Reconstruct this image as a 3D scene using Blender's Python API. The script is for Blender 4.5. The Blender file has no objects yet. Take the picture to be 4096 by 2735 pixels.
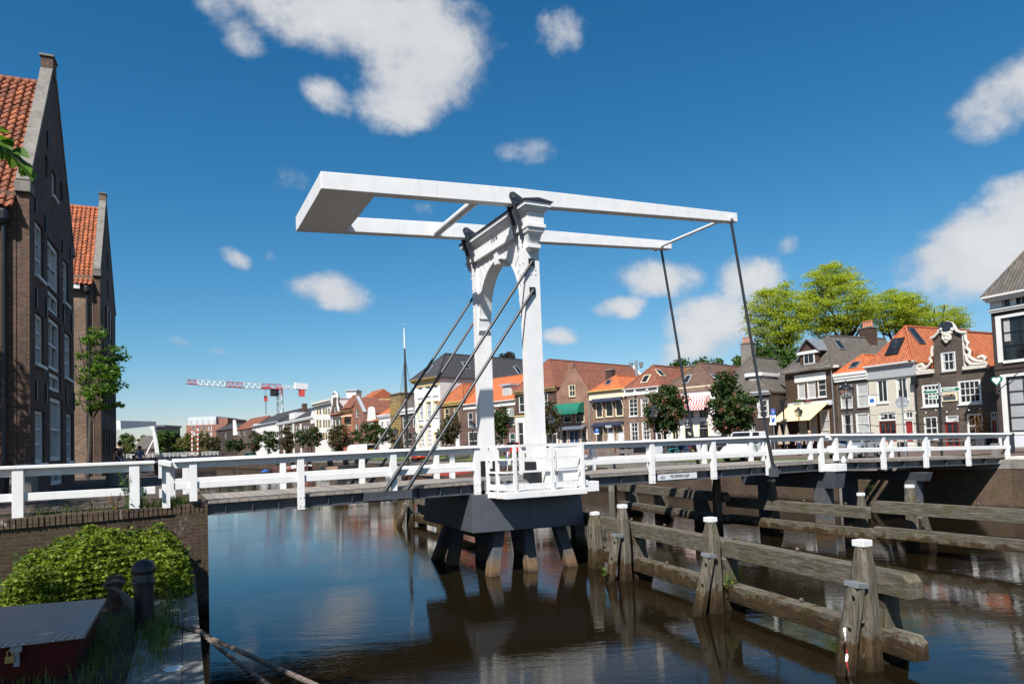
import bpy, bmesh, math, random
import numpy as np
from math import sin, cos, pi, radians, sqrt, atan2, degrees
from mathutils import Vector, Matrix
from mathutils.geometry import tessellate_polygon
random.seed(7)
SC = bpy.context.scene
COL = SC.collection
# ---------------------------------------------------------------- camera model (pixel units of the 4096 x 2735 photo)
EYE = Vector((0, 0, 3.72)); FOC = 2800.0; SHY = 281.0
_y, _p, _r = radians(26.5), radians(2.7), radians(2.05)
FW = Vector((sin(_y)*cos(_p), cos(_y)*cos(_p), sin(_p)))
_rt = Vector((cos(_y), -sin(_y), 0)); _up = _rt.cross(FW)
RT = _rt*cos(_r) - _up*sin(_r); UP = _up*cos(_r) + _rt*sin(_r)
def ray(x, y): return FW + RT*((x-2048)/FOC) + UP*((1367.5+SHY-y)/FOC)
def at(x, y, ax, v):
    r = ray(x, y); return EYE + r*((v-EYE[ax])/r[ax])
def at_depth(x, y, D): return EYE + ray(x, y)*D
# crops of the photo that were measured: name -> (x offset, y offset, scale)
CROP = dict(f=(0, 0, 1), d=(0, 0, 1/1.7437), c1=(700, 1400, 2.349), c2=(1500, 1350, 2.349), c3=(2100, 1350, 2.349),
            c4=(3000, 1000, 1.7418), r1=(3480, 1250, 2.8506), r2=(3000, 1300, 3.1357), k=(1280, 1480, 4.48),
            m=(2500, 1600, 4.698), q=(450, 1600, 2.936), t=(1100, 1650, 2.936), s=(3200, 1650, 2.622))
def px(c, x, y):
    o = CROP[c]; return o[0]+x/o[2], o[1]+y/o[2]
# ---------------------------------------------------------------- materials
MATS = {}
def nodes(name):
    m = bpy.data.materials.new(name); m.use_nodes = True
    nt = m.node_tree; b = nt.nodes['Principled BSDF']
    MATS[name] = m
    return m, nt, b
def N(nt, t, **kw):
    n = nt.nodes.new(t)
    for k, v in kw.items():
        if k.startswith('i_'):
            n.inputs[k[2:].replace('_', ' ')].default_value = v
        else: setattr(n, k, v)
    return n
def L(nt, a, b): nt.links.new(a, b)
def rgba(c): return (c[0], c[1], c[2], 1)
def ramp(nt, fac, stops):
    r = N(nt, 'ShaderNodeValToRGB'); e = r.color_ramp.elements
    while len(e) < len(stops): e.new(0.5)
    for i, (p, c) in enumerate(stops): e[i].position = p; e[i].color = rgba(c)
    L(nt, fac, r.inputs[0]); return r
def mixc(nt, fac, a, b, mode='MIX'):
    m = N(nt, 'ShaderNodeMix', data_type='RGBA', blend_type=mode)
    for s, v in ((m.inputs[0], fac), (m.inputs[6], a), (m.inputs[7], b)):
        if isinstance(v, (int, float)): s.default_value = v
        elif isinstance(v, tuple): s.default_value = rgba(v)
        else: L(nt, v, s)
    return m.outputs[2]
def mth(nt, op, a, b=0.0, c=None):
    m = N(nt, 'ShaderNodeMath', operation=op)
    for i, v in enumerate((a, b) if c is None else (a, b, c)):
        if isinstance(v, (int, float)): m.inputs[i].default_value = v
        else: L(nt, v, m.inputs[i])
    return m.outputs[0]
def geo_pos(nt): return N(nt, 'ShaderNodeNewGeometry').outputs['Position']
def noise(nt, vec, scale, detail=4, rough=.55, dist=0):
    n = N(nt, 'ShaderNodeTexNoise'); n.inputs['Scale'].default_value = scale; n.inputs['Detail'].default_value = detail
    n.inputs['Roughness'].default_value = rough; n.inputs['Distortion'].default_value = dist
    L(nt, vec, n.inputs['Vector']); return n.outputs['Fac']
def vscale(nt, vec, s):
    m = N(nt, 'ShaderNodeVectorMath', operation='MULTIPLY'); L(nt, vec, m.inputs[0]); m.inputs[1].default_value = s; return m.outputs[0]
def bump(nt, b, h, dist, strength=1.0):
    n = N(nt, 'ShaderNodeBump'); n.inputs['Distance'].default_value = dist; n.inputs['Strength'].default_value = strength
    L(nt, h, n.inputs['Height']); L(nt, n.outputs[0], b.inputs['Normal'])
def plain(name, col, rough=.6, var=.12, metal=0, scale=3, dirt=None, spec=None):
    m, nt, b = nodes(name); p = geo_pos(nt)
    n = noise(nt, p, scale, 5)
    dk = tuple(c*(1-var) for c in col); lt = tuple(min(1, c*(1+var)) for c in col)
    r = ramp(nt, n, [(.3, dk), (.7, lt)]).outputs[0]
    if dirt:
        streak = noise(nt, vscale(nt, p, (9, 9, .7)), 1.0, 4)
        f = ramp(nt, streak, [(.56, (0, 0, 0)), (.74, (1, 1, 1))]).outputs[0]
        r = mixc(nt, mth(nt, 'MULTIPLY', f, dirt[1]), r, dirt[0])
    L(nt, r, b.inputs['Base Color'])
    b.inputs['Roughness'].default_value = rough; b.inputs['Metallic'].default_value = metal
    if spec is not None: b.inputs['Specular IOR Level'].default_value = spec
    return m
def brick(name, cols, mortar, rough=.85, bscale=1.0, stain=.25):
    m, nt, b = nodes(name)
    uv = N(nt, 'ShaderNodeUVMap').outputs[0]; p = geo_pos(nt)
    t = N(nt, 'ShaderNodeTexBrick'); L(nt, uv, t.inputs['Vector'])
    t.inputs['Scale'].default_value = 1; t.inputs['Brick Width'].default_value = .225*bscale; t.inputs['Row Height'].default_value = .068*bscale
    t.inputs['Mortar Size'].default_value = .006*bscale; t.inputs['Mortar Smooth'].default_value = .2; t.inputs['Bias'].default_value = 0
    t.inputs['Color1'].default_value = rgba(cols[0]); t.inputs['Color2'].default_value = rgba(cols[1]); t.inputs['Mortar'].default_value = rgba(mortar)
    n = noise(nt, p, .7, 6); f = ramp(nt, n, [(.35, (.72, .72, .72)), (.7, (1.2, 1.17, 1.12))]).outputs[0]
    c = mixc(nt, 1.0, t.outputs['Color'], f, 'MULTIPLY')
    n2 = noise(nt, p, 9, 3); f2 = ramp(nt, n2, [(.4, (.8, .8, .8)), (.65, (1.15, 1.15, 1.15))]).outputs[0]
    c = mixc(nt, .8, c, f2, 'MULTIPLY')
    L(nt, c, b.inputs['Base Color']); b.inputs['Roughness'].default_value = rough
    b.inputs['Specular IOR Level'].default_value = .25
    bump(nt, b, t.outputs['Fac'], .006*bscale, -.8)
    return m, nt, b
def tiles(name, c1, c2, c3, pu=.24, pv=.32, moss=(.10, .085, .07), mossamt=.5):
    m, nt, b = nodes(name)
    uv = N(nt, 'ShaderNodeUVMap').outputs[0]; p = geo_pos(nt)
    s = N(nt, 'ShaderNodeSeparateXYZ'); L(nt, uv, s.inputs[0])
    u = mth(nt, 'DIVIDE', s.outputs[0], pu); v = mth(nt, 'DIVIDE', s.outputs[1], pv)
    fu = mth(nt, 'FRACT', u); fv = mth(nt, 'FRACT', v)
    cid = N(nt, 'ShaderNodeCombineXYZ'); L(nt, mth(nt, 'FLOOR', u), cid.inputs[0]); L(nt, mth(nt, 'FLOOR', v), cid.inputs[1])
    w = N(nt, 'ShaderNodeTexWhiteNoise', noise_dimensions='3D'); L(nt, cid.outputs[0], w.inputs['Vector'])
    c = ramp(nt, w.outputs['Value'], [(0, c1), (.5, c2), (1, c3)]).outputs[0]
    n = noise(nt, p, .55, 6, .65); f = ramp(nt, n, [(.42, (0, 0, 0)), (.72, (1, 1, 1))]).outputs[0]
    n4 = noise(nt, p, 5, 4); f4 = ramp(nt, n4, [(.45, (0, 0, 0)), (.7, (1, 1, 1))]).outputs[0]
    c = mixc(nt, mth(nt, 'MULTIPLY', mth(nt, 'ADD', f, mth(nt, 'MULTIPLY', f4, .5)), mossamt), c, moss)
    L(nt, c, b.inputs['Base Color']); b.inputs['Roughness'].default_value = .8; b.inputs['Specular IOR Level'].default_value = .25
    wave = mth(nt, 'SINE', mth(nt, 'MULTIPLY', fu, 2*pi))
    h = mth(nt, 'ADD', mth(nt, 'MULTIPLY', wave, .5), mth(nt, 'MULTIPLY', mth(nt, 'SUBTRACT', 1.0, fv), 1.1))
    bump(nt, b, h, .045, 1)
    return m
def wood(name, c1, c2, c3, axis=2, stain=None):
    m, nt, b = nodes(name); p = geo_pos(nt)
    sc = [11, 11, 11]; sc[axis] = .9
    n = noise(nt, vscale(nt, p, tuple(sc)), 1.6, 8, .72, .6)
    c = ramp(nt, n, [(.3, c1), (.5, c2), (.68, c3)]).outputs[0]
    n2 = noise(nt, p, 2.2, 5); f = ramp(nt, n2, [(.5, (0, 0, 0)), (.72, (1, 1, 1))]).outputs[0]
    if stain: c = mixc(nt, mth(nt, 'MULTIPLY', f, stain[1]), c, stain[0])
    nf = noise(nt, vscale(nt, p, tuple(2.8*x for x in sc)), 1.4, 6, .8)
    c = mixc(nt, .7, c, ramp(nt, nf, [(.35, (.5, .5, .5)), (.6, (1.2, 1.2, 1.2))]).outputs[0], 'MULTIPLY')
    b.inputs['Roughness'].default_value = .9; b.inputs['Specular IOR Level'].default_value = .2
    bump(nt, b, n, .025, .8)
    return m, nt, b, c
# bricks
brick('brick_brown', ((.088, .044, .031), (.052, .029, .022)), (.11, .095, .08))
brick('brick_dark', ((.055, .038, .034), (.034, .025, .024)), (.10, .09, .085))
brick('brick_purple', ((.14, .078, .064), (.10, .058, .051)), (.17, .15, .135))
brick('brick_pink', ((.29, .145, .10), (.22, .105, .073)), (.28, .24, .20))
brick('brick_red', ((.30, .115, .075), (.22, .085, .058)), (.32, .26, .22))
brick('brick_orange', ((.42, .125, .055), (.34, .09, .042)), (.35, .25, .18))
brick('brick_tan', ((.25, .155, .105), (.185, .11, .075)), (.25, .21, .18))
brick('brick_grey', ((.11, .082, .066), (.07, .053, .045)), (.16, .14, .12))
brick('brick_ochre', ((.26, .18, .085), (.21, .145, .068)), (.25, .19, .11))
m, nt, b = brick('brick_warehouse', ((.115, .064, .046), (.068, .040, .031)), (.15, .13, .11))
brick('brick_warehouse_pale', ((.25, .165, .115), (.15, .095, .068)), (.28, .245, .21))
# old quay brick: moss and lime bloom
def quaybrick(name, scale, lime):
    m, nt, b = brick(name, ((.085, .052, .038), (.058, .036, .028)), (.105, .09, .072), bscale=scale)
    p = geo_pos(nt); src = b.inputs['Base Color'].links[0].from_socket
    f = ramp(nt, noise(nt, p, 1.1, 6, .7), [(.48, (0, 0, 0)), (.7, (1, 1, 1))]).outputs[0]
    c = mixc(nt, mth(nt, 'MULTIPLY', f, .55), src, (.085, .072, .028))
    f2 = ramp(nt, noise(nt, vscale(nt, p, (3.2, 3.2, 1.4)), 1.3, 7, .75), [(.62, (0, 0, 0)), (.69, (1, 1, 1))]).outputs[0]
    c = mixc(nt, mth(nt, 'MULTIPLY', f2, lime), c, (.46, .44, .43))
    s = N(nt, 'ShaderNodeSeparateXYZ'); L(nt, p, s.inputs[0])
    wet = ramp(nt, mth(nt, 'ADD', s.outputs[2], mth(nt, 'MULTIPLY', noise(nt, p, 2.5, 3), .3)), [(.28, (.30, .28, .22)), (.46, (1, 1, 1))]).outputs[0]
    c = mixc(nt, 1.0, c, wet, 'MULTIPLY')
    L(nt, c, b.inputs['Base Color'])
quaybrick('quay_brick', 1.25, .55); quaybrick('quay_brick_far', 1.0, .1)
# roofs
tiles('tile_old', (.30, .095, .046), (.21, .070, .038), (.13, .052, .034), .25, .34, (.075, .058, .046), .55)
tiles('tile_orange', (.42, .125, .050), (.35, .10, .042), (.28, .08, .036), .24, .33, (.20, .10, .06), .25)
tiles('tile_bright', (.50, .145, .052), (.44, .12, .045), (.38, .10, .04), .24, .33, (.35, .14, .07), .2)
tiles('tile_red', (.25, .088, .052), (.20, .070, .044), (.15, .056, .038), .24, .33, (.12, .075, .052), .4)
tiles('tile_brown', (.155, .092, .066), (.125, .075, .056), (.10, .06, .048), .24, .33, (.085, .06, .05), .4)
tiles('tile_grey', (.13, .112, .098), (.105, .092, .082), (.085, .075, .068), .24, .33, (.085, .075, .06), .4)
tiles('tile_slate', (.050, .050, .056), (.038, .039, .045), (.065, .064, .068), .24, .3, (.03, .03, .033), .3)
# paints
plain('white_paint', (.66, .66, .66), .45, .05, dirt=((.44, .41, .36), .30))
plain('white_trim', (.64, .64, .62), .5, .05)
plain('white_stucco', (.62, .61, .585), .8, .05, dirt=((.55, .52, .47), .35))
plain('cream_stucco', (.50, .465, .385), .8, .04)
plain('cream_paint', (.70, .62, .44), .6, .06)
plain('yellow_paint', (.62, .46, .17), .55, .08)
plain('ochre_paint', (.46, .31, .10), .6, .1)
plain('grey_paint', (.34, .35, .36), .6, .06)
plain('lightgrey_paint', (.55, .57, .60), .6, .06)
plain('steel_grey', (.058, .064, .077), .42, .10, dirt=((.15, .13, .10), .35))
plain('steel_dark', (.022, .028, .040), .4, .2)
plain('black_iron', (.012, .013, .015), .4, .2)
plain('rod_grey', (.022, .026, .032), .38, .12)
plain('zinc', (.32, .34, .36), .45, .14, .6)
plain('galvanised', (.50, .53, .55), .4, .08, .5)
plain('lead', (.42, .44, .47), .5, .1, .3)
plain('concrete', (.30, .285, .265), .9, .18)
plain('stone_grey', (.17, .158, .142), .9, .25, dirt=((.07, .065, .05), .6))
plain('stone_light', (.56, .53, .48), .8, .12)
plain('ornament_white', (.58, .54, .48), .7, .14, scale=7)
plain('asphalt', (.085, .075, .068), .9, .2, scale=1.2)
plain('pavement_grey', (.24, .22, .20), .9, .12)
plain('chip_deck', (.16, .152, .145), .95, .2, scale=14)
plain('door_red', (.26, .022, .020), .35, .08); plain('door_green', (.02, .06, .04), .35, .1); plain('door_blue', (.015, .03, .10), .35, .1)
plain('red_car_paint', (.48, .018, .022), .22, .03); plain('white_car_paint', (.78, .79, .80), .22, .02); plain('silver_car_paint', (.36, .38, .41), .25, .03, .5)
plain('black_car_paint', (.012, .013, .016), .2, .1); plain('teal_car_paint', (.004, .17, .14), .3, .05); plain('blue_car_paint', (.03, .05, .10), .25, .05)
plain('rubber', (.015, .015, .016), .8, .2); plain('lamp_red', (.45, .01, .01), .2, .05); plain('lamp_clear', (.7, .72, .74), .12, .03)
plain('plate_yellow', (.75, .45, .02), .5, .03)
plain('dark_void', (.010, .010, .011), .9, .2)
plain('curtain', (.40, .40, .39), .25, .16, scale=6); plain('blind_grey', (.34, .35, .36), .4, .1, scale=2)
plain('box_red', (.085, .010, .008), .55, .12, dirt=((.05, .01, .008), .5))
plain('brass', (.55, .40, .14), .35, .1, .8)
plain('rust', (.075, .038, .024), .85, .35, scale=12)
plain('rope', (.13, .10, .085), .95, .3, scale=40)
plain('hull_black', (.020, .019, .019), .5, .2); plain('hull_brown', (.085, .042, .030), .55, .2); plain('hull_red', (.38, .055, .035), .5, .15)
plain('deck_wood', (.20, .13, .085), .8, .2); plain('tarp_grey', (.22, .22, .21), .8, .15); plain('tarp_blue', (.03, .10, .42), .6, .1)
plain('flag_red', (.50, .02, .03), .8, .04); plain('flag_white', (.78, .78, .78), .8, .04); plain('flag_blue', (.02, .06, .32), .8, .04)
plain('mast_brown', (.035, .028, .026), .5, .2)
plain('awning_green', (.005, .13, .085), .75, .08); plain('awning_cream', (.74, .56, .30), .85, .05); plain('awning_navy', (.012, .018, .045), .7, .2)
plain('sign_green', (.006, .11, .05), .45, .05); plain('sign_blue', (.01, .09, .36), .4, .04); plain('sign_white', (.78, .78, .78), .45, .04)
plain('heart_green', (.01, .16, .12), .4, .05)
plain('crane_red', (.50, .06, .06), .5, .06); plain('crane_white', (.75, .75, .75), .5, .05)
plain('skin', (.50, .29, .21), .55, .06); plain('hair_dark', (.03, .02, .016), .7, .2); plain('hair_fair', (.45, .33, .20), .7, .15)
plain('cloth_black', (.012, .012, .014), .9, .2); plain('cloth_navy', (.02, .03, .07), .9, .15); plain('cloth_blue', (.06, .11, .20), .9, .12)
plain('cloth_white', (.7, .7, .7), .9, .05); plain('cloth_pink', (.5, .2, .2), .9, .1); plain('cloth_beige', (.34, .27, .2), .9, .1)
plain('terracotta', (.42, .16, .085), .8, .12)
plain('tape_white', (.80, .78, .78), .4, .03); plain('tape_red', (.62, .05, .05), .4, .05)
plain('paint_patch', (.66, .66, .66), .8, .15, scale=20)
plain('bike_frame', (.03, .04, .06), .35, .1); plain('bike_teal', (.01, .25, .25), .35, .1); plain('bike_tyre', (.10, .075, .055), .8, .1)
plain('metal_cladding', (.50, .54, .56), .5, .05, .2)
plain('bark', (.065, .052, .042), .95, .3, scale=9); plain('bark_dark', (.030, .025, .021), .95, .3, scale=7)
def stripes(name, c1, c2, period, rough=.8):
    m, nt, b = nodes(name); uv = N(nt, 'ShaderNodeUVMap').outputs[0]
    s = N(nt, 'ShaderNodeSeparateXYZ'); L(nt, uv, s.inputs[0])
    f = mth(nt, 'GREATER_THAN', mth(nt, 'FRACT', mth(nt, 'DIVIDE', s.outputs[0], period)), .5)
    L(nt, mixc(nt, f, c1, c2), b.inputs['Base Color']); b.inputs['Roughness'].default_value = rough
stripes('awning_red_stripe', (.72, .66, .60), (.50, .07, .09), .34)
stripes('awning_green_stripe', (.70, .70, .66), (.16, .26, .22), .34)
stripes('awning_blue_stripe', (.012, .018, .045), (.16, .19, .24), .12)
# glass: dark interior seen through a reflective pane
m, nt, b = nodes('glass')
p = geo_pos(nt); n = noise(nt, vscale(nt, p, (.9, .9, .6)), 1.3, 3)
L(nt, ramp(nt, n, [(.35, (.008, .009, .010)), (.62, (.022, .024, .027)), (.8, (.07, .07, .068))]).outputs[0], b.inputs['Base Color'])
b.inputs['Roughness'].default_value = .04; b.inputs['IOR'].default_value = 1.5
bump(nt, b, noise(nt, p, .8, 2), .01, .25)
m, nt, b = nodes('glass_lamp'); b.inputs['Base Color'].default_value = (.55, .60, .62, 1); b.inputs['Roughness'].default_value = .08
b.inputs['Transmission Weight'].default_value = .85; b.inputs['IOR'].default_value = 1.1
# deck planks
m, nt, b = nodes('deck_planks'); p = geo_pos(nt)
s = N(nt, 'ShaderNodeSeparateXYZ'); L(nt, p, s.inputs[0])
u = mth(nt, 'DIVIDE', s.outputs[0], .235); fu = mth(nt, 'FRACT', u)
w = N(nt, 'ShaderNodeTexWhiteNoise', noise_dimensions='1D'); L(nt, mth(nt, 'FLOOR', u), w.inputs['W'])
gap = mth(nt, 'GREATER_THAN', fu, .95)
c = ramp(nt, w.outputs['Value'], [(0, (.20, .175, .155)), (1, (.28, .25, .225))]).outputs[0]
g = noise(nt, vscale(nt, p, (14, 1.2, 6)), 1.5, 6, .7)
c = mixc(nt, .7, c, ramp(nt, g, [(.35, (.62, .60, .56)), (.65, (1.15, 1.13, 1.1))]).outputs[0], 'MULTIPLY')
c = mixc(nt, gap, c, (.02, .018, .015)); L(nt, c, b.inputs['Base Color']); b.inputs['Roughness'].default_value = .9
bump(nt, b, mth(nt, 'SUBTRACT', 1.0, gap), .01)
# weathered timber, wet dark foot with algae
def fender_wood(name, axis):
    m, nt, b, c = wood(name, (.040, .032, .024), (.105, .092, .072), (.185, .168, .138), axis, ((.075, .072, .026), .75))
    p = geo_pos(nt); s = N(nt, 'ShaderNodeSeparateXYZ'); L(nt, p, s.inputs[0])
    z = mth(nt, 'ADD', s.outputs[2], mth(nt, 'MULTIPLY', noise(nt, p, 3.2, 5, .7), .9))
    c = mixc(nt, 1.0, c, ramp(nt, z, [(.50, (.20, .15, .09)), (.95, (.55, .40, .25)), (1.35, (1, 1, 1))]).outputs[0], 'MULTIPLY')
    n5 = noise(nt, p, 6.5, 5, .8); f = ramp(nt, n5, [(.64, (0, 0, 0)), (.70, (1, 1, 1))]).outputs[0]
    c = mixc(nt, mth(nt, 'MULTIPLY', f, .35), c, (.34, .35, .28))
    L(nt, c, b.inputs['Base Color'])
fender_wood('pile_wood', 2); fender_wood('beam_wood', 1)
m, nt, b, c = wood('post_grey_wood', (.11, .10, .09), (.20, .18, .16), (.28, .26, .23), 2); L(nt, c, b.inputs['Base Color'])
# pier legs: concrete with a brown tide band
m, nt, b = nodes('pier_leg'); p = geo_pos(nt); s = N(nt, 'ShaderNodeSeparateXYZ'); L(nt, p, s.inputs[0])
z = mth(nt, 'ADD', s.outputs[2], mth(nt, 'MULTIPLY', noise(nt, p, 3, 4), .25))
c = ramp(nt, mth(nt, 'MULTIPLY', z, .5), [(.05, (.03, .022, .014)), (.14, (.13, .075, .035)), (.24, (.12, .085, .055)), (.34, (.065, .07, .08))]).outputs[0]
c = mixc(nt, .6, c, ramp(nt, noise(nt, p, 8, 5), [(.35, (.7, .7, .7)), (.65, (1.2, 1.2, 1.2))]).outputs[0], 'MULTIPLY')
L(nt, c, b.inputs['Base Color']); b.inputs['Roughness'].default_value = .8
# clinker street, quay concrete, grass bank
def pavers(name, c1, c2, mort, w, h):
    m, nt, b = nodes(name); p = geo_pos(nt)
    t = N(nt, 'ShaderNodeTexBrick'); L(nt, p, t.inputs['Vector']); t.inputs['Scale'].default_value = 1
    t.inputs['Brick Width'].default_value = w; t.inputs['Row Height'].default_value = h; t.inputs['Mortar Size'].default_value = .007
    t.inputs['Color1'].default_value = rgba(c1); t.inputs['Color2'].default_value = rgba(c2); t.inputs['Mortar'].default_value = rgba(mort)
    f = ramp(nt, noise(nt, p, .9, 7, .7), [(.35, (.65, .65, .65)), (.68, (1.25, 1.22, 1.18))]).outputs[0]
    L(nt, mixc(nt, 1.0, t.outputs['Color'], f, 'MULTIPLY'), b.inputs['Base Color']); b.inputs['Roughness'].default_value = .92
    b.inputs['Specular IOR Level'].default_value = .2
    bump(nt, b, t.outputs['Fac'], .006, -1)
pavers('clinker', (.10, .075, .063), (.075, .056, .05), (.06, .054, .047), .20, .10)
pavers('clinker_red', (.15, .108, .09), (.12, .086, .075), (.09, .075, .067), .20, .10)
pavers('clinker_dark', (.075, .052, .042), (.055, .042, .036), (.045, .048, .030), .20, .10)
m, nt, b = nodes('quay_concrete'); p = geo_pos(nt)
c = ramp(nt, noise(nt, p, 2.2, 8, .75), [(.3, (.10, .095, .085)), (.5, (.20, .19, .17)), (.7, (.30, .285, .26))]).outputs[0]
c = mixc(nt, .8, c, ramp(nt, noise(nt, p, 26, 4, .8), [(.38, (.6, .6, .6)), (.62, (1.2, 1.2, 1.2))]).outputs[0], 'MULTIPLY')
L(nt, c, b.inputs['Base Color']); b.inputs['Roughness'].default_value = .95; bump(nt, b, noise(nt, p, 30, 5, .7), .01, .8)
m, nt, b = nodes('grass_ground'); p = geo_pos(nt)
L(nt, ramp(nt, noise(nt, p, 1.6, 8, .75), [(.3, (.05, .075, .018)), (.55, (.085, .125, .026)), (.75, (.17, .16, .06))]).outputs[0], b.inputs['Base Color'])
b.inputs['Roughness'].default_value = 1; bump(nt, b, noise(nt, p, 18, 5), .05)
m, nt, b = nodes('soil'); p = geo_pos(nt)
L(nt, ramp(nt, noise(nt, p, 5, 8, .7), [(.3, (.030, .026, .016)), (.6, (.055, .050, .025)), (.75, (.05, .065, .02))]).outputs[0], b.inputs['Base Color']); b.inputs['Roughness'].default_value = 1
# checker plate
m, nt, b = nodes('checker_plate'); p = geo_pos(nt)
ch = N(nt, 'ShaderNodeTexWave', wave_type='BANDS', bands_direction='DIAGONAL'); L(nt, p, ch.inputs['Vector']); ch.inputs['Scale'].default_value = 16
ck = N(nt, 'ShaderNodeTexChecker'); L(nt, p, ck.inputs['Vector']); ck.inputs['Scale'].default_value = 22
b.inputs['Base Color'].default_value = (.42, .43, .45, 1); b.inputs['Metallic'].default_value = .75; b.inputs['Roughness'].default_value = .42
hh = mth(nt, 'MULTIPLY', ch.outputs['Fac'], ck.outputs['Fac'])
c = ramp(nt, hh, [(.2, (.30, .31, .33)), (.8, (.52, .53, .55))]).outputs[0]; L(nt, c, b.inputs['Base Color']); bump(nt, b, hh, .004, 1)
# leaves
def leaf(name, c1, c2, c3, trans=.35):
    m, nt, b = nodes(name); p = geo_pos(nt)
    w = N(nt, 'ShaderNodeNewGeometry').outputs['Random Per Island']
    c = ramp(nt, w, [(0, c1), (.5, c2), (1, c3)]).outputs[0]
    f = ramp(nt, noise(nt, p, .8, 3), [(.35, (.8, .85, .8)), (.65, (1.15, 1.12, 1.1))]).outputs[0]
    c = mixc(nt, 1.0, c, f, 'MULTIPLY')
    L(nt, c, b.inputs['Base Color']); b.inputs['Roughness'].default_value = .55; b.inputs['Specular IOR Level'].default_value = .3
    tr = N(nt, 'ShaderNodeBsdfTranslucent'); L(nt, mixc(nt, 1.0, c, (1.3, 1.35, .7), 'MULTIPLY'), tr.inputs['Color'])
    ms = N(nt, 'ShaderNodeMixShader'); ms.inputs[0].default_value = trans
    out = nt.nodes['Material Output']; L(nt, b.outputs[0], ms.inputs[1]); L(nt, tr.outputs[0], ms.inputs[2]); L(nt, ms.outputs[0], out.inputs['Surface'])
leaf('leaf_chestnut', (.022, .048, .013), (.042, .078, .020), (.072, .095, .030))
leaf('leaf_chestnut_rusty', (.045, .055, .022), (.075, .070, .030), (.10, .07, .04))
leaf('leaf_locust', (.24, .31, .03), (.35, .41, .035), (.46, .48, .06), .5)
leaf('leaf_dark', (.020, .050, .010), (.040, .088, .014), (.070, .12, .022), .3)
leaf('leaf_mid', (.055, .09, .022), (.085, .13, .03), (.12, .15, .04), .3)
leaf('leaf_yellowish', (.10, .105, .03), (.14, .13, .04), (.17, .14, .05), .3)
leaf('leaf_purple', (.016, .010, .014), (.028, .016, .018), (.04, .022, .02), .2)
leaf('leaf_shrub', (.045, .085, .010), (.12, .175, .016), (.25, .285, .03), .4)
leaf('leaf_nettle', (.03, .08, .02), (.055, .12, .03), (.10, .17, .04), .35)
leaf('leaf_linden', (.05, .11, .015), (.09, .18, .022), (.13, .22, .03), .45)
leaf('leaf_dry', (.20, .08, .03), (.26, .12, .04), (.15, .07, .03), .3)
leaf('grass_blade', (.05, .09, .02), (.09, .15, .025), (.17, .18, .06), .35)
leaf('blossom', (.20, .055, .055), (.27, .085, .075), (.32, .13, .11), .2)
# water
m, nt, b = nodes('water'); p = geo_pos(nt)
b.inputs['Base Color'].default_value = (.0085, .006, .0026, 1); b.inputs['Roughness'].default_value = .0; b.inputs['IOR'].default_value = 1.33
mp_ = N(nt, 'ShaderNodeMapping'); mp_.inputs['Rotation'].default_value = (0, 0, radians(26.5)); L(nt, p, mp_.inputs['Vector']); pr = mp_.outputs[0]
n1 = noise(nt, vscale(nt, pr, (.8, 2.2, 1)), 1.5, 3, .55, .4)
n2 = noise(nt, vscale(nt, pr, (.8, 3.0, 1)), 6.5, 3, .6, .3)
n3 = noise(nt, vscale(nt, pr, (.07, .16, 1)), 1.0, 4)
patch = ramp(nt, n3, [(.40, (.12, .12, .12)), (.62, (1, 1, 1))]).outputs[0]
h = mth(nt, 'ADD', mth(nt, 'MULTIPLY', n1, .55), mth(nt, 'MULTIPLY', mth(nt, 'MULTIPLY', n2, patch), .42))
bump(nt, b, h, .0062, 1.0)

# separate pantiles, one shade per tile
def tilemat(name, c1, c2, c3, moss):
    m, nt, b = nodes(name); p = geo_pos(nt)
    w = N(nt, 'ShaderNodeNewGeometry').outputs['Random Per Island']
    c = ramp(nt, w, [(0, c1), (.55, c2), (1, c3)]).outputs[0]
    f = ramp(nt, noise(nt, p, 5, 6, .7), [(.46, (0, 0, 0)), (.68, (1, 1, 1))]).outputs[0]
    L(nt, mixc(nt, mth(nt, 'MULTIPLY', f, .75), c, moss), b.inputs['Base Color']); b.inputs['Roughness'].default_value = .8; b.inputs['Specular IOR Level'].default_value = .25
tilemat('pantile_old', (.15, .055, .034), (.25, .085, .044), (.34, .115, .055), (.065, .05, .042))
tilemat('pantile_orange', (.22, .075, .04), (.33, .105, .05), (.42, .13, .055), (.13, .07, .045))
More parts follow.
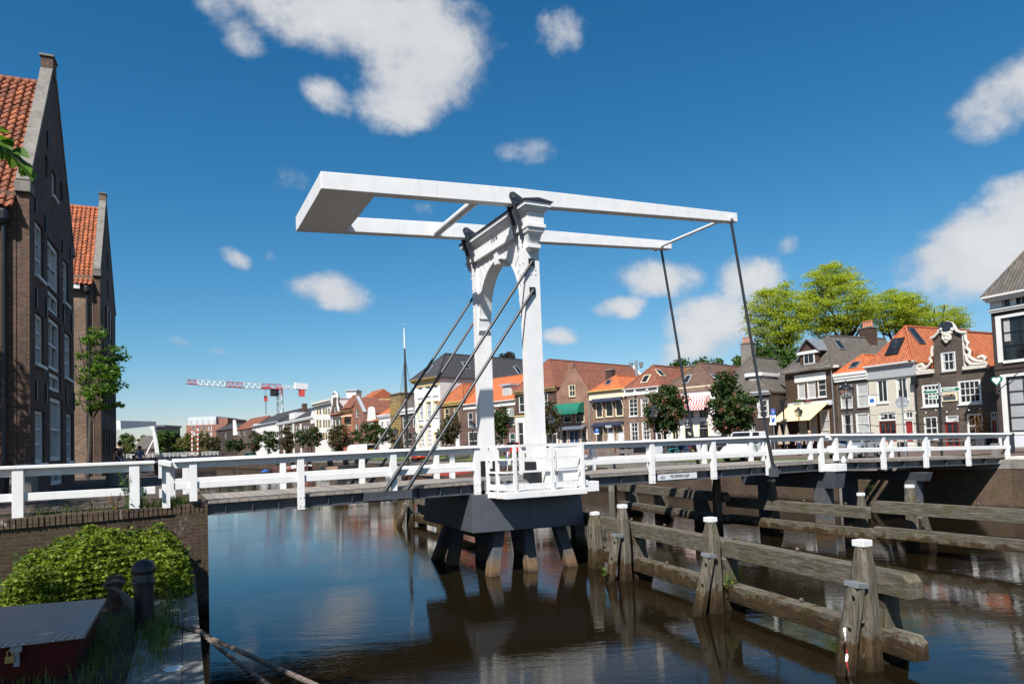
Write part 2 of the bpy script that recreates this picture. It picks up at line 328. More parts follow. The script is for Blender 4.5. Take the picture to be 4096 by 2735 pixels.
# ---------------------------------------------------------------- mesh builder and scene tree
WLOC = {}
class MB:
    def __init__(s): s.v = []; s.f = []
    def add(s, vs, fs):
        n = len(s.v); s.v += [tuple(v) for v in vs]; s.f += [tuple(i+n for i in f) for f in fs]; return s
    def box(s, x0, x1, y0, y1, z0, z1):
        return s.hexa([(x0, y0, z0), (x1, y0, z0), (x1, y1, z0), (x0, y1, z0), (x0, y0, z1), (x1, y0, z1), (x1, y1, z1), (x0, y1, z1)])
    def hexa(s, p):
        return s.add(p, [(0, 3, 2, 1), (4, 5, 6, 7), (0, 1, 5, 4), (1, 2, 6, 5), (2, 3, 7, 6), (3, 0, 4, 7)])
    def bar(s, a, b, w, h=None, up=(0, 0, 1), w2=None, h2=None):
        h = h or w; w2 = w2 or w; h2 = h2 or h
        a, b = Vector(a), Vector(b); d = (b-a).normalized(); u = Vector(up)
        if abs(d.dot(u)) > .98: u = Vector((0, 1, 0))
        sx = d.cross(u).normalized(); sy = sx.cross(d)
        P = []
        for c, ww, hh in ((a, w, h), (b, w2, h2)):
            P += [c-sx*ww/2-sy*hh/2, c+sx*ww/2-sy*hh/2, c+sx*ww/2+sy*hh/2, c-sx*ww/2+sy*hh/2]
        return s.add(P, [(0, 1, 2, 3), (7, 6, 5, 4), (0, 4, 5, 1), (1, 5, 6, 2), (2, 6, 7, 3), (3, 7, 4, 0)])
    def tube(s, pts, rs, n=10, cap=True):
        pts = [Vector(p) for p in pts]
        if isinstance(rs, (int, float)): rs = [rs]*len(pts)
        base = len(s.v); u = None
        for i, p in enumerate(pts):
            d = (pts[min(i+1, len(pts)-1)]-pts[max(i-1, 0)]).normalized()
            if u is None:
                u = d.cross(Vector((0, 0, 1)) if abs(d.z) < .9 else Vector((1, 0, 0))).normalized()
            u = (u-d*u.dot(d)).normalized(); w = d.cross(u)
            for k in range(n):
                t = 2*pi*k/n; s.v.append(tuple(p+(u*cos(t)+w*sin(t))*rs[i]))
        for i in range(len(pts)-1):
            for k in range(n):
                a = base+i*n+k; b2 = base+i*n+(k+1) % n
                s.f.append((a, b2, b2+n, a+n))
        if cap:
            s.f.append(tuple(base+k for k in range(n))[::-1]); e = base+(len(pts)-1)*n
            s.f.append(tuple(e+k for k in range(n)))
        return s
    def lathe(s, c, prof, n=24):
        base = len(s.v); c = Vector(c)
        for r, z in prof:
            for k in range(n):
                t = 2*pi*k/n; s.v.append((c.x+r*cos(t), c.y+r*sin(t), c.z+z))
        for i in range(len(prof)-1):
            for k in range(n):
                a = base+i*n+k; b = base+i*n+(k+1) % n
                s.f.append((a, b, b+n, a+n))
        s.f.append(tuple(base+k for k in range(n))[::-1]); e = base+(len(prof)-1)*n; s.f.append(tuple(e+k for k in range(n)))
        return s
    def prism(s, poly, O, U, V, W, holes=()):
        """polygon (u,v) in frame O,U,V extruded by vector W; holes are cut through"""
        O, U, V, W = Vector(O), Vector(U), Vector(V), Vector(W)
        loops = [list(poly)]+[list(h) for h in holes]
        tri = tessellate_polygon([[Vector((p[0], p[1], 0)) for p in lp] for lp in loops])
        flat = [p for lp in loops for p in lp]; n = len(flat); base = len(s.v)
        for k in (0, 1):
            for p in flat: s.v.append(tuple(O+U*p[0]+V*p[1]+W*k))
        for t in tri:
            s.f.append((base+t[0], base+t[1], base+t[2])); s.f.append((base+n+t[2], base+n+t[1], base+n+t[0]))
        off = 0
        for lp in loops:
            m = len(lp)
            for i in range(m):
                a = base+off+i; b = base+off+(i+1) % m
                s.f.append((a, b, b+n, a+n))
            off += m
        return s
    def build(s, name, mat, parent=None, smooth=False, bevel=0, recalc=True):
        me = bpy.data.meshes.new(name)
        o0 = WLOC.get(parent, Vector((0, 0, 0))) if parent else Vector((0, 0, 0))
        me.from_pydata([(v[0]-o0.x, v[1]-o0.y, v[2]-o0.z) for v in s.v], [], s.f)
        if recalc:
            bm = bmesh.new(); bm.from_mesh(me); bmesh.ops.recalc_face_normals(bm, faces=bm.faces); bm.to_mesh(me); bm.free()
        autouv(me, o0)
        me.materials.append(MATS[mat])
        if smooth:
            me.polygons.foreach_set('use_smooth', [True]*len(me.polygons)); me.set_sharp_from_angle(angle=radians(40))
        o = bpy.data.objects.new(name, me); COL.objects.link(o)
        if parent: o.parent = parent; WLOC[o] = o0
        if bevel:
            md = o.modifiers.new('bevel', 'BEVEL'); md.width = bevel; md.segments = 2; md.limit_method = 'ANGLE'; md.angle_limit = radians(35)
        return o
def autouv(me, o0):
    n = len(me.loops)
    if not n: return
    uv = me.uv_layers.new(name='UVMap'); co = np.empty(len(me.vertices)*3); me.vertices.foreach_get('co', co); co = co.reshape(-1, 3)+np.array(o0)
    nr = np.empty(len(me.polygons)*3); me.polygons.foreach_get('normal', nr); nr = nr.reshape(-1, 3)
    lt = np.empty(len(me.polygons), int); me.polygons.foreach_get('loop_total', lt)
    vi = np.empty(n, int); me.loops.foreach_get('vertex_index', vi)
    t = np.stack([-nr[:, 1], nr[:, 0], np.zeros(len(nr))], 1); ln = np.linalg.norm(t, axis=1)
    t[ln < .05] = (1, 0, 0); ln[ln < .05] = 1; t /= ln[:, None]
    v = np.cross(nr, t); fi = np.repeat(np.arange(len(lt)), lt); P = co[vi]
    d = np.stack([(P*t[fi]).sum(1), (P*v[fi]).sum(1)], 1)
    uv.data.foreach_set('uv', d.astype(np.float32).ravel())
def tag(o, label, cat, group=None, kind=None):
    o['label'] = label; o['category'] = cat
    if group: o['group'] = group
    if kind: o['kind'] = kind
    return o
def thing(name, label, cat, loc=(0, 0, 0), group=None):
    o = bpy.data.objects.new(name, None); COL.objects.link(o); o.location = loc; WLOC[o] = Vector(loc); o.empty_display_size = .2
    return tag(o, label, cat, group)
def structure(o): o['kind'] = 'structure'; return o
def dup(root, loc=None, rz=None, label=None, group=None):
    def cp(o, par):
        c = o.copy(); COL.objects.link(c)
        if par: c.parent = par
        for ch in list(o.children): cp(ch, c)
        return c
    r = cp(root, None)
    if loc is not None: r.location = loc
    if rz is not None: r.rotation_euler = (0, 0, rz)
    if label: r['label'] = label
    if group: r['group'] = group
    return r
def lettering(name, txt, size, O, U, V, mat, parent, ext=.004, align='CENTER'):
    cu = bpy.data.curves.new(name, 'FONT'); cu.body = txt; cu.size = size; cu.align_x = align; cu.align_y = 'CENTER'; cu.extrude = ext
    t = bpy.data.objects.new(name, cu); COL.objects.link(t); bpy.context.view_layer.update()
    me = bpy.data.meshes.new_from_object(t.evaluated_get(bpy.context.evaluated_depsgraph_get())); bpy.data.objects.remove(t)
    me.materials.clear(); me.materials.append(MATS[mat]); o = bpy.data.objects.new(name, me); COL.objects.link(o)
    U = Vector(U).normalized(); V = Vector(V).normalized(); W = U.cross(V)
    M = Matrix((U, V, W)).transposed().to_4x4(); M.translation = Vector(O)-(WLOC[parent] if parent else Vector((0, 0, 0)))
    o.matrix_local = M
    if parent: o.parent = parent; o.matrix_local = M
    return o
# ---------------------------------------------------------------- the drawbridge
def zrail(X):
    if X < 8.1: return 3.675+.08*X/8.1
    if X < 22.5: return 3.74
    return 3.72-.0205*(X-22.5)
YN, YF = 18.45, 22.0                     # railing planes
br = thing('drawbridge', 'white wooden balance drawbridge over the canal with black stay rods and grey pier', 'drawbridge', (9.5, 20.2, 0))
def span(x0, x1):
    n = max(1, int((x1-x0)/2.6)); xs = [x0+(x1-x0)*i/n for i in range(n+1)]
    d = MB(); g = MB()
    for a, b in zip(xs[:-1], xs[1:]):
        za, zb = zrail(a)-1.04, zrail(b)-1.04
        d.hexa([(a, 18.48, za-.07), (b, 18.48, zb-.07), (b, 21.98, zb-.07), (a, 21.98, za-.07), (a, 18.48, za), (b, 18.48, zb), (b, 21.98, zb), (a, 21.98, za)])
        for y0, y1, yf0, yf1 in ((18.62, 18.66, 18.52, 18.76), (21.8, 21.84, 21.7, 21.94), (20.2, 20.24, 20.1, 20.34)):
            g.hexa([(a, y0, za-.33), (b, y0, zb-.33), (b, y1, zb-.33), (a, y1, za-.33), (a, y0, za-.07), (b, y0, zb-.07), (b, y1, zb-.07), (a, y1, za-.07)])
            g.hexa([(a, yf0, za-.35), (b, yf0, zb-.35), (b, yf1, zb-.35), (a, yf1, za-.35), (a, yf0, za-.325), (b, yf0, zb-.325), (b, yf1, zb-.325), (a, yf1, za-.325)])
    x = x0+.4
    while x < x1: g.box(x, x+.015, 18.53, 18.62, zrail(x)-1.36, zrail(x)-1.12); x += .62 if x1 < 9 else 1.4
    d.build('deck', 'deck_planks', br); g.build('girder', 'steel_grey', br)
span(.93, 8.05); span(11.25, 22.3); span(22.42, 34.3)
MB().box(8.06, 11.24, 18.5, 21.97, 2.45, 2.69).build('deck', 'chip_deck', br)
def railing(xs, y, x0, x1, side, ground=()):
    r = MB(); r2 = MB(); seg = [x0]+[x for x in xs if x0 < x < x1]+[x1]
    for a, b in zip(seg[:-1], seg[1:]):
        za, zb = zrail(a), zrail(b)
        r.hexa([(a, y-.15, za-.075), (b, y-.15, zb-.075), (b, y+.13, zb-.075), (a, y+.13, za-.075), (a, y-.13, za), (b, y-.13, zb), (b, y+.11, zb), (a, y+.11, za)])
        r.hexa([(a, y-.035, za-.22), (b, y-.035, zb-.22), (b, y+.05, zb-.22), (a, y+.05, za-.22), (a, y-.035, za-.073), (b, y-.035, zb-.073), (b, y+.05, zb-.073), (a, y+.05, za-.073)])
        r2.hexa([(a, y-.05, za-.72), (b, y-.05, zb-.72), (b, y+.05, zb-.72), (a, y+.05, za-.72), (a, y-.05, za-.56), (b, y-.05, zb-.56), (b, y+.05, zb-.56), (a, y+.05, za-.56)])
    root = r.build('railing', 'white_paint', br, bevel=.012)
    r2.build('mid_rail', 'white_paint', root, bevel=.008)
    for x in xs:
        z = zrail(x); p = MB(); zb = z-1.42 if x not in ground else z-1.02
        if side < 0: p.box(x-.085, x+.085, y-.10, y+.055, zb, z-.07)
        else: p.box(x-.085, x+.085, y-.055, y+.10, zb, z-.07)
        if x not in ground:
            for dz in (.10, .32):
                for dx in (-.045, .045): p.tube([(x+dx, y-.10*1.0, zb+dz), (x+dx, y-.125, zb+dz)], .014, 6)
        p.build('post', 'white_paint', root, bevel=.01)
railing((.62, 3.11, 5.54, 8.0), YN, .2, 8.12, -1, (.62,))
railing((11.3, 14.19, 16.8, 19.37, 22.08), YN, 11.2, 22.35, -1)
railing((22.88, 25.61, 28.28, 31.18, 34.1), YN, 22.62, 34.35, -1, (22.88,))
railing((.55, 3.2, 5.6, 8.1), YF, .2, 8.2, 1, (.55,))
railing((8.95, 10.6), YF+.75, 8.2, 11.2, 1)
railing((11.3, 14.25, 16.85, 19.6, 22.15), YF, 11.2, 22.3, 1)
railing((22.9, 25.7, 28.3, 31.2, 34.0), YF, 22.6, 34.4, 1)
# portal: pillars, lintel, arch
PX0, PX1 = 9.74, 10.24
for (y0, y1) in ((18.33, 18.69), (21.95, 22.31)):
    p = MB().box(PX0, PX1, y0, y1, 2.2, 10.2)
    MB().box(PX0-.09, PX1+.09, y0-.07, y1+.07, 2.2, 2.95).box(PX0-.05, PX0+.12, y0-.04, y1+.04, 2.95, 3.22).box(PX1-.12, PX1+.05, y0-.04, y1+.04, 2.95, 3.22).build('shoe', 'black_iron', br, bevel=.01)
    b = p
    for z in (9.72, 9.2, 8.9, 8.6): # bolt heads down the pillar edges
        for y in (y0+.07, y1-.07):
            b.box(PX0-.03, PX0, y-.02, y+.02, z-.02, z+.02)
    for z in (8.83, 8.97): b.box(9.93, 9.97, y0-.02, y0, z, z+.03).box(10.07, 10.11, y0-.02, y0, z, z+.03)
    p.build('pillar', 'white_paint', br)
lin = MB()
LY0, LY1 = 17.93, 22.72
for x0, x1, yo, z0, z1 in ((9.68, 10.30, 0, 10.16, 10.27), (9.72, 10.26, .05, 10.27, 10.62), (9.69, 10.29, .02, 10.62, 10.66), (9.64, 10.34, -.03, 10.66, 10.71), (9.60, 10.38, -.07, 10.71, 10.76), (9.55, 10.43, -.12, 10.76, 10.90)):
    lin.box(x0, x1, LY0+yo, LY1-yo, z0, z1)
lin.box(9.66, 10.32, 18.75, 21.9, 10.08, 10.165)
lo = lin.build('lintel', 'white_paint', br, bevel=.008)
cap = MB().prism([(9.50, 10.90), (10.48, 10.90), (10.48, 10.925), (9.99, 11.0), (9.50, 10.925)], (0, 17.76, 0), (1, 0, 0), (0, 0, 1), (0, 5.13, 0))
cap.build('roof_cap', 'steel_dark', lo)
lettering('year_number', '1974', .26, (9.715, 20.36, 10.44), (0, -1, 0), (0, 0, 1), 'black_iron', lo, .006)
for sg, yb, yt in ((1, 18.33, 17.97), (-1, 22.31, 22.67)):     # corbels under the lintel ends
    c = MB()
    def ringc(x0, x1, yo, z): return [(x0, yb+sg*.01, z), (x1, yb+sg*.01, z), (x1, yo, z), (x0, yo, z)]
    lv = [ringc(9.70, 10.28, yt, 10.16), ringc(9.72, 10.26, yt+sg*.02, 10.05), ringc(9.76, 10.22, yt+sg*.10, 10.0), ringc(9.82, 10.16, yt+sg*.22, 9.72), ringc(9.78, 10.20, yt+sg*.16, 9.71), ringc(9.78, 10.20, yt+sg*.16, 9.60), ringc(9.95, 10.03, yt+sg*.33, 9.47)]
    n = len(c.v); c.v += [q for r_ in lv for q in r_]
    for i in range(len(lv)-1):
        for k in range(4): a = n+i*4+k; b2 = n+i*4+(k+1) % 4; c.f.append((a, b2, b2+4, a+4))
    c.f += [(n, n+1, n+2, n+3), tuple(n+4*(len(lv)-1)+k for k in range(4))]
    c.build('corbel', 'white_paint', lo)
yc = 20.32; aw, ah, zs = 1.50, 1.66, 8.10
arc = [(yc+aw*cos(t), zs+ah*sin(t)) for t in [pi*i/28 for i in range(29)]]
outl = [(18.69, 10.12), (18.69, zs)]+[(y, z) for y, z in arc[::-1]]+[(21.95, zs), (21.95, 10.12)]
ap = MB().prism(outl, (PX0+.06, 0, 0), (0, 1, 0), (0, 0, 1), (.38, 0, 0)).build('arch_panel', 'white_paint', lo)
rim = MB()
for xx in (PX0+.03, PX1-.07):
    arc2 = [(yc+(aw+.06)*cos(t), zs+(ah+.06)*sin(t)) for t in [pi*i/28 for i in range(29)]]
    rim.prism(arc+arc2[::-1], (xx, 0, 0), (0, 1, 0), (0, 0, 1), (.04, 0, 0))
rim.build('arch_moulding', 'white_trim', ap)
gr = MB()
for t in [pi*i/18 for i in range(2, 17)]:
    if abs(t-pi/2) < .12: continue
    dy, dz = cos(t), sin(t); k0 = 1.05
    y0, z0 = yc+aw*k0*dy, zs+ah*k0*dz; k1 = k0+1.2
    lim = [k for k in ((10.08-zs)/(ah*dz) if dz > .01 else 9, (1.58/(aw*abs(dy))) if abs(dy) > .01 else 9)]
    k1 = min(lim); 
    if k1 > k0+.05: gr.bar((PX0+.055, y0, z0), (PX0+.055, yc+aw*k1*dy, zs+ah*k1*dz), .016, .02, (1, 0, 0))
gr.build('voussoir_batten', 'lightgrey_paint', ap)
MB().prism([(yc-.10, 9.60), (yc+.10, 9.60), (yc+.15, 10.08), (yc-.15, 10.08)], (PX0-.01, 0, 0), (0, 1, 0), (0, 0, 1), (.52, 0, 0)).build('keystone', 'white_paint', ap, bevel=.01)
for y0, s in ((18.69, 1), (21.95, -1)):
    m_ = MB().prism([(0, 8.16), (.14*s, 8.16), (.14*s, 8.10), (.10*s, 8.09), (.07*s, 7.78), (.09*s, 7.78), (.09*s, 7.70), (0, 7.55)], (PX0+.02, y0, 0), (0, 1, 0), (0, 0, 1), (.44, 0, 0))
    m_.build('impost', 'white_paint', ap)
# balance beams
def zbm(X): # bottom, top of the balance beam
    bt = [(3.78, 10.64, 11.11), (9.6, 10.94, 11.44), (18.42, 11.39, 11.71)]
    for (a, b0, t0), (c, b1, t1) in zip(bt[:-1], bt[1:]):
        if X <= c+1e-6:
            k = (X-a)/(c-a); return b0+(b1-b0)*k, t0+(t1-t0)*k
for y0 in (18.36, 21.98):
    b = MB(); xs = (3.78, 9.6, 18.42)
    for a, c in zip(xs[:-1], xs[1:]):
        (b0, t0), (b1, t1) = zbm(a), zbm(c)
        b.hexa([(a, y0, b0), (c, y0, b1), (c, y0+.31, b1), (a, y0+.31, b0), (a, y0, t0), (c, y0, t1), (c, y0+.31, t1), (a, y0+.31, t0)])
    bo = b.build('balance_beam', 'white_paint', br, bevel=.015)
    s = MB()
    for X in (7.0, 11.1): b0, t0 = zbm(X); s.box(X-.012, X+.012, y0-.004, y0+.312, b0+.01, t0+.003)
    s.build('seam', 'lightgrey_paint', bo)
    # fork bearing: two plates astride the beam
    for yy in (y0-.045, y0+.325):
        pl = [(9.43+.13*cos(t), 11.16+.13*sin(t)) for t in [radians(a_) for a_ in (60, 95, 130, 165, 200, 230)]]
        pl += [(9.50, 10.62), (9.63, 9.86), (9.745, 9.86), (9.745, 10.3), (9.58, 10.70), (9.53, 10.93), (9.60, 10.94), (10.0, 10.93), (10.02, 10.98)]
        hb = MB().prism(pl, (0, yy, 0), (1, 0, 0), (0, 0, 1), (0, .03, 0), holes=[[(9.53, 11.06), (9.62, 10.965), (9.86, 10.965)]])
        h = hb.build('hinge_bracket', 'steel_dark', br)
        MB().tube([(9.43, yy-.02, 11.15), (9.43, yy+.05, 11.15)], .075, 16).build('pin', 'steel_grey', h)
b0, t0 = zbm(3.79); b1, t1 = zbm(5.29)
MB().hexa([(3.785, 18.66, b0+.003), (5.29, 18.66, b1+.003), (5.29, 21.99, b1+.003), (3.785, 21.99, b0+.003), (3.785, 18.66, t0-.005), (5.29, 18.66, t1-.005), (5.29, 21.99, t1-.005), (3.785, 21.99, t0-.005)]).build('counterweight', 'white_paint', br)
MB().tube([(8.35, 18.66, 10.98), (8.35, 22.0, 10.98)], .125, 18).build('cross_tube', 'white_paint', br, smooth=True)
MB().tube([(17.9, 18.66, 11.46), (17.9, 22.0, 11.46)], .055, 12).build('cross_tube', 'white_paint', br, smooth=True)
# hangers and stays
for y in (18.3, 22.2):
    h = MB().tube([(18.14, y+.1, 11.42), (19.25, y, 3.7), (19.27, y, 3.6), (19.45, y, 2.62)], [.05, .05, .062, .062], 10).build('hanger_rod', 'rod_grey', br, smooth=True)
    MB().tube([(18.12, y-.01, 11.5), (18.12, y+.5, 11.5)], .06, 14).build('pin', 'white_paint', h)
    MB().prism([(19.28, 2.27), (19.67, 2.27), (19.67, 2.55), (19.49, 2.74), (19.44, 2.74), (19.28, 2.55)], (0, y-.04 if y < 20 else y-.06, 0), (1, 0, 0), (0, 0, 1), (0, .1, 0)).build('hanger_plate', 'steel_grey', h)
for y, yb, sg in ((18.27, 18.32, -1), (22.37, 22.2, 1)):
    for zt, xb in ((9.22, 5.27), (8.35, 5.87)):
        s = MB().tube([(9.98, y, zt), (xb, yb, 2.62)], .042, 10)
        t = Vector((xb, yb, 2.62)); u = (Vector((9.98, y, zt))-t).normalized()
        s.tube([t, t+u*.75], .055, 10)
        so = s.build('stay_rod', 'rod_grey', br, smooth=True)
        MB().box(9.87, 10.06, 18.30 if sg < 0 else 22.31, 18.335 if sg < 0 else 22.34, zt-.13, zt+.09).build('anchor_plate', 'black_iron', so)
    y0, y1 = (18.2, 18.5) if sg < 0 else (22.0, 22.3)
    MB().hexa([(4.63, y0+.02, 2.40), (5.98, y0, 2.40), (5.98, y1, 2.40), (4.72, y1, 2.40), (4.70, y0, 2.62), (5.98, y0, 2.62), (5.98, y1, 2.62), (4.74, y1, 2.62)]).build('stay_foot', 'steel_grey', br)
# pier: caisson on battered legs
cs = MB().hexa([(7.72, 18.2, 1.30), (11.40, 18.2, 1.24), (11.40, 22.4, 1.24), (7.72, 22.4, 1.34), (7.80, 18.33, 2.36), (11.36, 18.33, 2.36), (11.36, 22.3, 2.36), (7.80, 22.3, 2.36)])
cso = cs.build('pier_caisson', 'steel_grey', br, bevel=.015)
for (xt, yt, xb, yb) in ((8.75, 18.75, 8.42, 18.55), (9.75, 18.9, 9.72, 18.6), (10.75, 18.75, 11.05, 18.5), (8.4, 20.9, 8.1, 20.9), (9.5, 21.4, 9.3, 21.3), (10.7, 21.6, 10.95, 21.7), (8.6, 22.0, 8.15, 22.4)):
    MB().bar((xt, yt, 1.34), (xb-(xt-xb)*.6, yb-(yt-yb)*.6, -.9), .34, .34, (0, 1, 0)).build('pier_leg', 'pier_leg', cso, bevel=.03)
# maintenance platform on the pier, near side, with its railing
pf = MB().prism([(8.42, 17.42), (11.05, 17.42), (11.05, 18.6), (8.3, 18.6)], (0, 0, 2.24), (1, 0, 0), (0, 1, 0), (0, 0, .17)).box(10.85, 11.55, 17.55, 18.4, 2.28, 2.575)
pfo = pf.build('platform', 'white_paint', br, bevel=.01)
MB().box(8.75, 9.62, 18.34, 18.6, 2.41, 2.62).build('kerb_plate', 'galvanised', pfo)
pts = [(8.30, 18.42), (8.46, 17.52), (11.15, 17.55)]
rl = MB()
for z, hh in ((3.70, .07), (3.33, .055), (2.97, .055), (2.55, .16)):
    for a, c in zip(pts[:-1], pts[1:]): rl.bar((a[0], a[1], z), (c[0], c[1], z), .05, hh)
rlo = rl.build('platform_railing', 'white_paint', pfo)
for x, y in ((8.31, 18.36), (8.40, 17.9), (8.75, 17.5), (9.95, 17.5), (10.98, 17.52), (11.12, 17.9)):
    MB().box(x-.045, x+.045, y-.045, y+.045, 2.24, 3.72).box(x-.03, x+.03, y+.02, y+.14, 2.30, 2.42).build('post', 'white_paint', rlo)
MB().box(10.42, 11.18, 18.0, 18.62, 2.42, 3.63).box(10.40, 11.20, 17.985, 18.64, 3.63, 3.66).build('control_cabinet', 'white_paint', pfo, bevel=.008)
MB().box(10.02, 10.38, 18.02, 18.3, 2.42, 3.60).box(10.14, 10.16, 18.0, 18.02, 2.9, 3.15).build('control_cabinet', 'white_trim', pfo, bevel=.008)
MB().box(8.5, 11.0, 22.2, 23.1, 2.3, 2.45).build('platform', 'white_paint', br)
# trestles of the fixed span
for X0, X1, y0, y1, z0, z1, cols in ((22.2, 22.84, 17.98, 22.7, 1.68, 2.32, ((22.5, 18.75), (22.5, 21.6))), (27.52, 28.0, 17.98, 22.4, 1.67, 2.02, ((27.75, 18.7), (27.75, 21.7)))):
    c = MB().hexa([(X0+.06, y0+.1, z0), (X1-.06, y0+.1, z0), (X1-.06, y1, z0), (X0+.06, y1, z0), (X0, y0, z1), (X1, y0, z1), (X1, y1, z1), (X0, y1, z1)])
    co = c.build('trestle_cap', 'steel_grey', br, bevel=.01)
    for cx, cy in cols: MB().box(cx-.24, cx+.24, cy-.24, cy+.24, -.9, z0+.02).build('trestle_column', 'pier_leg', co)
MB().box(22.2, 22.84, 17.94, 18.72, 2.325, 2.60).build('landing_block', 'white_paint', br, bevel=.01)
MB().lathe((22.95, 18.15, 2.60), [(.05, 0), (.085, .06), (.085, .15), (.05, .18), (.035, .22), (.03, .27)], 12).build('navigation_lamp', 'sign_white', br)
np_ = MB().box(14.48, 16.12, 18.5, 18.53, 2.40, 2.605)
npo = np_.build('name_plate', 'lightgrey_paint', br)
lettering('lettering', 'PELSERBRUGJE', .125, (15.38, 18.495, 2.505), (1, 0, 0), (0, 0, 1), 'steel_dark', npo, .003)
em = MB()
for r0, r1 in ((.085, .10),):
    A = [radians(20+140*i/12) for i in range(13)]
    em.prism([(14.68+r1*cos(t), 2.44+r1*sin(t)) for t in A]+[(14.68+r0*cos(t), 2.44+r0*sin(t)) for t in A[::-1]], (0, 18.494, 0), (1, 0, 0), (0, 0, 1), (0, .006, 0))
em.box(14.62, 14.74, 18.494, 18.5, 2.45, 2.475)
em.build('emblem', 'steel_dark', npo)
# ---------------------------------------------------------------- timber fenders
def pile(mb, x, y, zt, w=.48, lean=(0, 0)):
    """eight-sided tapering pile head"""
    h = w/2; ch = .06
    def ring(s_, z, cx, cy): 
        q = h*s_; return [(cx-q+ch, cy-q, z), (cx+q-ch, cy-q, z), (cx+q, cy-q+ch, z), (cx+q, cy+q-ch, z), (cx+q-ch, cy+q, z), (cx-q+ch, cy+q, z), (cx-q, cy+q-ch, z), (cx-q, cy-q+ch, z)]
    zs = [-.9, -.1, .15, .4, .7, 1.0, zt-.62, zt-.38, zt-.05]; ss = [1.12, 1.10, 1.07, 1.0, 1.04, 1.0, 1.0, .96, .66]
    n = len(mb.v); ph = [random.uniform(-.05, .05) for _ in range(8)]
    for i, (z, s_) in enumerate(zip(zs, ss)):
        j = .035 if .1 < z < zt-.3 else .012
        for k, q in enumerate(ring(s_, z, x, y)):
            e = 1+ph[k]*.7+random.uniform(-j, j); mb.v.append((x+(q[0]-x)*e, y+(q[1]-y)*e, z+random.uniform(-.03, .03)*(i < 8)))
    for i in range(len(zs)-1):
        for k in range(8): a = n+i*8+k; b = n+i*8+(k+1) % 8; mb.f.append((a, b, b+8, a+8))
    e = n+8*(len(zs)-1); mb.f += [tuple(range(n, n+8)), tuple(range(e, e+8))]
def full_pile(root, x, y, zt, w=.48, capmat='white_paint'):
    w *= .60
    m = MB(); pile(m, x, y, zt, w)
    for z in (zt*.62, zt*.38): m.tube([(x-w*.52, y-w*.2, z), (x-w*.66, y-w*.3, z+.02)], .022, 8)
    p = m.build('pile', 'pile_wood', root, bevel=.012)
    c = w*.33
    MB().box(x-c, x+c, y-c, y+c, zt-.06, zt+.04).build('cap', capmat, p, bevel=.006)
    return p
def brace(root, x, y, xt, yt, zt, w=.42):
    w *= .60
    m = MB(); h = w/2
    d = Vector((xt-x, yt-y, zt)); 
    n = 7; u_ = d.normalized(); sx = u_.cross(Vector((0, 1, 0))).normalized(); sy = sx.cross(u_)
    B = len(m.v)
    for i in range(n+1):
        k = -.55+1.55*i/n; c = Vector((x, y, 0))+d*k; ww = h*(1.22-.3*i/n)
        for t in range(8): e = ww*(1.12 if t % 2 else 1.0)*(1+random.uniform(-.07, .07)*(i < n)); m.v.append(tuple(c+(sx*cos(pi/4*t+pi/8)+sy*sin(pi/4*t+pi/8))*e))
    for i in range(n):
        for t in range(8): a = B+i*8+t; b2 = B+i*8+(t+1) % 8; m.f.append((a, b2, b2+8, a+8))
    m.f += [tuple(range(B, B+8)), tuple(range(B+8*n, B+8*n+8))]
    for k in (.9, .55): q = Vector((x, y, 0))+d*k; m.tube([q+Vector((-w*.45, -.06, 0)), q+Vector((-w*.66, -.12, .03))], .024, 8)
    p = m.build('brace', 'pile_wood', root, bevel=.02)
    u = d.normalized()
    MB().bar(Vector((xt, yt, zt-.02)), Vector((xt, yt, zt))+u*.06, w*.95, w*.95, (0, 1, 0)).build('cap', 'zinc', p, bevel=.005)
def beam(root, x0, y0, x1, y1, zt, h, w=.30):
    d = Vector((x1-x0, y1-y0, 0)).normalized(); s = Vector((d.y, -d.x, 0))*(w/2); L_ = (Vector((x1, y1, 0))-Vector((x0, y0, 0))).length
    poly = [(0, 0), (L_, 0), (L_, h-.07), (L_-.07, h), (.10, h), (0, h-.10)]
    m = MB().prism(poly, Vector((x0, y0, zt-h))-s, d, (0, 0, 1), s*2)
    b = m; n = int(L_/1.7)
    for i in range(n): q = Vector((x0, y0, zt))+d*(.9+i*1.7); b.lathe(q+Vector((0, 0, -.01)), [(.02, 0), (.02, .06), (.04, .065), (.04, .095), (.015, .11)], 8)
    m.build('rail_beam', 'beam_wood', root, bevel=.012)
nf = thing('timber_fender', 'weathered timber guide fender with white capped piles in the near right water', 'fender', (10.4, 12, 0))
full_pile(nf, 9.95, 7.62, 1.98, .54); full_pile(nf, 10.55, 11.75, 1.98, .52); full_pile(nf, 11.08, 15.75, 1.98, .52); full_pile(nf, 11.46, 17.75, 1.62, .60)
brace(nf, 9.42, 7.66, 9.66, 7.55, 1.34, .44); brace(nf, 10.08, 11.72, 10.34, 11.62, 1.22, .42); brace(nf, 10.55, 15.72, 10.80, 15.65, 1.20, .40)
for x, y in ((10.55, 7.75), (11.05, 11.85), (11.6, 15.85), (12.0, 19.6)):
    m = MB(); m.box(x-.17, x+.17, y-.17, y+.17, -.9, 1.3); m.build('back_post', 'pile_wood', nf, bevel=.02)
    m = MB(); m.bar((x+.45, y+.05, -.6), (x-.1, y-.03, 1.15), .3, .3, (0, 1, 0)); m.build('back_brace', 'pile_wood', nf, bevel=.02)
beam(nf, 10.32, 7.02, 11.02, 11.72, 1.50, .36); beam(nf, 11.02, 11.72, 12.05, 20.2, 1.50, .36, .296)
beam(nf, 10.34, 7.0, 11.04, 11.72, .56, .36); beam(nf, 11.04, 11.72, 12.07, 20.2, .56, .36, .296)
ff = thing('timber_fender', 'weathered timber guide fender beyond the grey bridge pier with a leaning brace', 'fender', (10.8, 30, 0))
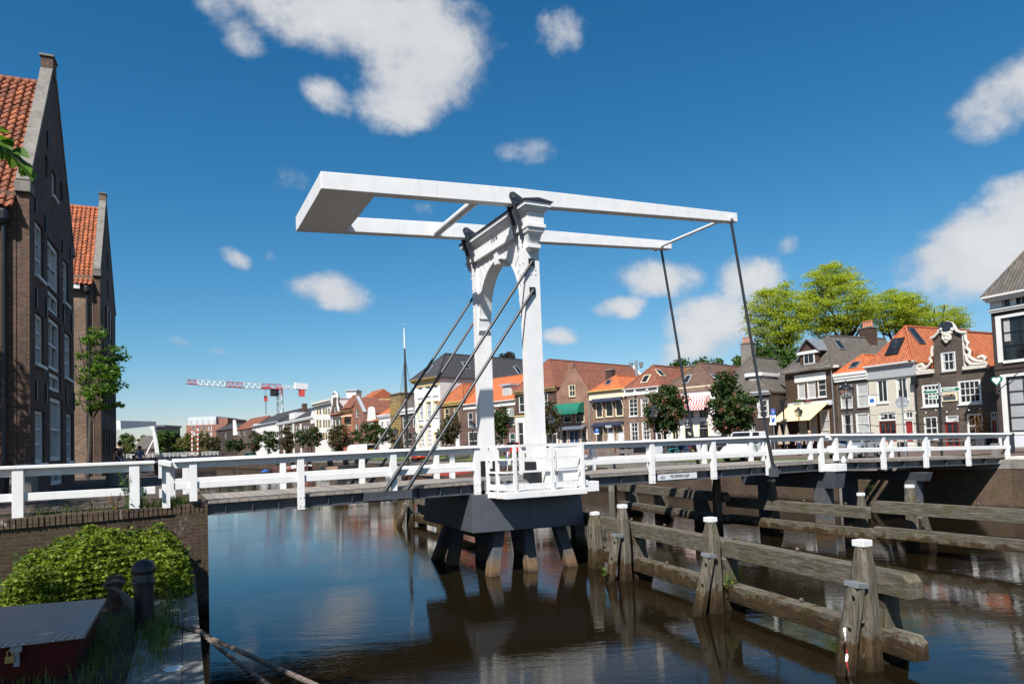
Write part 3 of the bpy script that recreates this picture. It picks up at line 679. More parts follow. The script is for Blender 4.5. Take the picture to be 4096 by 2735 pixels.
full_pile(ff, 10.75, 33.1, 1.75, .5); full_pile(ff, 10.85, 29.2, 1.75, .5); brace(ff, 10.1, 32.9, 10.42, 32.8, 1.05, .4)
MB().box(11.25, 11.6, 33.1, 33.45, -.9, 1.3).build('back_post', 'pile_wood', ff); MB().box(11.3, 11.65, 26.1, 26.45, -.9, 1.3).build('back_post', 'pile_wood', ff)
beam(ff, 11.1, 25.0, 11.1, 33.6, 1.40, .36); beam(ff, 11.1, 25.0, 11.1, 33.6, .52, .36)
mf = thing('timber_fender', 'weathered timber fender between the pier and the trestle below the lifting deck', 'fender', (20, 20, 0))
beam(mf, 20.0, 14.95, 20.1, 21.3, 1.36, .36); beam(mf, 20.05, 14.85, 20.15, 21.3, .68, .34)
beam(mf, 19.45, 20.7, 20.75, 29.6, 1.60, .36); beam(mf, 19.5, 20.7, 20.8, 29.6, .72, .34)
full_pile(mf, 20.45, 15.6, 1.72, .46); full_pile(mf, 20.6, 19.5, 2.05, .52); full_pile(mf, 19.15, 20.9, 2.2, .5, 'zinc')
for x, y in ((20.1, 23.2), (20.5, 26.4), (20.85, 29.2)):
    MB().box(x, x+.36, y-.18, y+.18, -.9, 1.25).build('back_post', 'pile_wood', mf, bevel=.02)
    MB().bar((x+1.0, y+.1, -.5), (x+.3, y, 1.2), .32, .3, (0, 1, 0)).build('back_brace', 'pile_wood', mf, bevel=.02)
MB().bar((21.6, 20.1, -.5), (20.9, 19.9, 1.2), .32, .3, (0, 1, 0)).build('back_brace', 'pile_wood', mf, bevel=.02)
rf = thing('timber_fender', 'weathered timber fender running out at the right beside the stone quay', 'fender', (20.3, 12, 0))
beam(rf, 20.25, 4.0, 20.05, 14.85, 1.57, .36); beam(rf, 20.45, 4.0, 20.2, 14.95, .76, .34)
full_pile(rf, 20.75, 14.1, 2.02, .5); full_pile(rf, 20.85, 9.2, 2.02, .5); full_pile(rf, 20.9, 5.0, 2.02, .5)
MB().bar((21.9, 14.2, -.6), (21.1, 14.1, 1.1), .34, .32, (0, 1, 0)).build('back_brace', 'pile_wood', rf, bevel=.02)
# red and white warning tape on the front brace
t = MB(); q = [(9.16, 7.40, .80), (9.06, 7.30, .45), (8.99, 7.26, .36), (9.04, 7.24, .05), (9.10, 7.24, -.15)]
tw, tr_ = MB(), MB()
for i in range(24):
    def P(s_):
        k = s_*(len(q)-1); j = min(int(k), len(q)-2); return Vector(q[j]).lerp(Vector(q[j+1]), k-j)
    a, c = P(i/24), P((i+1)/24); ww = Vector((.03*cos(i*.25), .02*sin(i*.3), 0))
    (tr_ if (i//3) % 3 == 1 else tw).add([a-ww, a+ww, c+ww*1.02, c-ww], [(0, 1, 2, 3)])
tp = thing('warning_tape', 'red and white warning tape dangling from the front fender brace into the water', 'tape', (9.1, 7.3, .4))
tw.build('white_strip', 'tape_white', tp); tr_.build('red_strip', 'tape_red', tp)
# grey mooring posts standing by the far quay
def mpost(x, y, zt, label, mat='post_grey_wood', w=.34):
    m = MB(); m.hexa([(x-w/2, y-w/2, -.9), (x+w/2, y-w/2, -.9), (x+w/2, y+w/2, -.9), (x-w/2, y+w/2, -.9), (x-w*.45, y-w*.45, zt), (x+w*.45, y-w*.45, zt), (x+w*.45, y+w*.45, zt), (x-w*.45, y+w*.45, zt)])
    return tag(m.build('mooring_post', mat, None, bevel=.02), label, 'mooring post', 'mooring posts along the far quay')
p = at(2443, 1900, 0, 30.2); mpost(p.x, p.y, 3.0, 'grey wooden mooring post by the quay between pier cabinet and the first lifting deck post')
p = at(2860, 1900, 0, 30.2); mpost(p.x, p.y, 3.1, 'grey wooden mooring post behind the lifting deck beside the white van')
p = at(3390, 1850, 0, 31.5); mpost(p.x-.4, p.y, 3.1, 'rust stained mooring post behind the first trestle in front of the silver car')
p = at(3985, 1850, 0, 37.2); mpost(p.x, p.y, 2.95, 'short grey mooring post behind the last railing posts of the bridge')
p = at(1723, 1830, 0, 30.2); mpost(p.x, p.y, 2.9, 'grey wooden mooring post by the barge mast below the parked bicycles')
# ---------------------------------------------------------------- ground, water, quays
def sheet(name, pts, mat, kind='structure'):
    me = bpy.data.meshes.new(name); me.from_pydata([tuple(p) for p in pts], [], [tuple(range(len(pts)))])
    o = bpy.data.objects.new(name, me); COL.objects.link(o); me.materials.append(MATS[mat]); o['kind'] = kind; return o
def grid_sheet(name, xs, ys, zf, mat):
    m = MB(); nx, ny = len(xs), len(ys); m.v = [(x, y, zf(x, y)) for y in ys for x in xs]
    m.f = [(j*nx+i, j*nx+i+1, (j+1)*nx+i+1, (j+1)*nx+i) for j in range(ny-1) for i in range(nx-1)]
    return m
structure(sheet('water', [(-260, -120, 0), (260, -120, 0), (260, 420, 0), (-260, 420, 0)], 'water'))
structure(sheet('ground', [(-2500, -2500, -1.4), (2500, -2500, -1.4), (2500, 2500, -1.4), (-2500, 2500, -1.4)], 'soil'))
def land(name, poly, zs, mat, zbot=-1.3, top=None):
    """prism of land with its own top height per corner"""
    m = MB(); n = len(poly); m.v = [(p[0], p[1], zbot) for p in poly]+[(p[0], p[1], z) for p, z in zip(poly, zs)]
    tri = tessellate_polygon([[Vector((p[0], p[1], 0)) for p in poly]])
    m.f = [tuple(t) for t in tri]+[tuple(i+n for i in t) for t in tri]+[(i, (i+1) % n, (i+1) % n+n, i+n) for i in range(n)]
    return structure(m.build(name, mat))
land('street', [(.45, 18.8), (.45, 24), (-.1, 34), (-1.4, 50), (-3.4, 90), (-9.4, 180), (-14.4, 235), (-22, 400), (-900, 400), (-900, 18.8)],
     [2.58, 2.68, 2.8, 2.85, 2.85, 2.85, 2.85, 2.85, 2.85, 2.58], 'clinker')
lq = [(.93, 18.9), (.93, 24), (.35, 34), (-.95, 50), (-3, 90), (-9, 180), (-14, 235)]
m = MB(); 
for (a, b), (za, zb) in zip(zip(lq[:-1], lq[1:]), ((2.6, 2.68), (2.68, 2.8), (2.8, 2.85), (2.85, 2.85), (2.85, 2.85), (2.85, 2.85))):
    m.hexa([(a[0]-.5, a[1], -1.2), (a[0], a[1], -1.2), (b[0], b[1], -1.2), (b[0]-.5, b[1], -1.2), (a[0]-.5, a[1], za), (a[0], a[1], za), (b[0], b[1], zb), (b[0]-.5, b[1], zb)])
tag(m.build('quay_wall', 'quay_brick'), 'dark brick quay wall below the left street behind the bridge', 'quay wall')
# lower mooring quay at the camera
structure(MB().prism([(-40, -40), (.02, -40), (.17, 0), (.42, 10), (.62, 18.33), (-40, 18.33)], (0, 0, -1.3), (1, 0, 0), (0, 1, 0), (0, 0, 2.29)).build('quay', 'clinker_dark'))
m = MB()
for a, b in (((.02, -40), (.17, 0)), ((.17, 0), (.42, 10)), ((.42, 10), (.62, 18.32))):
    for w0, w1, z in ((.0, .24, 1.012), (.25, .86, 1.004)):
        m.hexa([(a[0]-w1, a[1], .6), (a[0]-w0, a[1], .6), (b[0]-w0, b[1], .6), (b[0]-w1, b[1], .6), (a[0]-w1, a[1], z), (a[0]-w0, a[1], z), (b[0]-w0, b[1], z), (b[0]-w1, b[1], z)])
structure(m.build('quay_kerb', 'quay_concrete'))
pp = [(.07+.11*cos(t)*(1+.18*sin(3*t)), 10.2+.16*sin(t)*(1+.15*cos(2*t))) for t in [2*pi*i/26 for i in range(26)]]
structure(MB().prism(pp, (0, 0, 1.006), (1, 0, 0), (0, 1, 0), (0, 0, .003)).build('paint_mark', 'paint_patch'))
# retaining wall between the two levels
rw = thing('retaining_wall', 'brown brick retaining wall with soldier course and lime bloom behind the green shrub', 'wall', (-3, 18.5, 1))
def wz(x): return 2.60+.012*x
def yw(x): return 18.52+.19*(x-.93) if x > -3.4 else 17.7+.02*(x+3.4)
m = MB()
for x0, x1, o in ((-30, -3.4, 0), (-3.4, .25, 0), (.25, .93, -.03)):
    z0, z1 = wz(max(x0, -4))-.2, wz(x1)-.2
    m.hexa([(x0, yw(x0)+o, -1.2), (x1, yw(x1)+o, -1.2), (x1, 19.1, -1.2), (x0, 19.1, -1.2), (x0, yw(x0)+o, z0), (x1, yw(x1)+o, z1), (x1, 19.1, z1), (x0, 19.1, z0)])
m.build('wall', 'quay_brick', rw)
x = -7.0; random.seed(3)
m = MB()
while x < .90:
    w = .088; z = wz(x); j = random.uniform(-.008, .008); y0 = yw(x)-.028+j; xe = min(x+w, .93)
    m.box(x, xe, y0, y0+.32, z-.21, z+random.uniform(-.008, .008)); x += w+.010
for x0, x1 in ((-30, -3.4), (-3.4, .92)): m.hexa([(x0, yw(x0), 2.3), (x1, yw(x1), 2.3), (x1, 19.1, 2.3), (x0, 19.1, 2.3), (x0, yw(x0), wz(max(x0, -4))-.025), (x1, yw(x1), wz(x1)-.025), (x1, 19.1, wz(x1)-.025), (x0, 19.1, wz(max(x0, -4))-.025)])
m.build('soldier_course', 'quay_brick', rw)
# far bank
fq = [(36.5, -30), (34.6, 12), (33.9, 18.2), (31.4, 23.6), (31.0, 40), (30.8, 80), (30.8, 110), (29.5, 135), (26, 155), (21, 185), (15, 225), (12, 262), (-40, 300)]
zq = [2.3, 2.3, 2.3, 2.25, 2.15, 2.05, 2.05, 2.05, 2.1, 2.2, 2.5, 2.6, 2.6]
land('far_street', [(x+.45, y) for x, y in fq]+[(-40, 900), (900, 900), (900, -30)], [z-.02 for z in zq]+[2.6, 2.6, 2.6], 'clinker_red')
qw = thing('quay_wall', 'long brick quay wall with stone capping along the far bank under the houses', 'quay wall', (31, 60, 0))
m, c = MB(), MB()
for i in range(len(fq)-1):
    a, b = Vector((*fq[i], 0)), Vector((*fq[i+1], 0)); n = Vector((b.y-a.y, -(b.x-a.x), 0)).normalized()
    for mb, o0, o1, z0, za, zb in ((m, 0, .5, -1.2, zq[i]-.42, zq[i+1]-.42), (c, -.03, .55, None, zq[i], zq[i+1])):
        a0, a1, b0, b1 = a+n*o0, a+n*o1, b+n*o0, b+n*o1
        z0a = z0 if z0 is not None else za-.42; z0b = z0 if z0 is not None else zb-.42
        mb.hexa([(a0.x, a0.y, z0a), (a1.x, a1.y, z0a), (b1.x, b1.y, z0b), (b0.x, b0.y, z0b), (a0.x, a0.y, za), (a1.x, a1.y, za), (b1.x, b1.y, zb), (b0.x, b0.y, zb)])
m.build('wall', 'quay_brick_far', qw); c.build('capping', 'stone_grey', qw)
MB().box(34.0, 34.75, 17.6, 18.35, 1.6, 2.42).build('bearing_stone', 'stone_light', qw, bevel=.02)
def clamp(v, a=0.0, b=1.0): return max(a, min(b, v))
def zg(x, y):
    q = 2.26-.20*clamp((y-24)/30); t = 2.26+.36*clamp((y-45)/30)
    return q+(t-q)*clamp((x-31.3)/4.2)
def qx(y):
    for (x0, y0), (x1, y1) in zip(fq[:-1], fq[1:]):
        if y0 <= y <= y1: return x0+(x1-x0)*(y-y0)/(y1-y0)
    return fq[0][0]
ysl = [23.8+3*i for i in range(60)]
m = MB(); n = 6
for y in ysl:
    for k in range(n): x = qx(y)+.52+3.2*k/(n-1); m.v.append((x, y, zg(x+ (31.3-qx(y)), y)+.025))
m.f = [(j*n+i, j*n+i+1, (j+1)*n+i+1, (j+1)*n+i) for j in range(len(ysl)-1) for i in range(n-1)]
structure(m.build('grass_verge', 'grass_ground'))
m = MB(); n = 8
for y in ysl:
    for k in range(n): x = qx(y)+3.6+30*k/(n-1); m.v.append((x, y, zg(40, y)+.015))
m.f = [(j*n+i, j*n+i+1, (j+1)*n+i+1, (j+1)*n+i) for j in range(len(ysl)-1) for i in range(n-1)]
structure(m.build('road', 'clinker_red'))
structure(MB().box(52.0, 61, 8, 48, 2.1, 2.36).build('pavement', 'pavement_grey'))
# ---------------------------------------------------------------- left fence
def wfence(posts, y, x0, x1, label):
    f = thing('wooden_fence', label, 'fence', ((x0+x1)/2, y, 2.6))
    zr = 3.665
    MB().box(x0, x1, y-.15, y+.12, zr-.075, zr).box(x0+.02, x1-.03, y-.035, y+.05, zr-.24, zr-.073).build('top_rail', 'white_paint', f, bevel=.012)
    MB().box(x0, x1, y-.05, y+.05, zr-.77, zr-.60).build('mid_rail', 'white_paint', f, bevel=.008)
    for x in posts: MB().box(x-.105, x+.105, y-.12, y+.04, 2.5, zr-.07).build('post', 'white_paint', f, bevel=.01)
wfence((-6.2, -4.5, -2.82, -.61), 18.36, -9, -.19, 'white painted timber fence along the street edge before the left warehouses')
g = thing('gate_post', 'short white fence post with sloping cap between the street fence and the bridge railing', 'gate post', (0, 18.6, 2.6))
MB().box(-.05, .12, 18.3, 18.5, 2.55, 3.56).build('post', 'white_paint', g); MB().box(.10, .24, 19.1, 19.35, 2.55, 3.56).build('post', 'white_paint', g)
MB().hexa([(-.12, 18.2, 3.56), (.14, 18.2, 3.50), (.26, 19.4, 3.50), (.02, 19.4, 3.56), (-.12, 18.2, 3.68), (.14, 18.2, 3.60), (.26, 19.4, 3.60), (.02, 19.4, 3.68)]).build('cap_rail', 'white_paint', g, bevel=.008)
MB().box(-.12, -.05, 18.22, 18.36, 3.25, 3.6).box(-.11, -.05, 18.22, 18.36, 2.80, 3.0).build('bracket', 'white_trim', g)
# ---------------------------------------------------------------- house building kit
rnw = random.Random(77)
class Facade:
    def __init__(s, name, label, A, B, zb, mat, cat='house', group=None):
        """A = left end, B = right end seen from the canal (plan points)"""
        s.A = Vector((A[0], A[1], 0)); B = Vector((B[0], B[1], 0)); s.w = (B-s.A).length; s.U = (B-s.A).normalized()
        s.Nn = Vector((s.U.y, -s.U.x, 0))
        if (s.A-EYE).dot(s.Nn) > 0: s.Nn = -s.Nn        # outward, to the viewer
        s.zb = zb; s.mat = mat; s.root = thing(name, label, cat, (s.A.x+s.U.x*s.w/2, s.A.y+s.U.y*s.w/2, zb), group)
        s.wins = []
    def p(s, u, z, v=0): return s.A+s.U*u-s.Nn*v+Vector((0, 0, z))   # v goes into the house
    def uz(s, c, x, y):
        r = ray(*px(c, x, y)); t = (s.A-EYE).dot(s.Nn)/r.dot(s.Nn); q = EYE+r*t
        return (q-s.A).dot(s.U), q.z
    def vz(s, c, x, y, u):   # point on the vertical plane across the house at u: depth into house, height
        r = ray(*px(c, x, y)); t = (s.p(u, 0)-EYE).dot(s.U)/r.dot(s.U); q = EYE+r*t
        return -(q-s.A).dot(s.Nn), q.z
    def rect(s, c, x0, y0, x1, y1):
        xm, ym = (x0+x1)/2, (y0+y1)/2
        u0 = s.uz(c, x0, ym)[0]; u1 = s.uz(c, x1, ym)[0]; z1 = s.uz(c, xm, y0)[1]; z0 = s.uz(c, xm, y1)[1]
        return min(u0, u1), max(u0, u1), min(z0, z1), max(z0, z1)
    def box(s, mb, u0, u1, z0, z1, v0, v1):
        mb.hexa([s.p(u0, z0, v0), s.p(u1, z0, v0), s.p(u1, z0, v1), s.p(u0, z0, v1), s.p(u0, z1, v0), s.p(u1, z1, v0), s.p(u1, z1, v1), s.p(u0, z1, v1)])
        return mb
    def win(s, c, x0, y0, x1, y1, style='w', nx=2, nz=3, sill=True, pane='glass', fr=None, name='window', arch=0, fw=None):
        s.win_uz(*s.rect(c, x0, y0, x1, y1), style, nx, nz, sill, pane, fr, name, fw)
    def win_uz(s, u0, u1, z0, z1, style='w', nx=2, nz=3, sill=True, pane='glass', fr=None, name='window', fw=None):
        u0 = max(u0, .06); u1 = min(u1, s.w-.06); z0 = max(z0, s.zb+.02)
        if u1-u0 < .12 or z1-z0 < .12: return
        s.wins.append((u0, u1, z0, z1, style, nx, nz, sill, pane, fr, name, fw))
    def finish(s, outline=None, ze=None, depth=9, rec=.14, back=True, zes=None):
        """wall with openings; outline = [(u,z)...]"""
        ze = ze or outline[0][1]
        if outline is None: outline = [(0, s.zb-.3), (s.w, s.zb-.3), (s.w, ze), (0, ze)]
        holes = [[(a+.004, z0+.004), (b-.004, z0+.004), (b-.004, z1-.004), (a+.004, z1-.004)] for a, b, z0, z1, *_ in s.wins]
        m = MB(); W = -s.Nn*.32
        m.prism(outline, s.A, s.U, (0, 0, 1), W, holes)
        zs = zes or ze
        s.box(m, 0, .3, s.zb-.3, zs, .322, depth); s.box(m, s.w-.3, s.w, s.zb-.3, zs, .322, depth); s.box(m, .302, s.w-.302, s.zb-.3, zs, depth-.3, depth)
        s.wall = m.build('wall', s.mat, s.root)
        for (a, b, z0, z1, st, nx, nz, sill, pane, fr, nm, fw) in s.wins:
            col = fr or {'w': 'white_trim', 'y': 'cream_paint', 'g': 'black_iron', 'o': 'yellow_paint', 'r': 'door_red'}[st]
            f = fw or min(.10, .16*(b-a)); m = MB(); v0, v1 = rec*.35, rec
            s.box(m, a, a+f, z0, z1, v0, v1); s.box(m, b-f, b, z0, z1, v0, v1); s.box(m, a+f, b-f, z0, z0+f, v0, v1); s.box(m, a+f, b-f, z1-f, z1, v0, v1)
            mw = .05 if f >= .07 else .035
            for i in range(1, nx): x = a+f+(b-a-2*f)*i/nx; s.box(m, x-mw/2, x+mw/2, z0+f, z1-f, v0+.02, v1)
            for i in range(1, nz): z = z0+f+(z1-z0-2*f)*i/nz; t = mw*(1.5 if i == nz//2 else 1); s.box(m, a+f, b-f, z-t/2, z+t/2, v0+.015, v1)
            if st in 'yo' or (st == 'w' and fw == .16): pass
            fo = m.build(nm, col, s.root)
            if pane == 'glass' and b-a > .8 and rnw.random() < .45:
                m = MB(); cw = (b-a-2*f)*rnw.uniform(.14, .24); zc = z0+f*.5 if rnw.random() < .7 else z0+(z1-z0)*.45
                s.box(m, a+f, a+f+cw, zc, z1-f*.6, rec-.024, rec); s.box(m, b-f-cw, b-f, zc, z1-f*.6, rec-.024, rec); m.build('curtain', 'curtain', fo)
            m = MB(); s.box(m, a+f*.5, b-f*.5, z0+f*.5, z1-f*.5, rec-.02, rec+.05); m.build('pane' if nm != 'door' else 'panel', pane, fo)
            if sill: m = MB(); s.box(m, a-.06, b+.06, z0-.09, z0+.003, -.09, rec); m.build('sill', 'stone_grey' if sill is True else sill, fo)
        return s
    def band(s, name, z0, z1, proj, mat, u0=None, u1=None, steps=1, parent=None):
        m = MB(); u0 = 0 if u0 is None else u0; u1 = s.w if u1 is None else u1
        for i in range(steps):
            k0, k1 = i/steps, (i+1)/steps; pr = proj*(.35+.65*(i+1)/steps)
            s.box(m, u0-pr*.25, u1+pr*.25, z0+(z1-z0)*k0, z0+(z1-z0)*k1, -pr, .05)
        return m.build(name, mat, parent or s.root)
    def hiproof(s, mat, ze, zr, hip, depth=10, over=.25, uc=.5, backhip=0, thick=.14):
        """ridge runs back into the house; hipped to the street by `hip` metres"""
        c = s.w*uc; o = over
        e = [s.p(-o*.4, ze, -o), s.p(s.w+o*.4, ze, -o), s.p(s.w+o*.4, ze, depth+o*.3), s.p(-o*.4, ze, depth+o*.3)]
        r0, r1 = s.p(c, zr, hip), s.p(c, zr, depth-backhip)
        b = [q-Vector((0, 0, thick)) for q in e]
        m = MB(); m.add(e+[r0, r1]+b, [(0, 1, 4), (1, 2, 5, 4), (2, 3, 5), (3, 0, 4, 5), (6, 7, 1, 0), (7, 8, 2, 1), (8, 9, 3, 2), (9, 6, 0, 3), (9, 8, 7, 6)])
        ro = m.build('roof', mat, s.root)
        k = MB(); 
        for a_, b_ in ((e[0], r0), (e[1], r0), (r0, r1)): k.tube([a_+Vector((0, 0, .02)), b_+Vector((0, 0, .03))], .10, 8)
        k.build('ridge_tiles', mat, ro)
        s.roof = ro; s.rp = (e, r0, r1); return ro
    def sideroof(s, mat, ze, zr, depth=9, over=.25, rv=.5):
        o = over; m = MB(); dv = depth*rv
        P = [s.p(-.05, ze, -o), s.p(s.w+.05, ze, -o), s.p(s.w+.05, zr, dv), s.p(-.05, zr, dv), s.p(s.w+.05, ze, depth+o), s.p(-.05, ze, depth+o)]
        b = [q-Vector((0, 0, .14)) for q in (P[0], P[1], P[4], P[5])]
        m.add(P+b, [(0, 1, 2, 3), (3, 2, 4, 5), (0, 3, 5), (1, 4, 2), (6, 7, 1, 0), (7, 8, 4, 1), (8, 9, 5, 4), (9, 6, 0, 5), (9, 8, 7, 6)])
        ro = m.build('roof', mat, s.root); MB().tube([P[3], P[2]], .1, 8).build('ridge_tiles', mat, ro); s.roof = ro; return ro
    def chimney(s, u, v, z0, z1, w=.8, d=.6, mat='brick_grey', pots=0, capm='stone_grey'):
        m = MB(); s.box(m, u-w/2, u+w/2, z0, z1, v-d/2, v+d/2); c = m.build('chimney', mat, getattr(s, 'roof', s.root))
        m = MB(); s.box(m, u-w/2-.07, u+w/2+.07, z1, z1+.14, v-d/2-.07, v+d/2+.07); m.build('chimney_cap', capm, s.root)
        for i in range(pots): m = MB().lathe(s.p(u-w/2+w*(i+.5)/pots, z1+.14, v), [(.13, 0), (.15, .1), (.10, .5), (.14, .62), (.14, .7)], 10); m.build('chimney_pot', 'terracotta', s.root)
    def quad_on(s, name, pts, mat, parent, t=.06):
        """thick plate through four world points"""
        a, b, c, d = [Vector(q) for q in pts]; n = (b-a).cross(d-a).normalized()
        if n.z < 0: n = -n
        return MB().hexa([a, b, c, d, a+n*t, b+n*t, c+n*t, d+n*t]).build(name, mat, parent)
    def skylight(s, k, l, uu, vv, w=.78, h=1.15):
        """roof window on the front hip (k='f') or right slope (k='r'): fractions along the base and up"""
        e, r0, r1 = s.rp
        if k == 'f': b0, b1, t0, t1 = e[0], e[1], r0, r0
        else: b0, b1, t0, t1 = e[1], e[2], r0, r1
        lo = b0.lerp(b1, uu); top = t0.lerp(t1, uu) if k == 'r' else t0
        up = (top-lo).normalized() if k == 'r' else None
        if k == 'f':
            mid = b0.lerp(b1, .5); up = (r0-mid).normalized(); L_ = (r0-mid).length
        else: L_ = (top-lo).length; al = (b1-b0).normalized(); up = (up-al*up.dot(al)).normalized()
        al = (b1-b0).normalized(); n = al.cross(up); n = n if n.z > 0 else -n
        c0 = lo+up*(L_*vv)+n*.02
        q = [c0-al*w/2, c0+al*w/2, c0+al*w/2+up*h, c0-al*w/2+up*h]
        f = MB(); f.hexa(q+[x+n*.10 for x in q]); fo = f.build('roof_window', l, s.roof)
        q2 = [c0-al*(w/2-.09)+up*.09, c0+al*(w/2-.09)+up*.09, c0+al*(w/2-.09)+up*(h-.09), c0-al*(w/2-.09)+up*(h-.09)]
        MB().hexa([x+n*.09 for x in q2]+[x+n*.112 for x in q2]).build('pane', 'glass', fo)
# ---------------------------------------------------------------- the two warehouses on the left
def warehouse(label, A, B, zb, ze, zp, pk, sidemat, bdepth, tiles_, finial):
    """A near corner, B far corner on the canal side"""
    F = Facade('warehouse', label, A, B, zb, 'brick_warehouse', 'warehouse')
    F.U = (Vector((B[0], B[1], 0))-Vector((A[0], A[1], 0))).normalized(); F.Nn = Vector((F.U.y, -F.U.x, 0))
    return F
def dpx(F, x, y): return F.uz('f', x, y)
def build_wh(F, ze, zp, upk, depth, roofmat, side_mat, chw):
    w = F.w; t = .5
    ol = [(0, F.zb-.4), (w, F.zb-.4), (w, ze), (upk+.3, zp), (upk-.3, zp), (0, ze)]
    F.finish(ol, ze=ze, depth=depth, rec=.22, zes=ze-.6)
    F.wall.name = 'wall'
    # side wall skin facing the camera
    m = MB(); F.box(m, -.02, .28, F.zb-.4, ze-.3, .34, depth); m.build('side_wall', side_mat, F.root)
    # roof behind the parapet
    r = MB(); zo = .38
    e0, e1 = (-.25, ze-.85), (w+.25, ze-.85); rg = (upk, zp-zo)
    P = [F.p(e0[0], e0[1], .45), F.p(rg[0], rg[1], .45), F.p(e1[0], e1[1], .45), F.p(e0[0], e0[1], depth), F.p(rg[0], rg[1], depth), F.p(e1[0], e1[1], depth)]
    r.add(P, [(0, 1, 4, 3), (1, 2, 5, 4), (0, 2, 1), (3, 4, 5), (0, 3, 5, 2)])
    ro = r.build('roof', roofmat, F.root)
    MB().tube([F.p(rg[0], rg[1]+.02, .34), F.p(rg[0], rg[1]+.02, depth)], .13, 10).build('ridge_tiles', roofmat, ro)
    lo, hi = F.p(e0[0], e0[1], .36), F.p(rg[0], rg[1], .36); up = (hi-lo).normalized(); al = -F.Nn; nn = al.cross(up); nn = nn if nn.z > 0 else -nn
    nv = int((hi-lo).length/.31); t = MB()
    for j in range(nv+1):
        for i in range(26):
            o = lo+al*(i*.23)+up*(j*.31-.06)+nn*.03; B = len(t.v); k_ = random.uniform(-.008, .008)
            for q in (0, 1):
                for w_ in range(7): s_ = w_/6; t.v.append(tuple(o+al*(s_*.25)+up*(q*.36)+nn*(.045*sin(2*pi*s_+.4)+(.055 if q == 0 else .012)+k_)))
            for w_ in range(7): s_ = w_/6; t.v.append(tuple(o+al*(s_*.25)+nn*(.045*sin(2*pi*s_+.4)+.055-.03+k_)))
            for w_ in range(6): t.f += [(B+w_, B+w_+1, B+w_+8, B+w_+7), (B+14+w_, B+15+w_, B+w_+1, B+w_)]
    t.build('pantiles', 'pantile_old' if roofmat == 'tile_old' else 'pantile_orange', ro, recalc=False)
    # stone coping on the gable slopes and the finial
    for (u0, z0), (u1, z1) in (((0, ze), (upk-.3, zp)), ((w, ze), (upk+.3, zp))):
        d = Vector((u1-u0, z1-z0)).normalized(); nn = Vector((-d.y, d.x)); nn = nn if nn.y > 0 else -nn
        q = [(u0, z0), (u1, z1), (u1+nn.x*.13, z1+nn.y*.13), (u0+nn.x*.13, z0+nn.y*.13)]
        MB().prism(q, F.A+F.Nn*.03, F.U, (0, 0, 1), -F.Nn*.36).build('coping', 'stone_grey', F.root)
    for ka, kb in ((-.12, .42), (w-.42, w+.12)): m = MB(); F.box(m, ka, kb, ze-.30, ze+.03, -.05, .36); m.build('kneeler', 'stone_grey', F.root)
    m = MB(); F.box(m, upk-chw/2, upk+chw/2, zp-.1, zp+.55, -.03, .34); fo = m.build('finial', side_mat, F.root)
    m = MB(); F.box(m, upk-chw/2-.05, upk+chw/2+.05, zp+.55, zp+.62, -.07, .38); m.build('finial_cap', 'stone_grey', fo)
    # gutter, hopper and downpipe on the side wall
    zg = ze-1.12
    m = MB(); F.box(m, -.30, -.02, zg, zg+.24, .95, depth); m.build('gutter', 'white_trim', F.root)
    m = MB(); m.lathe(F.p(-.2, zg-.25, .62), [(.10, 0), (.17, .12), (.17, .36), (.14, .42), (.17, .46)], 14); ho = m.build('hopper', 'black_iron', F.root)
    MB().tube([F.p(-.14, zg-.2, .62), F.p(-.14, F.zb+.05, .62)], .065, 12).build('downpipe', 'black_iron', ho)
W1 = warehouse('tall brown brick warehouse with red pantile roof nearest on the left street', (-3.6, 25.3), (-3.2, 32.9), 2.75, 0, 0, 0, '', 0, '', 0)
for r in ((139, 895, 174, 1112), (141, 1258, 176, 1460), (140, 1642, 179, 1850), (252, 1045, 274, 1216), (258, 1335, 286, 1515), (266, 1655, 292, 1842)):
    W1.win('f', *r, nx=2, nz=3, sill='white_trim', fw=.11)
for r in ((190, 978, 237, 1160), (191, 1172, 238, 1256), (194, 1280, 243, 1484), (197, 1494, 245, 1566), (200, 1592, 251, 1842), (203, 1852, 256, 1938)):
    W1.win('f', *r, nx=2, nz=1 if r[3]-r[1] < 100 else 2, sill=False, fw=.15)
W1.win('f', 207, 690, 224, 792, nx=1, nz=2, sill='white_trim'); W1.win('f', 181, 625, 191, 712, nx=1, nz=1, sill=False, fr='black_iron', pane='dark_void'); W1.win('f', 241, 732, 250, 808, nx=1, nz=1, sill=False, fr='black_iron', pane='dark_void')
build_wh(W1, 12.25, 17.55, 3.85, 16, 'tile_old', 'brick_warehouse', .62)
def anchors(F, pts):
    for x, y0, y1 in pts:
        u, za = F.uz('f', x, y0); z1 = F.uz('f', x, y1)[1]
        m = MB(); F.box(m, u-.035, u+.035, min(za, z1), max(za, z1), -.05, .01); m.build('wall_anchor', 'black_iron', F.root)
anchors(W1, ((138, 790, 850), (180, 860, 930), (248, 960, 1010), (280, 990, 1040), (142, 1150, 1235), (182, 1190, 1270), (252, 1215, 1290), (284, 1255, 1330), (142, 1520, 1600), (182, 1530, 1610), (263, 1545, 1620), (294, 1570, 1640), (188, 525, 590)))
W2 = warehouse('second brown brick gabled warehouse with orange pantile roof behind the small street tree', (-3.1, 44.9), (-3.02, 57.2), 2.85, 0, 0, 0, '', 0, '', 0)
for i, u in enumerate((1.2, 3.2, 5.3, 7.6, 9.8)):
    for z in (4.0, 6.5, 9.0, 11.4):
        if z > 11 and u in (1.2, 9.8): continue
        W2.win_uz(u, u+1.0, z, z+1.6, nx=2, nz=2, sill=False, fr='white_trim' if i % 2 else 'door_red')
for z in (13.9, 15.6): W2.win_uz(5.0, 6.0, z, z+1.2, nx=2, nz=2, sill=False)
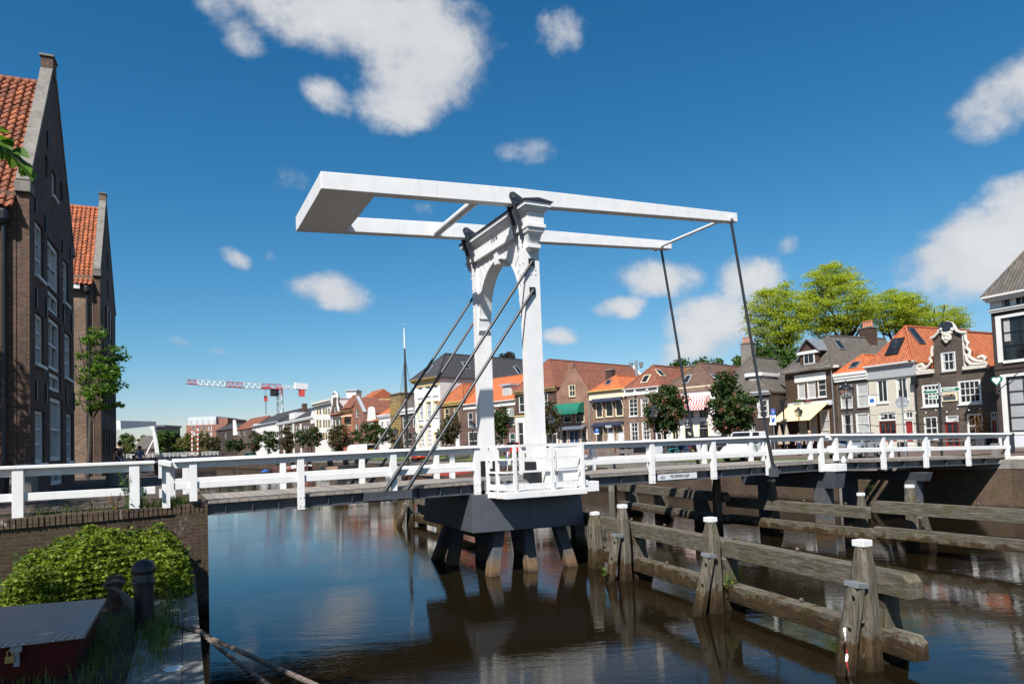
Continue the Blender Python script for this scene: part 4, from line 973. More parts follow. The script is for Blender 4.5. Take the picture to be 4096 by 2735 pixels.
build_wh(W2, 14.3, 19.6, 4.6, 20, 'tile_orange', 'brick_warehouse_pale', .62)
for (u, z) in ((.5, 11.5), (.5, 8.2), (2.9, 9.6), (4.9, 9.6), (7.2, 9.6), (2.9, 7.0), (4.9, 7.0)):
    m = MB(); W2.box(m, u-.03, u+.03, z, z+.7, -.05, .01); m.build('wall_anchor', 'black_iron', W2.root)
for u in (4.3, 6.35): m = MB(); W2.box(m, u, u+.4, 11.4, 13.2, -.06, .0); m.build('shutter', 'door_red', W2.root)
# small stone guard posts on the street
for (x, y), h, lb in (((-1.62, 30.4), .95, 'rough stone guard post on the street between the two warehouses'), ((-3.55, 23.9), 1.0, 'rough stone guard post beside the corner of the nearest warehouse')):
    o = MB().lathe((x, y, 2.7), [(.36, 0), (.33, h*.6), (.27, h*.88), (.18, h)], 14).build('guard_post', 'stone_grey', None); tag(o, lb, 'guard post')
# ---------------------------------------------------------------- things on the lower quay
bx = thing('storage_box', 'red storage box with checker plate lid and brass padlock on the lower quay', 'box', (-1.65, 11.6, 1))
MB().hexa([(-2.45, 10.70, 1.0), (-1.08, 10.62, 1.0), (-.98, 12.62, 1.0), (-2.30, 12.85, 1.0), (-2.45, 10.58, 1.50), (-.96, 10.48, 1.50), (-.88, 12.66, 1.50), (-2.24, 12.95, 1.50)]).build('body', 'box_red', bx, bevel=.01)
lid = MB().hexa([(-2.50, 10.50, 1.50), (-.91, 10.38, 1.50), (-.83, 12.75, 1.50), (-2.24, 13.05, 1.50), (-2.50, 10.50, 1.565), (-.91, 10.38, 1.565), (-.83, 12.75, 1.565), (-2.24, 13.05, 1.565)]).build('lid', 'checker_plate', bx, bevel=.006)
MB().box(-1.50, -1.28, 10.405, 10.425, 1.505, 1.56).build('handle_recess', 'zinc', lid)
MB().box(-1.66, -1.60, 10.44, 10.50, 1.26, 1.50).box(-1.69, -1.57, 10.40, 10.46, 1.44, 1.50).build('hasp', 'zinc', bx)
pk = MB().box(-1.74, -1.65, 10.40, 10.45, 1.32, 1.40); pk.tube([(-1.72, 10.425, 1.40), (-1.72, 10.425, 1.45), (-1.695, 10.425, 1.47), (-1.67, 10.425, 1.45), (-1.67, 10.425, 1.40)], .009, 8)
pk.build('padlock', 'brass', bx)
bl = thing('bollard_light', 'black domed steel bollard light on the lower quay in front of the shrub', 'bollard', (-.315, 12.87, 1))
MB().lathe((-.315, 12.87, .98), [(.145, 0), (.145, .70), (.165, .71), (.165, .74), (.15, .745)], 32).build('post', 'black_iron', bl, smooth=True)
MB().lathe((-.315, 12.87, 1.72), [(.172, 0), (.178, .02), (.152, .04), (.14, .17)], 32).build('reflector', 'steel_dark', bl, smooth=True)
MB().lathe((-.315, 12.87, 1.88), [(.175, 0), (.185, .02), (.183, .07), (.16, .14), (.115, .19), (.05, .215), (.005, .22)], 32).build('dome', 'black_iron', bl, smooth=True)
for k in range(3): t = radians(-60+120*k); MB().bar((-.315+.16*cos(t), 12.87+.16*sin(t), 1.72), (-.315+.16*cos(t), 12.87+.16*sin(t), 1.89), .02, .02).build('rib', 'black_iron', bl)
mp = MB().lathe((-.82, 14.66, 1.0), [(.13, 0), (.12, .4), (.145, .52), (.15, .60), (.12, .63)], 14).build('mooring_bollard', 'rust', None, smooth=True); tag(mp, 'rusty iron mooring stump with rope wound round it beside the shrub', 'bollard')
def twisted(pts, r, name, label, sag=None):
    V = [Vector(p) for p in pts]; D = []
    for i in range(len(V)-1):
        p0, p1, p2, p3 = V[max(i-1, 0)], V[i], V[i+1], V[min(i+2, len(V)-1)]
        for k in range(14): t = k/14; D.append(.5*((2*p1)+(p2-p0)*t+(2*p0-5*p1+4*p2-p3)*t*t+(3*p1-p0-3*p2+p3)*t**3))
    D.append(V[-1]); m = MB(); L_ = 0; A_ = [0]
    for a, b in zip(D[:-1], D[1:]): L_ += (b-a).length; A_.append(L_)
    n = max(30, int(L_/.035)); R = []
    for i in range(n+1):
        s_ = L_*i/n; j = max(k for k in range(len(A_)) if A_[k] <= s_+1e-9); j = min(j, len(D)-2)
        R.append(D[j].lerp(D[j+1], (s_-A_[j])/max(1e-6, A_[j+1]-A_[j])))
    for q in range(3):
        S = []
        for i, p in enumerate(R):
            d = (R[min(i+1, n)]-R[max(i-1, 0)]).normalized(); u = d.cross(Vector((0, 0, 1))).normalized(); w = u.cross(d); t = L_*i/n*26+q*2*pi/3
            S.append(p+(u*cos(t)+w*sin(t))*r*.5)
        m.tube(S, r*.62, 6)
    return tag(m.build(name, 'rope', None, smooth=True), label, 'rope')
r1 = [(-.98, 14.55, 1.5), (-.80, 14.5, 1.56), (-.68, 14.6, 1.5), (-.80, 14.83, 1.48), (-.98, 14.65, 1.46), (-.80, 14.48, 1.42), (-.55, 13.9, 1.30), (-.42, 13.3, 1.15), (-.2, 13.1, 1.05), (.10, 12.76, 1.04), (.44, 12.0, 1.05)]+[at(x_, y_, 2, z_) for x_, y_, z_ in ((836, 2548, .94), (1000, 2622, .84), (1245, 2732, .84), (1600, 2895, .95), (2100, 3130, 1.1))]
twisted(r1, .035, 'mooring_rope', 'old mooring rope wound on the rusty stump and running over the quay edge')
r2 = [(-.72, 14.6, 1.28), (-.5, 13.9, 1.12), (-.40, 13.4, 1.06), (-.1, 13.0, 1.04), (.12, 12.65, 1.04), (.46, 11.88, 1.05)]+[at(x_, y_, 2, z_) for x_, y_, z_ in ((846, 2566, .92), (950, 2648, .80), (1070, 2738, .80), (1250, 2880, .9), (1600, 3160, 1.1))]
twisted(r2, .032, 'mooring_rope', 'second mooring rope hanging lower, closer to the quay edge at the bottom')
# ---------------------------------------------------------------- the house rows on the far bank
def on_line(c, x, y, P0, P1):
    r = ray(*px(c, x, y)); d = (P1[0]-P0[0], P1[1]-P0[1]); den = r.x*d[1]-r.y*d[0]
    t = (P0[0]*d[1]-P0[1]*d[0])/den; return (r.x*t, r.y*t)
LR = ((58.0, 0), (58.0, 100)); LT = ((53.2, 0), (53.2, 100)); LM = ((56.2, 48), (38.5, 107)); LK = ((39.5, 98), (32.5, 173))
def house(c, xl, xr, y, line, label, mat, zb=2.3, name='house', cat='house', group=None, gap=.0):
    A = on_line(c, xl, y, *line); B = on_line(c, xr, y, *line)
    F = Facade(name, label, A, B, zb, mat, cat, group); F.c = c; F.w -= gap; return F
def zat(F, x, y, c=None): return F.uz(c or F.c, x, y)[1]
# ===== right cluster (crop r1 and r2)
# R1: brown house with dormer and cream awning
H = house('r2', 452, 1080, 900, LR, 'brown brick house with grey tiled roof, gabled dormer and cream shop awning', 'brick_brown')
for r in ((592, 695, 690, 925), (712, 680, 822, 915)): H.win('r2', *r, nx=1, nz=1, pane='curtain', sill='white_trim')
H.win('r2', 845, 660, 955, 900, nx=1, nz=3, sill='white_trim')
for r in ((608, 1130, 715, 1450), (740, 1120, 845, 1450), (880, 1060, 1000, 1450)): H.win('r2', *r, style='y', nx=1, nz=3, sill=False, pane='curtain' if r[0] < 700 else 'blind_grey')
ze = zat(H, 760, 555); H.finish(ze=ze, depth=11)
hip, zr = H.vz('r2', 945, 135, H.w*.62)
H.hiproof('tile_grey', ze, zr, max(2.2, hip), 11, .45, uc=.62)
a, b, z0, z1 = H.rect('r2', 560, 640, 955, 690); m = MB(); H.box(m, a, b, z0-.1, z1+.25, -.06, .02); m.build('lintel_band', 'white_trim', H.root)
a, b, z0, z1 = H.rect('r2', 630, 320, 860, 560)       # dormer: brick front, metal roof
dm = MB(); H.box(dm, a, b, ze-.3, z1-.1, -.02, 3.0); d = dm.build('dormer', 'brick_brown', H.roof)
zpk = zat(H, 728, 180); um = (a+b)/2
m = MB(); m.prism([(a, z1-.1), (b, z1-.1), (um, zpk-.2)], H.A+H.Nn*.02, H.U, (0, 0, 1), -H.Nn*3.2); m.build('dormer_gable', 'brick_brown', d)
for s0, s1 in ((a-.35, um), (b+.35, um)):
    H.quad_on('dormer_roof', [H.p(s0, z1-.2, -.3), H.p(s1, zpk, -.3), H.p(s1, zpk, 3.6), H.p(s0, z1-.2, 3.6)], 'zinc', d, .09)
m = MB(); H.box(m, a-.25, b+.25, z1-.32, z1-.02, -.2, .02); m.build('dormer_fascia', 'white_trim', d)
wa, wb, wz0, wz1 = H.rect('r2', 680, 330, 815, 490)
f = MB(); H.box(f, wa, wb, wz0, wz1, -.10, .04); fo = f.build('dormer_window', 'white_trim', d); m = MB()
for q0, q1 in ((wa+.12, um-.02), (um+.05, wb-.12)): H.box(m, q0, q1, wz0+.14, wz1-.12, -.13, -.09)
m.build('pane', 'glass', fo)
for (u0, u1) in ((-.3, a-.1), (b+.1, H.w+.35)): H.band('gutter', ze-.16, ze+.06, .42, 'white_trim', u0, u1)
H.skylight('r', 'zinc', .28, .50, .9, 1.3); H.chimney(H.w*.62, 8.3, zr-2.0, zr+1.0, 1.2, 1.2, 'brick_brown', 4)
a, b, z0, z1 = H.rect('r2', 500, 985, 1035, 1030)
H.band('awning_box', z0+.1, z1+.2, .25, 'lightgrey_paint', a, b)
zl = zat(H, 600, 1165)-.35; proj = 3.0
aw = MB(); aw.hexa([H.p(a+.2, z1, -.2), H.p(b-.2, z1, -.2), H.p(b-.2, zl, -proj), H.p(a+.2, zl, -proj), H.p(a+.2, z1+.04, -.2), H.p(b-.2, z1+.04, -.2), H.p(b-.2, zl+.04, -proj), H.p(a+.2, zl+.04, -proj)])
tag(aw.build('awning', 'awning_cream', None), 'cream fabric awning stretched out over the brown house shop front', 'awning')
for x in (620, 750):
    u, z = H.uz('r2', x, 965); fb = MB(); H.box(fb, u-.45, u+.45, z-.25, z-.02, -.38, -.12); fo = fb.build('flower_box', 'lead', None)
    tag(fo, 'grey window flower box with %s flowers under the brown house windows' % ('white' if x == 620 else 'red'), 'flower box')
    fl = MB(); rnd = random.Random(x)
    for i in range(40): c_ = H.p(u+rnd.uniform(-.45, .45), z+rnd.uniform(0, .22), -.25+rnd.uniform(-.15, .12)); d_ = Vector((rnd.uniform(-1, 1), rnd.uniform(-1, 1), rnd.uniform(-1, 1)))*.07; e_ = d_.cross(Vector((.3, .8, .5))); fl.add([c_-d_-e_, c_+d_-e_, c_+d_+e_, c_-d_+e_], [(0, 1, 2, 3)])
    fl.build('flowers', 'blossom' if x != 620 else 'leaf_nettle', fo)
u0 = H.w-.25; dp = MB().tube([H.p(u0, ze-.3, -.14), H.p(u0, 2.3, -.14)], .06, 8); dp.build('downpipe', 'zinc', H.root)
# R2: narrow grey brown house with small orange roof
H = house('r2', 1085, 1492, 900, LR, 'narrow grey brick house with tiny orange hipped roof between brown and cream houses', 'brick_grey')
H.win('r2', 1130, 745, 1285, 1045, nx=1, nz=2, pane='curtain'); H.win('r2', 1335, 725, 1490, 1030, nx=1, nz=2, pane='curtain')
H.win('r2', 1150, 1110, 1290, 1380, nx=1, nz=2); H.win('r2', 1325, 1095, 1500, 1370, nx=1, nz=2, pane='curtain', fw=.16)
ze = zat(H, 1250, 600); H.finish(ze=ze, depth=9); hip, zr = H.vz('r2', 1400, 375, H.w/2); H.hiproof('tile_bright', ze, zr, max(1.8, hip), 9, .2)
H.band('cornice', ze-.75, ze+.05, .32, 'white_trim', steps=3); H.skylight('f', 'zinc', .5, .25, .9, .9)
# R3: cream stucco house
H = house('r1', -15, 530, 900, LR, 'cream stucco house with steep orange tiled roof and tall narrow windows', 'cream_stucco')
H.win('r1', 75, 760, 205, 1030, nx=2, nz=1, sill='white_trim', fw=.16); H.win('r1', 295, 735, 435, 1000, nx=2, nz=1, sill='white_trim', fw=.16)
H.win('r1', 100, 1140, 300, 1230, nx=2, nz=1, sill=False, fw=.13); H.win('r1', 105, 1232, 300, 1470, style='r', nx=3, nz=1, sill=False)
H.win('r1', 385, 1120, 500, 1210, nx=2, nz=1, sill=False, fw=.13); H.win('r1', 385, 1215, 505, 1500, style='w', nx=1, nz=1, sill=False, pane='door_red', name='door', fw=.16)
ze = zat(H, 265, 590); H.finish(ze=ze, depth=12); hip, zr = H.vz('r1', 270, 148, H.w/2); H.hiproof('tile_orange', ze, zr, max(2.5, hip), 12, .2)
H.band('cornice', ze-1.15, ze-.12, .12, 'grey_paint'); H.band('cornice', ze-.12, ze+.10, .42, 'white_trim', steps=2)
m = MB(); H.box(m, H.w-.32, H.w, ze, ze+.1, -.42, 1.0); m.build('parapet_end', 'white_trim', H.root)
H.skylight('f', 'black_iron', .47, .25, 1.25, 1.9); H.skylight('r', 'steel_grey', .25, .45, .9, 1.9)
dp = MB().tube([H.p(H.w+.02, ze-1.5, -.16), H.p(H.w+.02, 2.3, -.16)], .08, 10); dp.build('downpipe', 'black_iron', H.root); m = MB(); H.box(m, H.w-.2, H.w+.25, ze-2.0, ze-1.3, -.4, -.02); m.build('hopper', 'black_iron', H.root)
R3 = H
# R4: ornate neck gable
H = house('r1', 530, 1440, 900, LR, 'dark brick house with ornate white scroll neck gable and red doors', 'brick_grey')
def g(x, y): return H.uz('r1', x, y)
ol = [(0, H.zb-.3), (H.w, H.zb-.3), (H.w, g(1360, 630)[1]), g(1068, 655), g(1062, 240), g(1010, 225), g(985, 190), g(960, 140), g(885, 115), g(820, 150), g(800, 205), g(765, 265), g(718, 300), g(735, 690), (0, g(535, 700)[1])]
H.win('r1', 805, 440, 980, 670, nx=2, nz=2, sill=True, fw=.16)
H.win('r1', 590, 810, 815, 1070, nx=4, nz=3, sill='white_trim', fw=.2); H.win('r1', 1000, 760, 1270, 1040, nx=4, nz=3, sill='white_trim', fw=.2)
H.win('r1', 615, 1180, 775, 1450, nx=2, nz=2, fw=.14); H.win('r1', 1105, 1150, 1290, 1430, nx=2, nz=2, fw=.14)
H.win('r1', 860, 1165, 1010, 1245, nx=1, nz=1, sill=False, pane='curtain', fw=.13); H.win('r1', 862, 1250, 1018, 1530, style='r', nx=2, nz=2, sill=False, name='window')
H.win('r1', 1370, 1130, 1480, 1205, nx=2, nz=1, sill=False, fw=.1); H.win('r1', 1375, 1212, 1480, 1500, nx=1, nz=1, sill=False, pane='door_red', name='door')
zs = g(535, 700)[1]; H.finish(ol, ze=zs, depth=12)
hip, zr = H.vz('r1', 1080, 195, H.w*.5)
r = MB(); zq = g(1000, 175)[1]-.1; uq = H.w*.45; P = [H.p(-.1, zs-.6, .35), H.p(uq, zq, .35), H.p(H.w+.1, zs-.6, .35), H.p(-.1, zs-.6, 12), H.p(uq, zq, 12), H.p(H.w+.1, zs-.6, 12)]
r.add(P, [(0, 1, 4, 3), (1, 2, 5, 4), (0, 2, 1), (3, 4, 5), (0, 3, 5, 2)]); H.roof = r.build('roof', 'tile_orange', H.root)
MB().tube([H.p(uq, zq+.03, .4), H.p(uq, zq+.03, 12)], .12, 8).build('ridge_tiles', 'tile_red', H.roof)
orn = MB()
def blob(u, z, r_, v=-.10): orn.lathe(H.p(u, z, v)-Vector((0, 0, r_*.9)), [(r_*.3, 0), (r_*.85, r_*.35), (r_, r_*.9), (r_*.8, r_*1.45), (r_*.25, r_*1.8)], 8)
def chain(pts, r0, r1, v=-.12):
    P_ = [H.p(*g(x, y), v) for x, y in pts]; n = len(P_); orn.tube(P_, [r0+(r1-r0)*i/(n-1) for i in range(n)], 8)
# scroll volutes left and right, moulded top, cartouche
chain(((725, 380), (712, 440), (718, 490), (690, 520), (712, 560), (680, 600), (640, 640), (590, 660), (550, 640), (560, 600), (600, 590), (630, 610), (610, 640)), .11, .14); chain(((700, 660), (640, 672), (560, 668)), .13, .12)
chain(((1095, 250), (1100, 310), (1130, 350), (1110, 400), (1150, 440), (1140, 500), (1190, 540), (1250, 560), (1310, 560), (1330, 520), (1290, 500), (1245, 520)), .12, .17); chain(((1110, 470), (1115, 540), (1160, 590), (1240, 590), (1340, 575)), .16, .14)
chain(((700, 295), (745, 275), (790, 225), (805, 180), (840, 130), (890, 110), (945, 125), (975, 165), (1000, 210), (1050, 228), (1110, 228)), .12, .12)
chain(((885, 205), (850, 240), (840, 290), (880, 340), (925, 290), (920, 240), (885, 215)), .12, .12)
for x, y, s in ((870, 250, .2), (905, 255, .2), (885, 290, .22), (860, 300, .16), (915, 300, .16), (885, 330, .15), (840, 225, .18), (930, 225, .18), (825, 190, .2), (950, 190, .2)): blob(*g(x, y), s)
for (x0, y0, x1, y1) in ((540, 655, 735, 700), (1068, 600, 1360, 640)):
    a, b, z0, z1 = H.rect('r1', x0, y0, x1, y1); H.box(orn, a, b, z0, z1, -.22, .05)
a, b, z0, z1 = H.rect('r1', 1066, 235, 1092, 620); H.box(orn, a, b, z0, z1, -.10, .02)
orn.build('scroll_ornament', 'ornament_white', H.root, smooth=True)
m = MB(); c0 = H.p(*g(880, 160), -.14); m.v = []; n = 20
m.prism([(.62*cos(2*pi*i/n), .42*sin(2*pi*i/n)) for i in range(n)], c0, H.U, (0, 0, 1), H.Nn*.10); m.build('cartouche', 'steel_dark', H.root)
a, b, z0, z1 = H.rect('r1', 825, 910, 1000, 1010); m = MB(); H.box(m, a, b, z0, z1, -.08, 0); po = m.build('painted_panel', 'cream_paint', H.root)
m = MB(); H.box(m, a+.12, b-.12, z0+.12, z1-.12, -.10, -.07); m.build('panel_sky', 'lightgrey_paint', po); m = MB(); H.box(m, a+.12, b-.12, z0+.12, z0+.42, -.108, -.09); m.build('panel_sea', 'steel_grey', po)
um = (a+b)/2; m = MB(); m.prism([(um-.5, z0+.4), (um+.4, z0+.4), (um+.5, z0+.55), (um-.6, z0+.55)], H.A+H.Nn*.105, H.U, (0, 0, 1), H.Nn*.012).prism([(um-.4, z0+.6), (um+.02, z0+.6), (um+.02, z1-.2)], H.A+H.Nn*.105, H.U, (0, 0, 1), H.Nn*.012).prism([(um+.08, z0+.6), (um+.45, z0+.6), (um+.08, z1-.35)], H.A+H.Nn*.105, H.U, (0, 0, 1), H.Nn*.012); m.build('painted_boat', 'deck_wood', po)
R4 = H
# R5: tall dark building at the right edge
H = house('r1', 1425, 2300, 700, LT, 'tall dark brick corner house with huge white framed windows at the right edge', 'brick_dark', name='corner_house')
H.win('c4', 1755, 455, 2010, 758, nx=2, nz=3, sill='white_trim', fr='black_iron', fw=.1); H.win('c4', 1795, 872, 2030, 1265, nx=2, nz=4, sill=False, fr='black_iron', pane='blind_grey', fw=.12)
H.win('c4', 1755, 328, 1818, 405, nx=1, nz=1, sill=False, fr='white_trim'); H.win('c4', 1838, 308, 1895, 388, nx=1, nz=1, sill=False, fr='white_trim')
ze = zat(H, 1700, 330, 'c4'); H.finish(ze=ze, depth=12)
for (x0, y0, x1, y1) in ((1755, 455, 2010, 758), (1795, 872, 2030, 1265)):
    a, b, z0, z1 = H.rect('c4', x0, y0, x1, y1); m = MB(); H.box(m, a-.35, a, z0-.1, z1+.2, -.04, .1); H.box(m, b, b+.35, z0-.1, z1+.2, -.04, .1); H.box(m, a, b, z1, z1+.2, -.04, .1); H.box(m, a, b, z0-.2, z0, -.10, .1); m.build('window_surround', 'white_trim', H.root)
z1 = zat(H, 1700, 425, 'c4'); wa, wb, wz0, wz1 = H.rect('c4', 1755, 328, 1818, 405)
m = MB(); H.box(m, 0, H.w, z1, wz0, -.06, .02); H.box(m, 0, wa, wz0, wz1, -.06, .02); H.box(m, wb, wb+.35, wz0, wz1, -.06, .02); H.box(m, 0, H.w, wz1, ze, -.06, .02); m.build('frieze', 'white_trim', H.root)
H.band('cornice', z1-.15, z1+.15, .22, 'white_trim', steps=2); H.band('cornice', ze-.35, ze+.05, .75, 'white_trim', steps=3)
zgf = zat(H, 1830, 1280, 'c4'); H.band('plinth', 2.0, zgf, .07, 'lightgrey_paint')
zm = zat(H, 1700, 830, 'c4'); H.band('string_course', zm-.06, zm+.06, .06, 'brick_dark')
hip, zr = H.vz('c4', 1909, 62, H.w*.28); H.hiproof('tile_grey', ze+.05, zr+2.2, max(3.5, hip), 12, .6)
# heart shaped sign projecting from the corner
u, z = R4.uz('r1', 1455, 775); hp = [(.0, -.55), (.28, -.22), (.52, .12), (.50, .38), (.30, .50), (.10, .42), (0, .28), (-.10, .42), (-.30, .50), (-.50, .38), (-.52, .12), (-.28, -.22)]; hp = [(x*.62, y*.62) for x, y in hp]
c0 = at(*px('r1', 1452, 780), 0, 52.4); hs = thing('heart_sign', 'white heart shaped sign with green rim hanging off the tall dark corner house', 'sign', c0)
MB().prism(hp, c0, (.2, -1, 0), (0, 0, 1), (-.10, 0, 0)).build('heart_board', 'heart_green', hs); MB().prism([(x*.74, y*.74+.02) for x, y in hp], c0+Vector((-.105, 0, 0)), (.2, -1, 0), (0, 0, 1), (-.02, 0, 0)).build('heart_face', 'sign_white', hs)
MB().bar(c0+Vector((0, -.3, .5)), c0+Vector((.9, -1.2, .6)), .05, .05).build('bracket', 'black_iron', hs)
# houses seen in the gap left of R1
H = house('r2', 120, 300, 900, ((66, 0), (66, 100)), 'dark house with grey roof and dormer half hidden by the large red chestnut', 'brick_dark')
H.win('r2', 160, 960, 230, 1150, nx=2, nz=3); H.win('r2', 130, 1260, 190, 1400, nx=2, nz=3)
ze = zat(H, 200, 860); H.finish(ze=ze, depth=9); H.hiproof('tile_brown', ze, ze+3.2, 1.5, 9, .3); H.band('cornice', ze-.5, ze, .3, 'cream_paint', steps=2)
H = house('r2', 262, 470, 900, ((78, 0), (78, 120)), 'low orange tiled house in the alley behind the cream awning', 'brick_pink')
H.win('r2', 300, 1020, 460, 1110, nx=5, nz=1); H.win('r2', 330, 1240, 440, 1400, nx=2, nz=2)
ze = zat(H, 360, 1000); H.finish(ze=ze, depth=8); H.sideroof('tile_red', ze, zat(H, 360, 820)+.2, 8)
m = MB(); H.box(m, -3, H.w+2, 2, zat(H, 300, 640)+1.0, 9, 17); m.build('rear_block', 'brick_tan', H.root)
# ===== middle row (crops c3 and m)
def conv(F, c, x, y, u): return F.vz(c, x, y, u)
# M5: dark house behind the big chestnut
H = house('c3', 1830, 2310, 700, LM, 'dark brick house with grey roof and wide grey dormer behind the big chestnut tree', 'brick_dark')
for r in ((1900, 820, 1960, 960), (2010, 820, 2060, 960), (2110, 820, 2160, 960), (2180, 580, 2290, 750)): H.win('c3', *r, nx=2, nz=3)
ze = zat(H, 2060, 520); H.finish(ze=ze, depth=12); H.hiproof('tile_grey', ze, zat(H, 1930, 275)+1.2, 3, 12, .3, uc=.4); H.band('cornice', ze-.35, ze+.05, .35, 'grey_paint', steps=2)
a, b, z0, z1 = H.rect('c3', 2060, 360, 2190, 480); m = MB(); H.box(m, a, b, z0, z1, .8, 4); d = m.build('dormer', 'grey_paint', H.roof); m = MB(); H.box(m, a-.2, b+.2, z1, z1+.35, .5, 4.2); m.build('dormer_roof', 'white_trim', d); m = MB(); H.box(m, a+.2, b-.2, z0+.2, z1-.2, .72, .81); m.build('pane', 'blind_grey', d)
# M4: white house, brown roof, red striped awning
H = house('c3', 1290, 1832, 700, LM, 'white stucco house with brown hipped roof and red striped upper awning', 'white_stucco')
for r in ((1500, 600, 1582, 748), (1638, 605, 1718, 742), (1385, 610, 1450, 750)): H.win('c3', *r, style='y', nx=2, nz=1, sill=True, fr='black_iron')
H.win('m', 880, 440, 1005, 760, style='y', nx=2, nz=1, sill=False); H.win('m', 1125, 420, 1280, 505, style='y', nx=1, nz=1, sill=False, fr='black_iron'); H.win('m', 1130, 515, 1282, 760, style='y', nx=1, nz=1, sill=False, fr='black_iron')
H.win('m', 1398, 405, 1562, 525, style='y', nx=1, nz=1, sill=False, fr='black_iron'); H.win('m', 1402, 530, 1565, 760, style='y', nx=2, nz=1, sill=False, fr='black_iron')
ze = zat(H, 1560, 470); H.finish(ze=ze, depth=12); hip, zr = H.vz('c3', 1605, 235, H.w*.5); H.hiproof('tile_brown', ze, zr, max(2.5, hip), 12, .25)
H.band('cornice', ze-.30, ze+.08, .42, 'cream_paint', steps=3); H.skylight('f', 'lead', .42, .18, .8, 1.3); H.skylight('r', 'lead', .12, .12, .8, 1.5); H.chimney(H.w*.95, 7.5, zr-3.5, zr+2.1, 1.3, 1.1, 'stone_grey', 4)
for c_, x0, x1, y0, y1 in (('m', 1120, 1565, 400, 765),):
    for xa, xb in ((1100, 1125), (1285, 1310), (1372, 1398), (1566, 1590)): a, b, z0, z1 = H.rect('m', xa, y0, xb, y1); m = MB(); H.box(m, a, b, 2.3, z1, -.05, .02); m.build('pilaster', 'cream_paint', H.root)
a, b, z0, z1 = H.rect('c3', 1385, 560, 1740, 668)
for k, (ua, ub) in enumerate(((a, (a+b)/2-.05), ((a+b)/2+.05, b))):
    n = 10; m = MB(); pr = [(1.25*sin(pi/2*i/n), z1+.1-(z1+.1-z0)*(1-cos(pi/2*i/n))) for i in range(n+1)]
    for i in range(n): m.add([H.p(ua, pr[i][1], -pr[i][0]), H.p(ub, pr[i][1], -pr[i][0]), H.p(ub, pr[i+1][1], -pr[i+1][0]), H.p(ua, pr[i+1][1], -pr[i+1][0])], [(0, 1, 2, 3)])
    m.add([H.p(ua, pr[-1][1], -pr[-1][0]), H.p(ub, pr[-1][1], -pr[-1][0]), H.p(ub, pr[-1][1]-.25, -pr[-1][0]), H.p(ua, pr[-1][1]-.25, -pr[-1][0])], [(0, 1, 2, 3)])
    for u in (ua, ub): m.add([H.p(u, z0, -.01)]+[H.p(u, q[1], -q[0]) for q in pr], [tuple(range(n+2))])
    tag(m.build('awning', 'awning_red_stripe', None), '%s half of the red and white striped dome awning on the white house' % ('left' if k == 0 else 'right'), 'awning', 'red striped awnings')
# window lettering too blurred to read in the photo: strokes only
def scribble(c, xs, y, h, th=.05):
    m = MB()
    for a_, b_ in xs:
        u0, z = H.uz(c, a_, y); u1 = H.uz(c, b_, y)[0]; n_ = max(2, int((u1-u0)/.14))
        for i in range(n_): ua = u0+(u1-u0)*i/n_; H.box(m, ua, ua+(u1-u0)/n_*.68, z-h/2+(i % 3)*.02, z+h/2-(i % 2)*.03, -.0, .13)
    m.build('illegible_lettering', 'sign_white', H.root)
scribble('m', ((1143, 1187), (1196, 1216), (1225, 1268)), 463, .20); scribble('m', ((1412, 1445), (1480, 1500), (1508, 1548)), 445, .20)
m = MB(); m.tube([H.p(*H.uz('m', x_, y_), -.0)-H.Nn*.06 for x_, y_ in ((1178, 598), (1188, 630), (1198, 600), (1203, 628), (1212, 610), (1220, 630), (1238, 628))], .035, 5).tube([H.p(*H.uz('m', x_, y_), 0)-H.Nn*.06 for x_, y_ in ((1195, 655), (1212, 640), (1222, 655), (1244, 648))], .035, 5); m.build('scribbled_logo', 'sign_white', H.root)
# M3: tan brick, white cornice, reddish roof
H = house('c3', 942, 1290, 700, LM, 'tan brick house with white bracketed cornice and reddish brown hipped roof', 'brick_tan')
for r in ((975, 572, 1058, 738), (1085, 566, 1170, 735), (1200, 560, 1270, 730), (986, 793, 1068, 968), (1095, 788, 1178, 962)): H.win('c3', *r, nx=2, nz=4, sill='white_trim', fr='white_trim', fw=.1)
H.win('c3', 1225, 800, 1285, 990, nx=1, nz=2, sill=False)
ze = zat(H, 1110, 475); H.finish(ze=ze, depth=12); hip, zr = H.vz('c3', 1182, 260, H.w*.5); H.hiproof('tile_red', ze, zr, max(2.4, hip), 12, .22)
H.band('cornice', ze-.75, ze-.1, .10, 'white_trim'); H.band('cornice', ze-.1, ze+.08, .38, 'white_trim', steps=2)
for u in (.25, H.w*.33, H.w*.66, H.w-.25): m = MB(); H.box(m, u-.12, u+.12, ze-.75, ze-.1, -.3, 0); m.build('cornice_bracket', 'white_trim', H.root)
H.skylight('f', 'cream_paint', .5, .22, .95, 1.3); H.skylight('r', 'cream_paint', .2, .42, 1.1, 1.2); H.chimney(H.w*.95, 6.5, ze+.5, zr-.2, 1.0, .8, 'brick_ochre')
